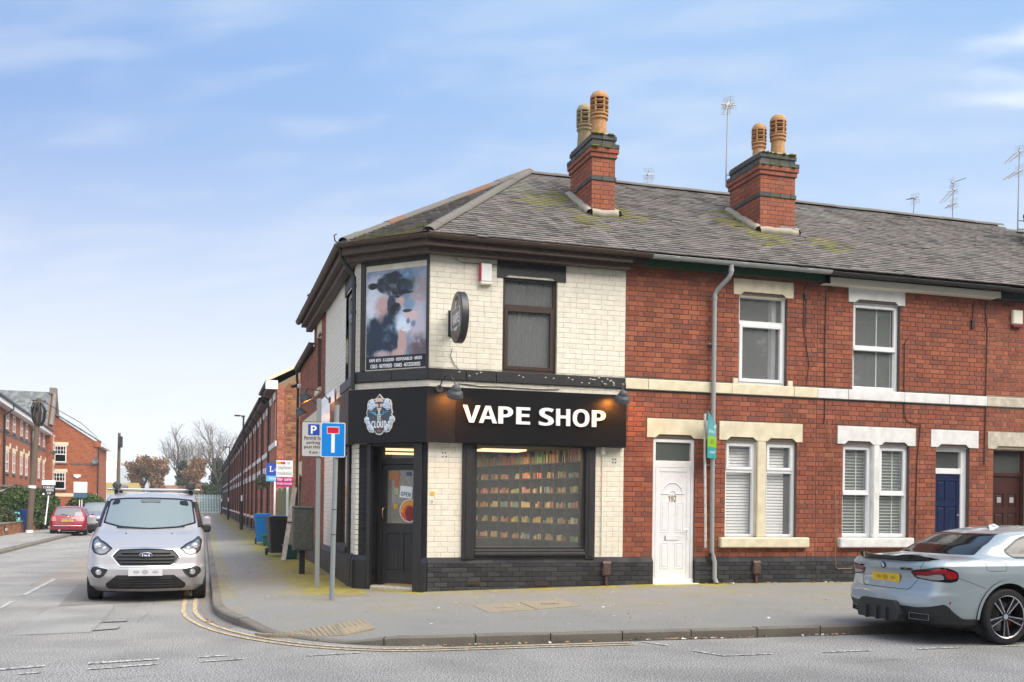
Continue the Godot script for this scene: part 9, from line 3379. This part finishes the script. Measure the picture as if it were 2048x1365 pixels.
func door_gap(s: Soup, x: float, t: Node) -> Soup:
	var r := s.split(func(c: Vector3, n: Vector3) -> bool: return absf(n.z) > 1.5 and absf(c.x - x) < 0.2 and c.y < 1.6 and c.y > 0.3, func(p: Vector3) -> float: return p.x - x - 0.004)
	var q: Array = r[0].split(func(c: Vector3, n: Vector3) -> bool: return absf(n.z) > 1.5 and absf(c.x - x) < 0.2 and c.y < 1.6 and c.y > 0.3, func(p: Vector3) -> float: return x - 0.004 - p.x)
	if q[0].p.size() > 0: part("door_gap", q[0].geo(-0.001), M.rubber, t)
	for i in q[1].p.size():
		r[1].p.push_back(q[1].p[i])
		r[1].n.push_back(q[1].n[i])
	return r[1]

func seam(s: Soup, sel: Callable, f: Callable, w: float, t: Node) -> Soup:
	var r := s.split(sel, func(p: Vector3) -> float: return f.call(p) - w)
	var q: Array = r[0].split(sel, func(p: Vector3) -> float: return f.call(p) + w)
	if q[1].p.size() > 0:
		var inside := Soup.new()
		for i in range(0, q[1].p.size(), 3):
			if sel.call((q[1].p[i] + q[1].p[i + 1] + q[1].p[i + 2]) / 3.0, q[1].n[i] + q[1].n[i + 1] + q[1].n[i + 2]): inside.add(q[1].p[i], q[1].p[i + 1], q[1].p[i + 2], q[1].n[i], q[1].n[i + 1], q[1].n[i + 2])
			else: r[1].add(q[1].p[i], q[1].p[i + 1], q[1].p[i + 2], q[1].n[i], q[1].n[i + 1], q[1].n[i + 2])
		if inside.p.size() > 0: part("panel_gap", inside.geo(-0.001), M.rubber, t)
	for i in q[0].p.size():
		r[1].p.push_back(q[0].p[i])
		r[1].n.push_back(q[0].n[i])
	return r[1]

func coupe() -> void:
	var t := thing("car", "pale blue grey two door coupe with black boot spoiler parked at the main kerb", "car", Vector3(4.45, 0.0, 5.93))
	var k := [
		[0.19, 0.3, 4.2, 0.78, 0.3, 0.2, 0.3, 0.25, 0.1, 0.15],
		[0.24, 0.12, 4.35, 0.86, 0.38, 0.24, 0.35, 0.3, 0.1, 0.15],
		[0.34, 0.03, 4.46, 0.895, 0.42, 0.25, 0.4, 0.3, 0.09, 0.2],
		[0.46, 0.0, 4.5, 0.91, 0.44, 0.25, 0.4, 0.3, 0.08, 0.2],
		[0.58, 0.015, 4.5, 0.918, 0.44, 0.24, 0.4, 0.3, 0.08, 0.2],
		[0.63, 0.05, 4.48, 0.92, 0.44, 0.24, 0.4, 0.3, 0.08, 0.2],
		[0.76, 0.10, 4.42, 0.922, 0.44, 0.23, 0.4, 0.3, 0.07, 0.2],
		[0.84, 0.085, 4.35, 0.918, 0.44, 0.23, 0.45, 0.3, 0.07, 0.22],
		[0.875, 0.055, 4.2, 0.91, 0.44, 0.24, 0.45, 0.3, 0.07, 0.22],
		[0.93, 0.05, 3.9, 0.897, 0.42, 0.26, 0.4, 0.3, 0.07, 0.25],
		[0.975, 0.075, 3.5, 0.872, 0.4, 0.28, 0.4, 0.3, 0.07, 0.3],
		[0.995, 0.16, 3.3, 0.855, 0.4, 0.3, 0.35, 0.3, 0.07, 0.3],
		[1.015, 0.42, 3.15, 0.83, 0.42, 0.3, 0.3, 0.28, 0.07, 0.3],
		[1.035, 0.66, 3.07, 0.80, 0.42, 0.28, 0.3, 0.28, 0.06, 0.3],
		[1.06, 0.72, 3.02, 0.78, 0.40, 0.26, 0.3, 0.28, 0.06, 0.3],
		[1.16, 0.91, 2.82, 0.725, 0.34, 0.2, 0.3, 0.25, 0.05, 0.3],
		[1.29, 1.20, 2.55, 0.645, 0.3, 0.17, 0.3, 0.22, 0.05, 0.28],
		[1.33, 1.36, 2.46, 0.61, 0.3, 0.17, 0.3, 0.2, 0.05, 0.28],
		[1.37, 1.62, 2.36, 0.53, 0.25, 0.15, 0.25, 0.2, 0.05, 0.24],
		[1.395, 1.85, 2.25, 0.38, 0.15, 0.15, 0.15, 0.2, 0.05, 0.2],
		[1.405, 1.95, 2.15, 0.18, 0.05, 0.1, 0.05, 0.1, 0.02, 0.05]]
	var s := body(k, 0.025, 84)
	s = arches(s, [1.10, 3.84], 0.34, 0.395)
	var gloss := mt(0.01, 0.01, 0.012, 0.06)
	var trim := mt(0.02, 0.021, 0.023, 0.4)
	var zy := func(p: Vector3) -> Vector2: return Vector2(p.z, p.y)
	var xy := func(p: Vector3) -> Vector2: return Vector2(p.x, p.y)
	var corner := func(p: Vector3) -> Vector2: return Vector2((p.x + absf(p.z)) * 0.7071, p.y)
	var rear_up := func(c: Vector3, n: Vector3) -> bool: return n.x < -0.3 and c.y > 1.03 and c.x < 2.0
	var rs := pts([-0.66, 1.05, 0.66, 1.05, 0.60, 1.2, 0.51, 1.305, -0.51, 1.305, -0.60, 1.2])
	s = cut(s, rear_up, func(p: Vector3) -> float: return sd(zy.call(p), rs), "rear_screen", gloss, t)
	var up := func(c: Vector3, n: Vector3) -> bool: return absf(n.z) > 0.9 and c.y > 0.93
	var swp := pts([1.17, 1.115, 1.2, 1.06, 1.28, 1.02, 1.6, 1.015, 2.9, 1.005, 2.55, 1.23, 2.3, 1.325, 1.95, 1.335, 1.72, 1.325, 1.45, 1.26])
	s = cut(s, up, func(p: Vector3) -> float: return sd(xy.call(p), swp) + 0.022, "side_window", mt(0.05, 0.055, 0.06, 0.04), t, -0.003)
	s = cut(s, up, func(p: Vector3) -> float: return sd(xy.call(p), swp), "side_window_trim", trim, t, 0.002)
	var wsp := pts([-0.68, 1.05, 0.68, 1.05, 0.52, 1.34, -0.52, 1.34])
	s = cut(s, func(c: Vector3, n: Vector3) -> bool: return n.x > 0.3 and c.y > 1.0, func(p: Vector3) -> float: return sd(zy.call(p), wsp), "windscreen", gloss, t)
	var back := func(c: Vector3, n: Vector3) -> bool: return c.x < 1.0 and c.y > 0.3 and (n.x < -0.25 or absf(n.z) > 1.0) and n.y < 2.4
	var tl := pts([0.385, 0.845, 0.42, 0.87, 0.56, 0.895, 0.70, 0.92, 0.80, 0.915, 0.905, 0.875, 0.925, 0.83, 0.915, 0.765, 0.86, 0.742, 0.62, 0.752, 0.44, 0.775])
	var red := pts([0.405, 0.842, 0.47, 0.858, 0.60, 0.866, 0.69, 0.90, 0.78, 0.895, 0.89, 0.86, 0.91, 0.83, 0.90, 0.785, 0.80, 0.78, 0.775, 0.845, 0.70, 0.852, 0.60, 0.828, 0.43, 0.818])
	var clear := pts([0.44, 0.808, 0.6, 0.815, 0.70, 0.838, 0.762, 0.83, 0.785, 0.768, 0.62, 0.768, 0.47, 0.785])
	s = cut(s, back, func(p: Vector3) -> float: return sd(corner.call(p), red), "tail_light", mt(0.36, 0.006, 0.015, 0.08), t, 0.004)
	s = cut(s, back, func(p: Vector3) -> float: return sd(corner.call(p), clear), "reversing_light", mt(0.34, 0.34, 0.34, 0.1, 0.3), t, 0.004)
	s = cut(s, back, func(p: Vector3) -> float: return sd(corner.call(p), tl), "tail_light", gloss, t, 0.002)
	var rf := pts([0.80, 0.59, 0.825, 0.575, 0.885, 0.40, 0.865, 0.385])
	s = cut(s, back, func(p: Vector3) -> float: return sd(corner.call(p), rf), "reflector_light", mt(0.3, 0.005, 0.02, 0.2), t, 0.002)
	var skirt := pts([0.0, 0.0, 1.6, 0.0, 1.6, 0.3, 0.97, 0.315, 0.87, 0.40, 0.80, 0.495, 0.62, 0.455, 0.45, 0.435, 0.385, 0.44, 0.0, 0.44])
	var low := func(c: Vector3, n: Vector3) -> bool: return c.y < 0.65 and c.x < 1.05
	s = cut(s, low, func(p: Vector3) -> float: return sd(corner.call(p), skirt), "bumper_skirt", trim, t, 0.0)
	s = cut(s, func(c: Vector3, n: Vector3) -> bool: return c.y < 0.5 and c.x >= 1.0, func(p: Vector3) -> float: return p.y - 0.27, "sill_skirt", trim, t, 0.002)
	var lid := pts([-0.60, 1.2, -0.62, 0.93, -0.52, 0.75, -0.44, 0.632, 0.44, 0.632, 0.52, 0.75, 0.62, 0.93, 0.60, 1.2])
	s = seam(s, func(c: Vector3, n: Vector3) -> bool: return n.x < -0.8 and c.y < 1.0 and c.y > 0.55, func(p: Vector3) -> float: return sd(zy.call(p), lid), 0.004, t)
	var flap := rounded(0.8, 0.875, 1.09, 0.985, 0.035)
	s = seam(s, func(c: Vector3, n: Vector3) -> bool: return n.z > 1.0, func(p: Vector3) -> float: return sd(xy.call(p), flap), 0.003, t)
	s = seam(s, func(c: Vector3, n: Vector3) -> bool: return absf(n.z) > 1.0 and c.x < 0.78 and c.x > 0.4, func(p: Vector3) -> float: return (p.y - 0.765) + (p.x - 0.5) * 0.34, 0.003, t)
	s = seam(s, func(c: Vector3, n: Vector3) -> bool: return absf(n.z) > 1.0 and c.y > 0.3 and c.y < 1.02, func(p: Vector3) -> float: return p.x - 1.72 - (p.y - 0.6) * 0.1, 0.004, t)
	var blue := paint(0.33, 0.395, 0.43, 0.15)
	var lip := s.split(func(c: Vector3, n: Vector3) -> bool: return absf(c.z) > 0.6 and c.y > 0.2, func(p: Vector3) -> float: return minf(Vector2(p.x - 1.1, p.y - 0.34).length(), Vector2(p.x - 3.84, p.y - 0.34).length()) - 0.432)
	part("arch_lip", lip[0].geo(0.014), blue, t)
	s = lip[1]
	part("body", s.geo(), blue, t)
	arch_liner(t, [1.10, 3.84], 0.34, 0.40, 0.91)
	for x in [1.10, 3.84]:
		for m in [-1.0, 1.0]: wheel(t, Vector3(x, 0.335, m * 0.79), 0.335, 0.25, 0.255, m, "spokes")
	var g := Geo.new()
	var dk := mt(0.025, 0.025, 0.027, 0.5)
	g.prism(pts([-0.37, 0.25, 0.37, 0.25, 0.40, 0.34, 0.33, 0.475, 0.29, 0.49, -0.29, 0.49, -0.33, 0.475, -0.40, 0.34]), -0.02, 0.1, frame(Vector3(0.06, 0, 0), Vector3(0, 0, 1)))
	for z in [-0.18, 0.02, 0.2]: g.box(Vector3(-0.07, 0.24, z - 0.008), Vector3(0.0, 0.4, z + 0.008))
	part("diffuser", g, dk, t)
	for m in [-1.0, 1.0]:
		g = Geo.new()
		var f := frame(Vector3(face_x(k, 0.32, 0.6, false) - 0.012, 0.325, 0.6 * m), Vector3(0.35 * m, 0, 1).normalized())
		g.x = f
		for e in [[-0.13, -0.035, 0.13, -0.028], [-0.13, 0.035, 0.13, 0.042], [-0.13, -0.03, -0.122, 0.04], [0.122, -0.03, 0.13, 0.04]]: g.box(Vector3(e[0], e[1], -0.06), Vector3(e[2], e[3], 0.03))
		var ex := part("exhaust", g, mt(0.2, 0.2, 0.21, 0.25, 0.9), t)
		g = Geo.new()
		g.x = f
		g.box(Vector3(-0.122, -0.03, -0.07), Vector3(0.122, 0.036, 0.004))
		part("exhaust_opening", g, M.rubber, ex)
	plate(t, Vector3(0.085, 0.755, 0.0), Vector3.LEFT, 0.52, 0.105, mt(0.72, 0.46, 0.03, 0.4))
	g = Geo.new()
	var top := []
	for i in 25:
		var z := lerpf(-0.66, 0.66, i / 24.0)
		var a := absf(z) / 0.66
		var x := 0.035 + 0.16 * pow(a, 3.0)
		var h := 0.04 + 0.022 * smoothstep(0.35, 0.6, a) * (1.0 - smoothstep(0.8, 1.0, a))
		top.append([Vector3(x, 0.985, z), Vector3(x - 0.01, 0.99 + h, z), Vector3(x + 0.16, 0.998, z)])
	for i in 24:
		for e in [[0, 1], [1, 2]]:
			g.quad(top[i][e[0]], top[i + 1][e[0]], top[i + 1][e[1]], top[i][e[1]], Vector3(-1, 0.1, 0) if e[0] == 0 else Vector3(0.1, 1, 0))
	part("boot_spoiler", g, gloss, t)
	var bx := face_x(k, 0.905, 0.0, false) - 0.004
	g = Geo.new()
	g.x = Transform3D(Basis(Vector3.BACK, PI / 2), Vector3(bx, 0.905, 0.0))
	g.lathe([Vector2(0.042, 0.0), Vector2(0.042, 0.006), Vector2(0.03, 0.008), Vector2(0, 0.008)], Vector3.ZERO, 24)
	var ro := part("roundel", g, mt(0.05, 0.05, 0.055, 0.25, 0.5), t)
	for q in 4:
		g = Geo.new()
		for i in 6:
			var a0 := PI / 2 * (q + i / 6.0)
			var a1 := PI / 2 * (q + (i + 1) / 6.0)
			g.tri(Vector3(bx - 0.0095, 0.905, 0), Vector3(bx - 0.0095, 0.905 + sin(a0) * 0.027, cos(a0) * 0.027), Vector3(bx - 0.0095, 0.905 + sin(a1) * 0.027, cos(a1) * 0.027), Vector3.LEFT)
		part("roundel_quarter", g, mt(0.05, 0.25, 0.6, 0.3) if q % 2 == 0 else M.white, ro)
	letters("badge", "M240i", frame(Vector3(face_x(k, 0.882, 0.4, false) - 0.006, 0.88, 0.40), Vector3(0.1, 0, 1).normalized()), 0.19, 0.03, 0.006, gloss, t, "Droid Sans", 700)
	letters("badge", "xDrive", frame(Vector3(face_x(k, 0.88, -0.47, false) - 0.006, 0.88, -0.47), Vector3(-0.12, 0, 1).normalized()), 0.1, 0.022, 0.006, gloss, t, "Droid Sans", 700)
	g = Geo.new()
	for i in 7:
		var a := i / 7.0
		var b := (i + 1) / 7.0
		var ha := 0.055 * sin(PI * clampf(a * 0.8 + 0.05, 0, 1))
		var hb := 0.055 * sin(PI * clampf(b * 0.8 + 0.05, 0, 1))
		for m in [-1.0, 1.0]: g.quad(Vector3(1.62 + (1.0 - a) * 0.2, 1.365, m * 0.03), Vector3(1.62 + (1.0 - b) * 0.2, 1.365, m * 0.03), Vector3(1.62 + (1.0 - b) * 0.17, 1.37 + hb, m * 0.004), Vector3(1.62 + (1.0 - a) * 0.17, 1.37 + ha, m * 0.004), Vector3(0, 0.3, m))
	part("roof_aerial", g, blue, t)

func small_car(called: String, label: String, at: Vector3, turn: float, k3: Vector3, pm: Material, kind: String) -> Node3D:
	var t := thing(called, label, "car", at, turn)
	var k := []
	var base := [
		[0.18, 0.15, 3.4, 0.70, 0.2, 0.2, 0.3, 0.25, 0.05, 0.1],
		[0.28, 0.04, 3.5, 0.78, 0.3, 0.22, 0.35, 0.28, 0.06, 0.12],
		[0.5, 0.0, 3.55, 0.80, 0.32, 0.22, 0.35, 0.28, 0.07, 0.14],
		[0.7, 0.03, 3.5, 0.80, 0.32, 0.22, 0.35, 0.28, 0.07, 0.16],
		[0.84, 0.07, 3.35, 0.79, 0.32, 0.22, 0.35, 0.26, 0.07, 0.16],
		[0.92, 0.11, 2.95, 0.77, 0.3, 0.22, 0.3, 0.24, 0.07, 0.18],
		[0.98, 0.15, 2.7, 0.75, 0.28, 0.2, 0.25, 0.2, 0.07, 0.2],
		[1.2, 0.30, 2.35, 0.67, 0.25, 0.17, 0.2, 0.16, 0.06, 0.2],
		[1.38, 0.44, 2.05, 0.59, 0.25, 0.16, 0.2, 0.15, 0.06, 0.18],
		[1.44, 0.62, 1.9, 0.5, 0.2, 0.16, 0.2, 0.15, 0.05, 0.15],
		[1.47, 0.9, 1.6, 0.3, 0.1, 0.1, 0.1, 0.1, 0.03, 0.1]]
	for b in base:
		var r: Array = b.duplicate()
		r[0] *= k3.y
		for i in [1, 2, 4, 6, 8, 9]: r[i] *= k3.x
		for i in [3, 5, 7]: r[i] *= k3.z
		k.append(r)
	var inv := Vector3(1.0 / k3.x, 1.0 / k3.y, 1.0 / k3.z)
	var s := body(k, 0.06, 40)
	s = arches(s, [0.62 * k3.x, 2.9 * k3.x], 0.29 * k3.y, 0.33 * k3.y)
	var gloss := mt(0.012, 0.013, 0.015, 0.06)
	var zy := func(p: Vector3) -> Vector2: return Vector2(absf(p.z), p.y) * Vector2(inv.z, inv.y)
	var xy := func(p: Vector3) -> Vector2: return Vector2(p.x, p.y) * Vector2(inv.x, inv.y)
	var cy := func(p: Vector3) -> Vector2: return Vector2(absf(p.z) * inv.z + p.x * inv.x * 0.4, p.y * inv.y)
	var rs := pts([-1, 1.0, 0.58, 1.0, 0.60, 1.05, 0.52, 1.34, 0.4, 1.37, -1, 1.37])
	s = cut(s, func(c: Vector3, n: Vector3) -> bool: return n.x < -0.4, func(p: Vector3) -> float: return sd(zy.call(p), rs), "rear_screen", mt(0.16, 0.18, 0.19, 0.06) if kind == "hatch" else gloss, t)
	s = cut(s, func(c: Vector3, n: Vector3) -> bool: return n.x > 0.4, func(p: Vector3) -> float: return sd(zy.call(p), rs), "windscreen", mt(0.22, 0.25, 0.26, 0.06), t)
	var sw := pts([0.55, 1.02, 2.5, 1.0, 2.1, 1.3, 1.8, 1.36, 0.85, 1.36, 0.65, 1.25])
	s = cut(s, func(c: Vector3, n: Vector3) -> bool: return absf(n.z) > 1.0, func(p: Vector3) -> float: return sd(xy.call(p), sw), "side_window", gloss, t)
	var tl := pts([0.5, 0.72, 0.62, 0.94, 0.74, 0.94, 0.8, 0.84, 0.74, 0.7])
	s = cut(s, func(c: Vector3, n: Vector3) -> bool: return n.x < -0.2 or (absf(n.z) > 1.0 and c.x < 0.4), func(p: Vector3) -> float: return sd(cy.call(p), tl), "tail_light", mt(0.5, 0.16, 0.16, 0.1), t, 0.004)
	var flip := func(p: Vector3) -> Vector2: return Vector2(absf(p.z) * inv.z + (3.55 - p.x * inv.x) * 0.4, p.y * inv.y)
	var hl := pts([0.5, 0.72, 0.6, 0.86, 0.76, 0.9, 0.84, 0.84, 0.74, 0.68])
	s = cut(s, func(c: Vector3, n: Vector3) -> bool: return n.x > 0.2, func(p: Vector3) -> float: return sd(flip.call(p), hl), "headlight", mt(0.5, 0.52, 0.54, 0.1, 0.4), t, 0.004)
	var gr := pts([-1, 0.3, 0.5, 0.3, 0.42, 0.62, -1, 0.62])
	s = cut(s, func(c: Vector3, n: Vector3) -> bool: return n.x > 0.8, func(p: Vector3) -> float: return sd(zy.call(p), gr), "grille", M.black_plastic, t)
	s = cut(s, func(c: Vector3, n: Vector3) -> bool: return c.y < 0.4, func(p: Vector3) -> float: return p.y * inv.y - 0.25, "skirt", M.black_plastic, t)
	part("body", s.geo(), pm, t)
	arch_liner(t, [0.62 * k3.x, 2.9 * k3.x], 0.29 * k3.y, 0.335 * k3.y, 0.76 * k3.z)
	for x in [0.62, 2.9]:
		for m in [-1.0, 1.0]: wheel(t, Vector3(x * k3.x, 0.28 * k3.y, m * 0.7 * k3.z), 0.28 * k3.y, 0.18, 0.18 * k3.y, m, "plain")
	for m in [-1.0, 1.0]:
		var g := Geo.new()
		g.box(Vector3(2.2 * k3.x, 0.95 * k3.y, m * 0.86 * k3.z - 0.08), Vector3(2.32 * k3.x, 1.08 * k3.y, m * 0.86 * k3.z + 0.06), 0.03)
		part("mirror", g, pm if kind == "hatch" else M.black_plastic, t)
	if kind == "hatch":
		plate(t, Vector3(-0.012, 0.73 * k3.y, 0), Vector3.LEFT, 0.5, 0.1, mt(0.6, 0.36, 0.04, 0.4))
		var g := Geo.new()
		g.box(Vector3(-0.012, 0.8 * k3.y, -0.28), Vector3(0.1, 0.83 * k3.y, 0.28), 0.006)
		var row := []
		for i in 9:
			var z := lerpf(-0.6, 0.6, i / 8.0) * k3.z
			row.append(Vector3(face_x(k, 0.47 * k3.y, z, false) - 0.005, 0.47 * k3.y, z))
		g.tube(row, 0.022, 6)
		part("chrome_strip", g, mt(0.65, 0.6, 0.6, 0.2, 0.8), t)
		g = Geo.new()
		g.x = Transform3D(Basis(Vector3.BACK, PI / 2), Vector3(face_x(k, 0.93 * k3.y, 0.0, false), 0.93 * k3.y, 0.0))
		g.lathe([Vector2(0.045, 0), Vector2(0.03, 0.012), Vector2(0, 0.014)], Vector3.ZERO, 16)
		part("badge", g, mt(0.6, 0.6, 0.62, 0.2, 0.8), t)
		g = Geo.new()
		g.tube([Vector3(face_x(k, 1.02 * k3.y, 0, false) - 0.02, 1.02 * k3.y, 0.0), Vector3(face_x(k, 1.06 * k3.y, -0.25, false) - 0.02, 1.06 * k3.y, -0.3)], 0.012, 5)
		part("rear_wiper", g, M.black_plastic, t)
		g = Geo.new()
		for z in [-0.33]: g.cyl(Vector3(-0.02, 0.2, z), Vector3(0.2, 0.2, z), 0.05, 0.05, 12)
		part("exhaust", g, M.steel, t)
	else:
		plate(t, Vector3(3.56 * k3.x, 0.42 * k3.y, 0), Vector3.RIGHT, 0.5, 0.1, mt(0.62, 0.63, 0.66, 0.4))
	return t

func other_cars() -> void:
	small_car("car", "small dark red hatchback seen from behind on the far side of the side street", Vector3(-9.28, 0.05, -31.9), PI / 2, Vector3(0.92, 0.86, 0.96), paint(0.26, 0.006, 0.03), "hatch")
	small_car("car", "grey family car facing the camera just beyond the dark red hatchback", Vector3(-9.25, 0.0, -46.0), -PI / 2, Vector3(1.05, 1.0, 1.02), paint(0.2, 0.21, 0.24, 0.3), "front")
	small_car("car", "bright turquoise car showing one corner beside the telegraph pole", Vector3(-11.4, 0.1, -37.0), PI + 0.25, Vector3(0.9, 0.62, 0.8), paint(0.02, 0.36, 0.4), "front")
	small_car("car", "dark car whose front corner just enters the picture at the left edge", Vector3(-14.9, 0.05, -29.6), 0.0, Vector3(1.0, 0.7, 0.9), paint(0.03, 0.035, 0.04), "front")

func across_the_road() -> void:
	small_car("car", "silver hatchback parked across the main road, mirrored in the shop window", Vector3(9.2, 0.0, 13.2), PI, Vector3(1.05, 1.0, 1.05), paint(0.42, 0.43, 0.45, 0.3), "front")
	var protos := []
	var n := 0
	for q in [[7.0, 24.0], [10.2, 22.5], [13.0, 26.0], [16.2, 23.0], [19.0, 25.0], [21.6, 22.5], [24.5, 25.5], [27.0, 23.0], [30.0, 25.0], [33.5, 23.5], [-3.0, 25.0], [2.5, 26.0], [8.5, 31.0], [15.0, 32.0], [22.0, 31.0], [28.0, 32.0], [36.0, 31.0], [5.0, 35.0], [18.5, 36.0], [32.0, 37.0]]:
		var label := "%s bare tree across the main road, mirrored in the upper windows" % ORDINAL[n]
		if n < 2: protos.append(bare_tree("bare_tree", label, Vector3(q[0], 0.1, q[1]), 19.0, 5, 3200, [Color(0.06, 0.055, 0.04), Color(0.04, 0.045, 0.025), Color(0.08, 0.07, 0.05)], 2.6, "bare trees across the main road"))
		else:
			var c: Node3D = protos[n % 2].duplicate()
			c.name = numbered("bare_tree")
			add_child(c)
			c.position = Vector3(q[0], 0.1, q[1])
			c.rotation.y = n * 1.9
			c.set_meta("label", label)
		n += 1
	var where := []
	var cols := []
	for i in 9000:
		var x := rng.randf_range(-30, 60)
		var y := rng.randf() * rng.randf() * 7.0
		where.append(Transform3D(Basis(Vector3(rng.randf_range(-1, 1), rng.randf_range(-1, 1), rng.randf_range(-1, 1)).normalized(), rng.randf() * TAU) * Basis.from_scale(Vector3.ONE * rng.randf_range(0.5, 1.1)), Vector3(x, y + 0.2, 32.0 + rng.randfn() * 1.5)))
		cols.append(Color(0.03, 0.045, 0.015).lerp(Color(0.07, 0.07, 0.03), rng.randf()))
	tag(copies("undergrowth", slip_mesh(), M.leaf, where, cols, self), "dark undergrowth below the bare trees across the main road", "undergrowth")
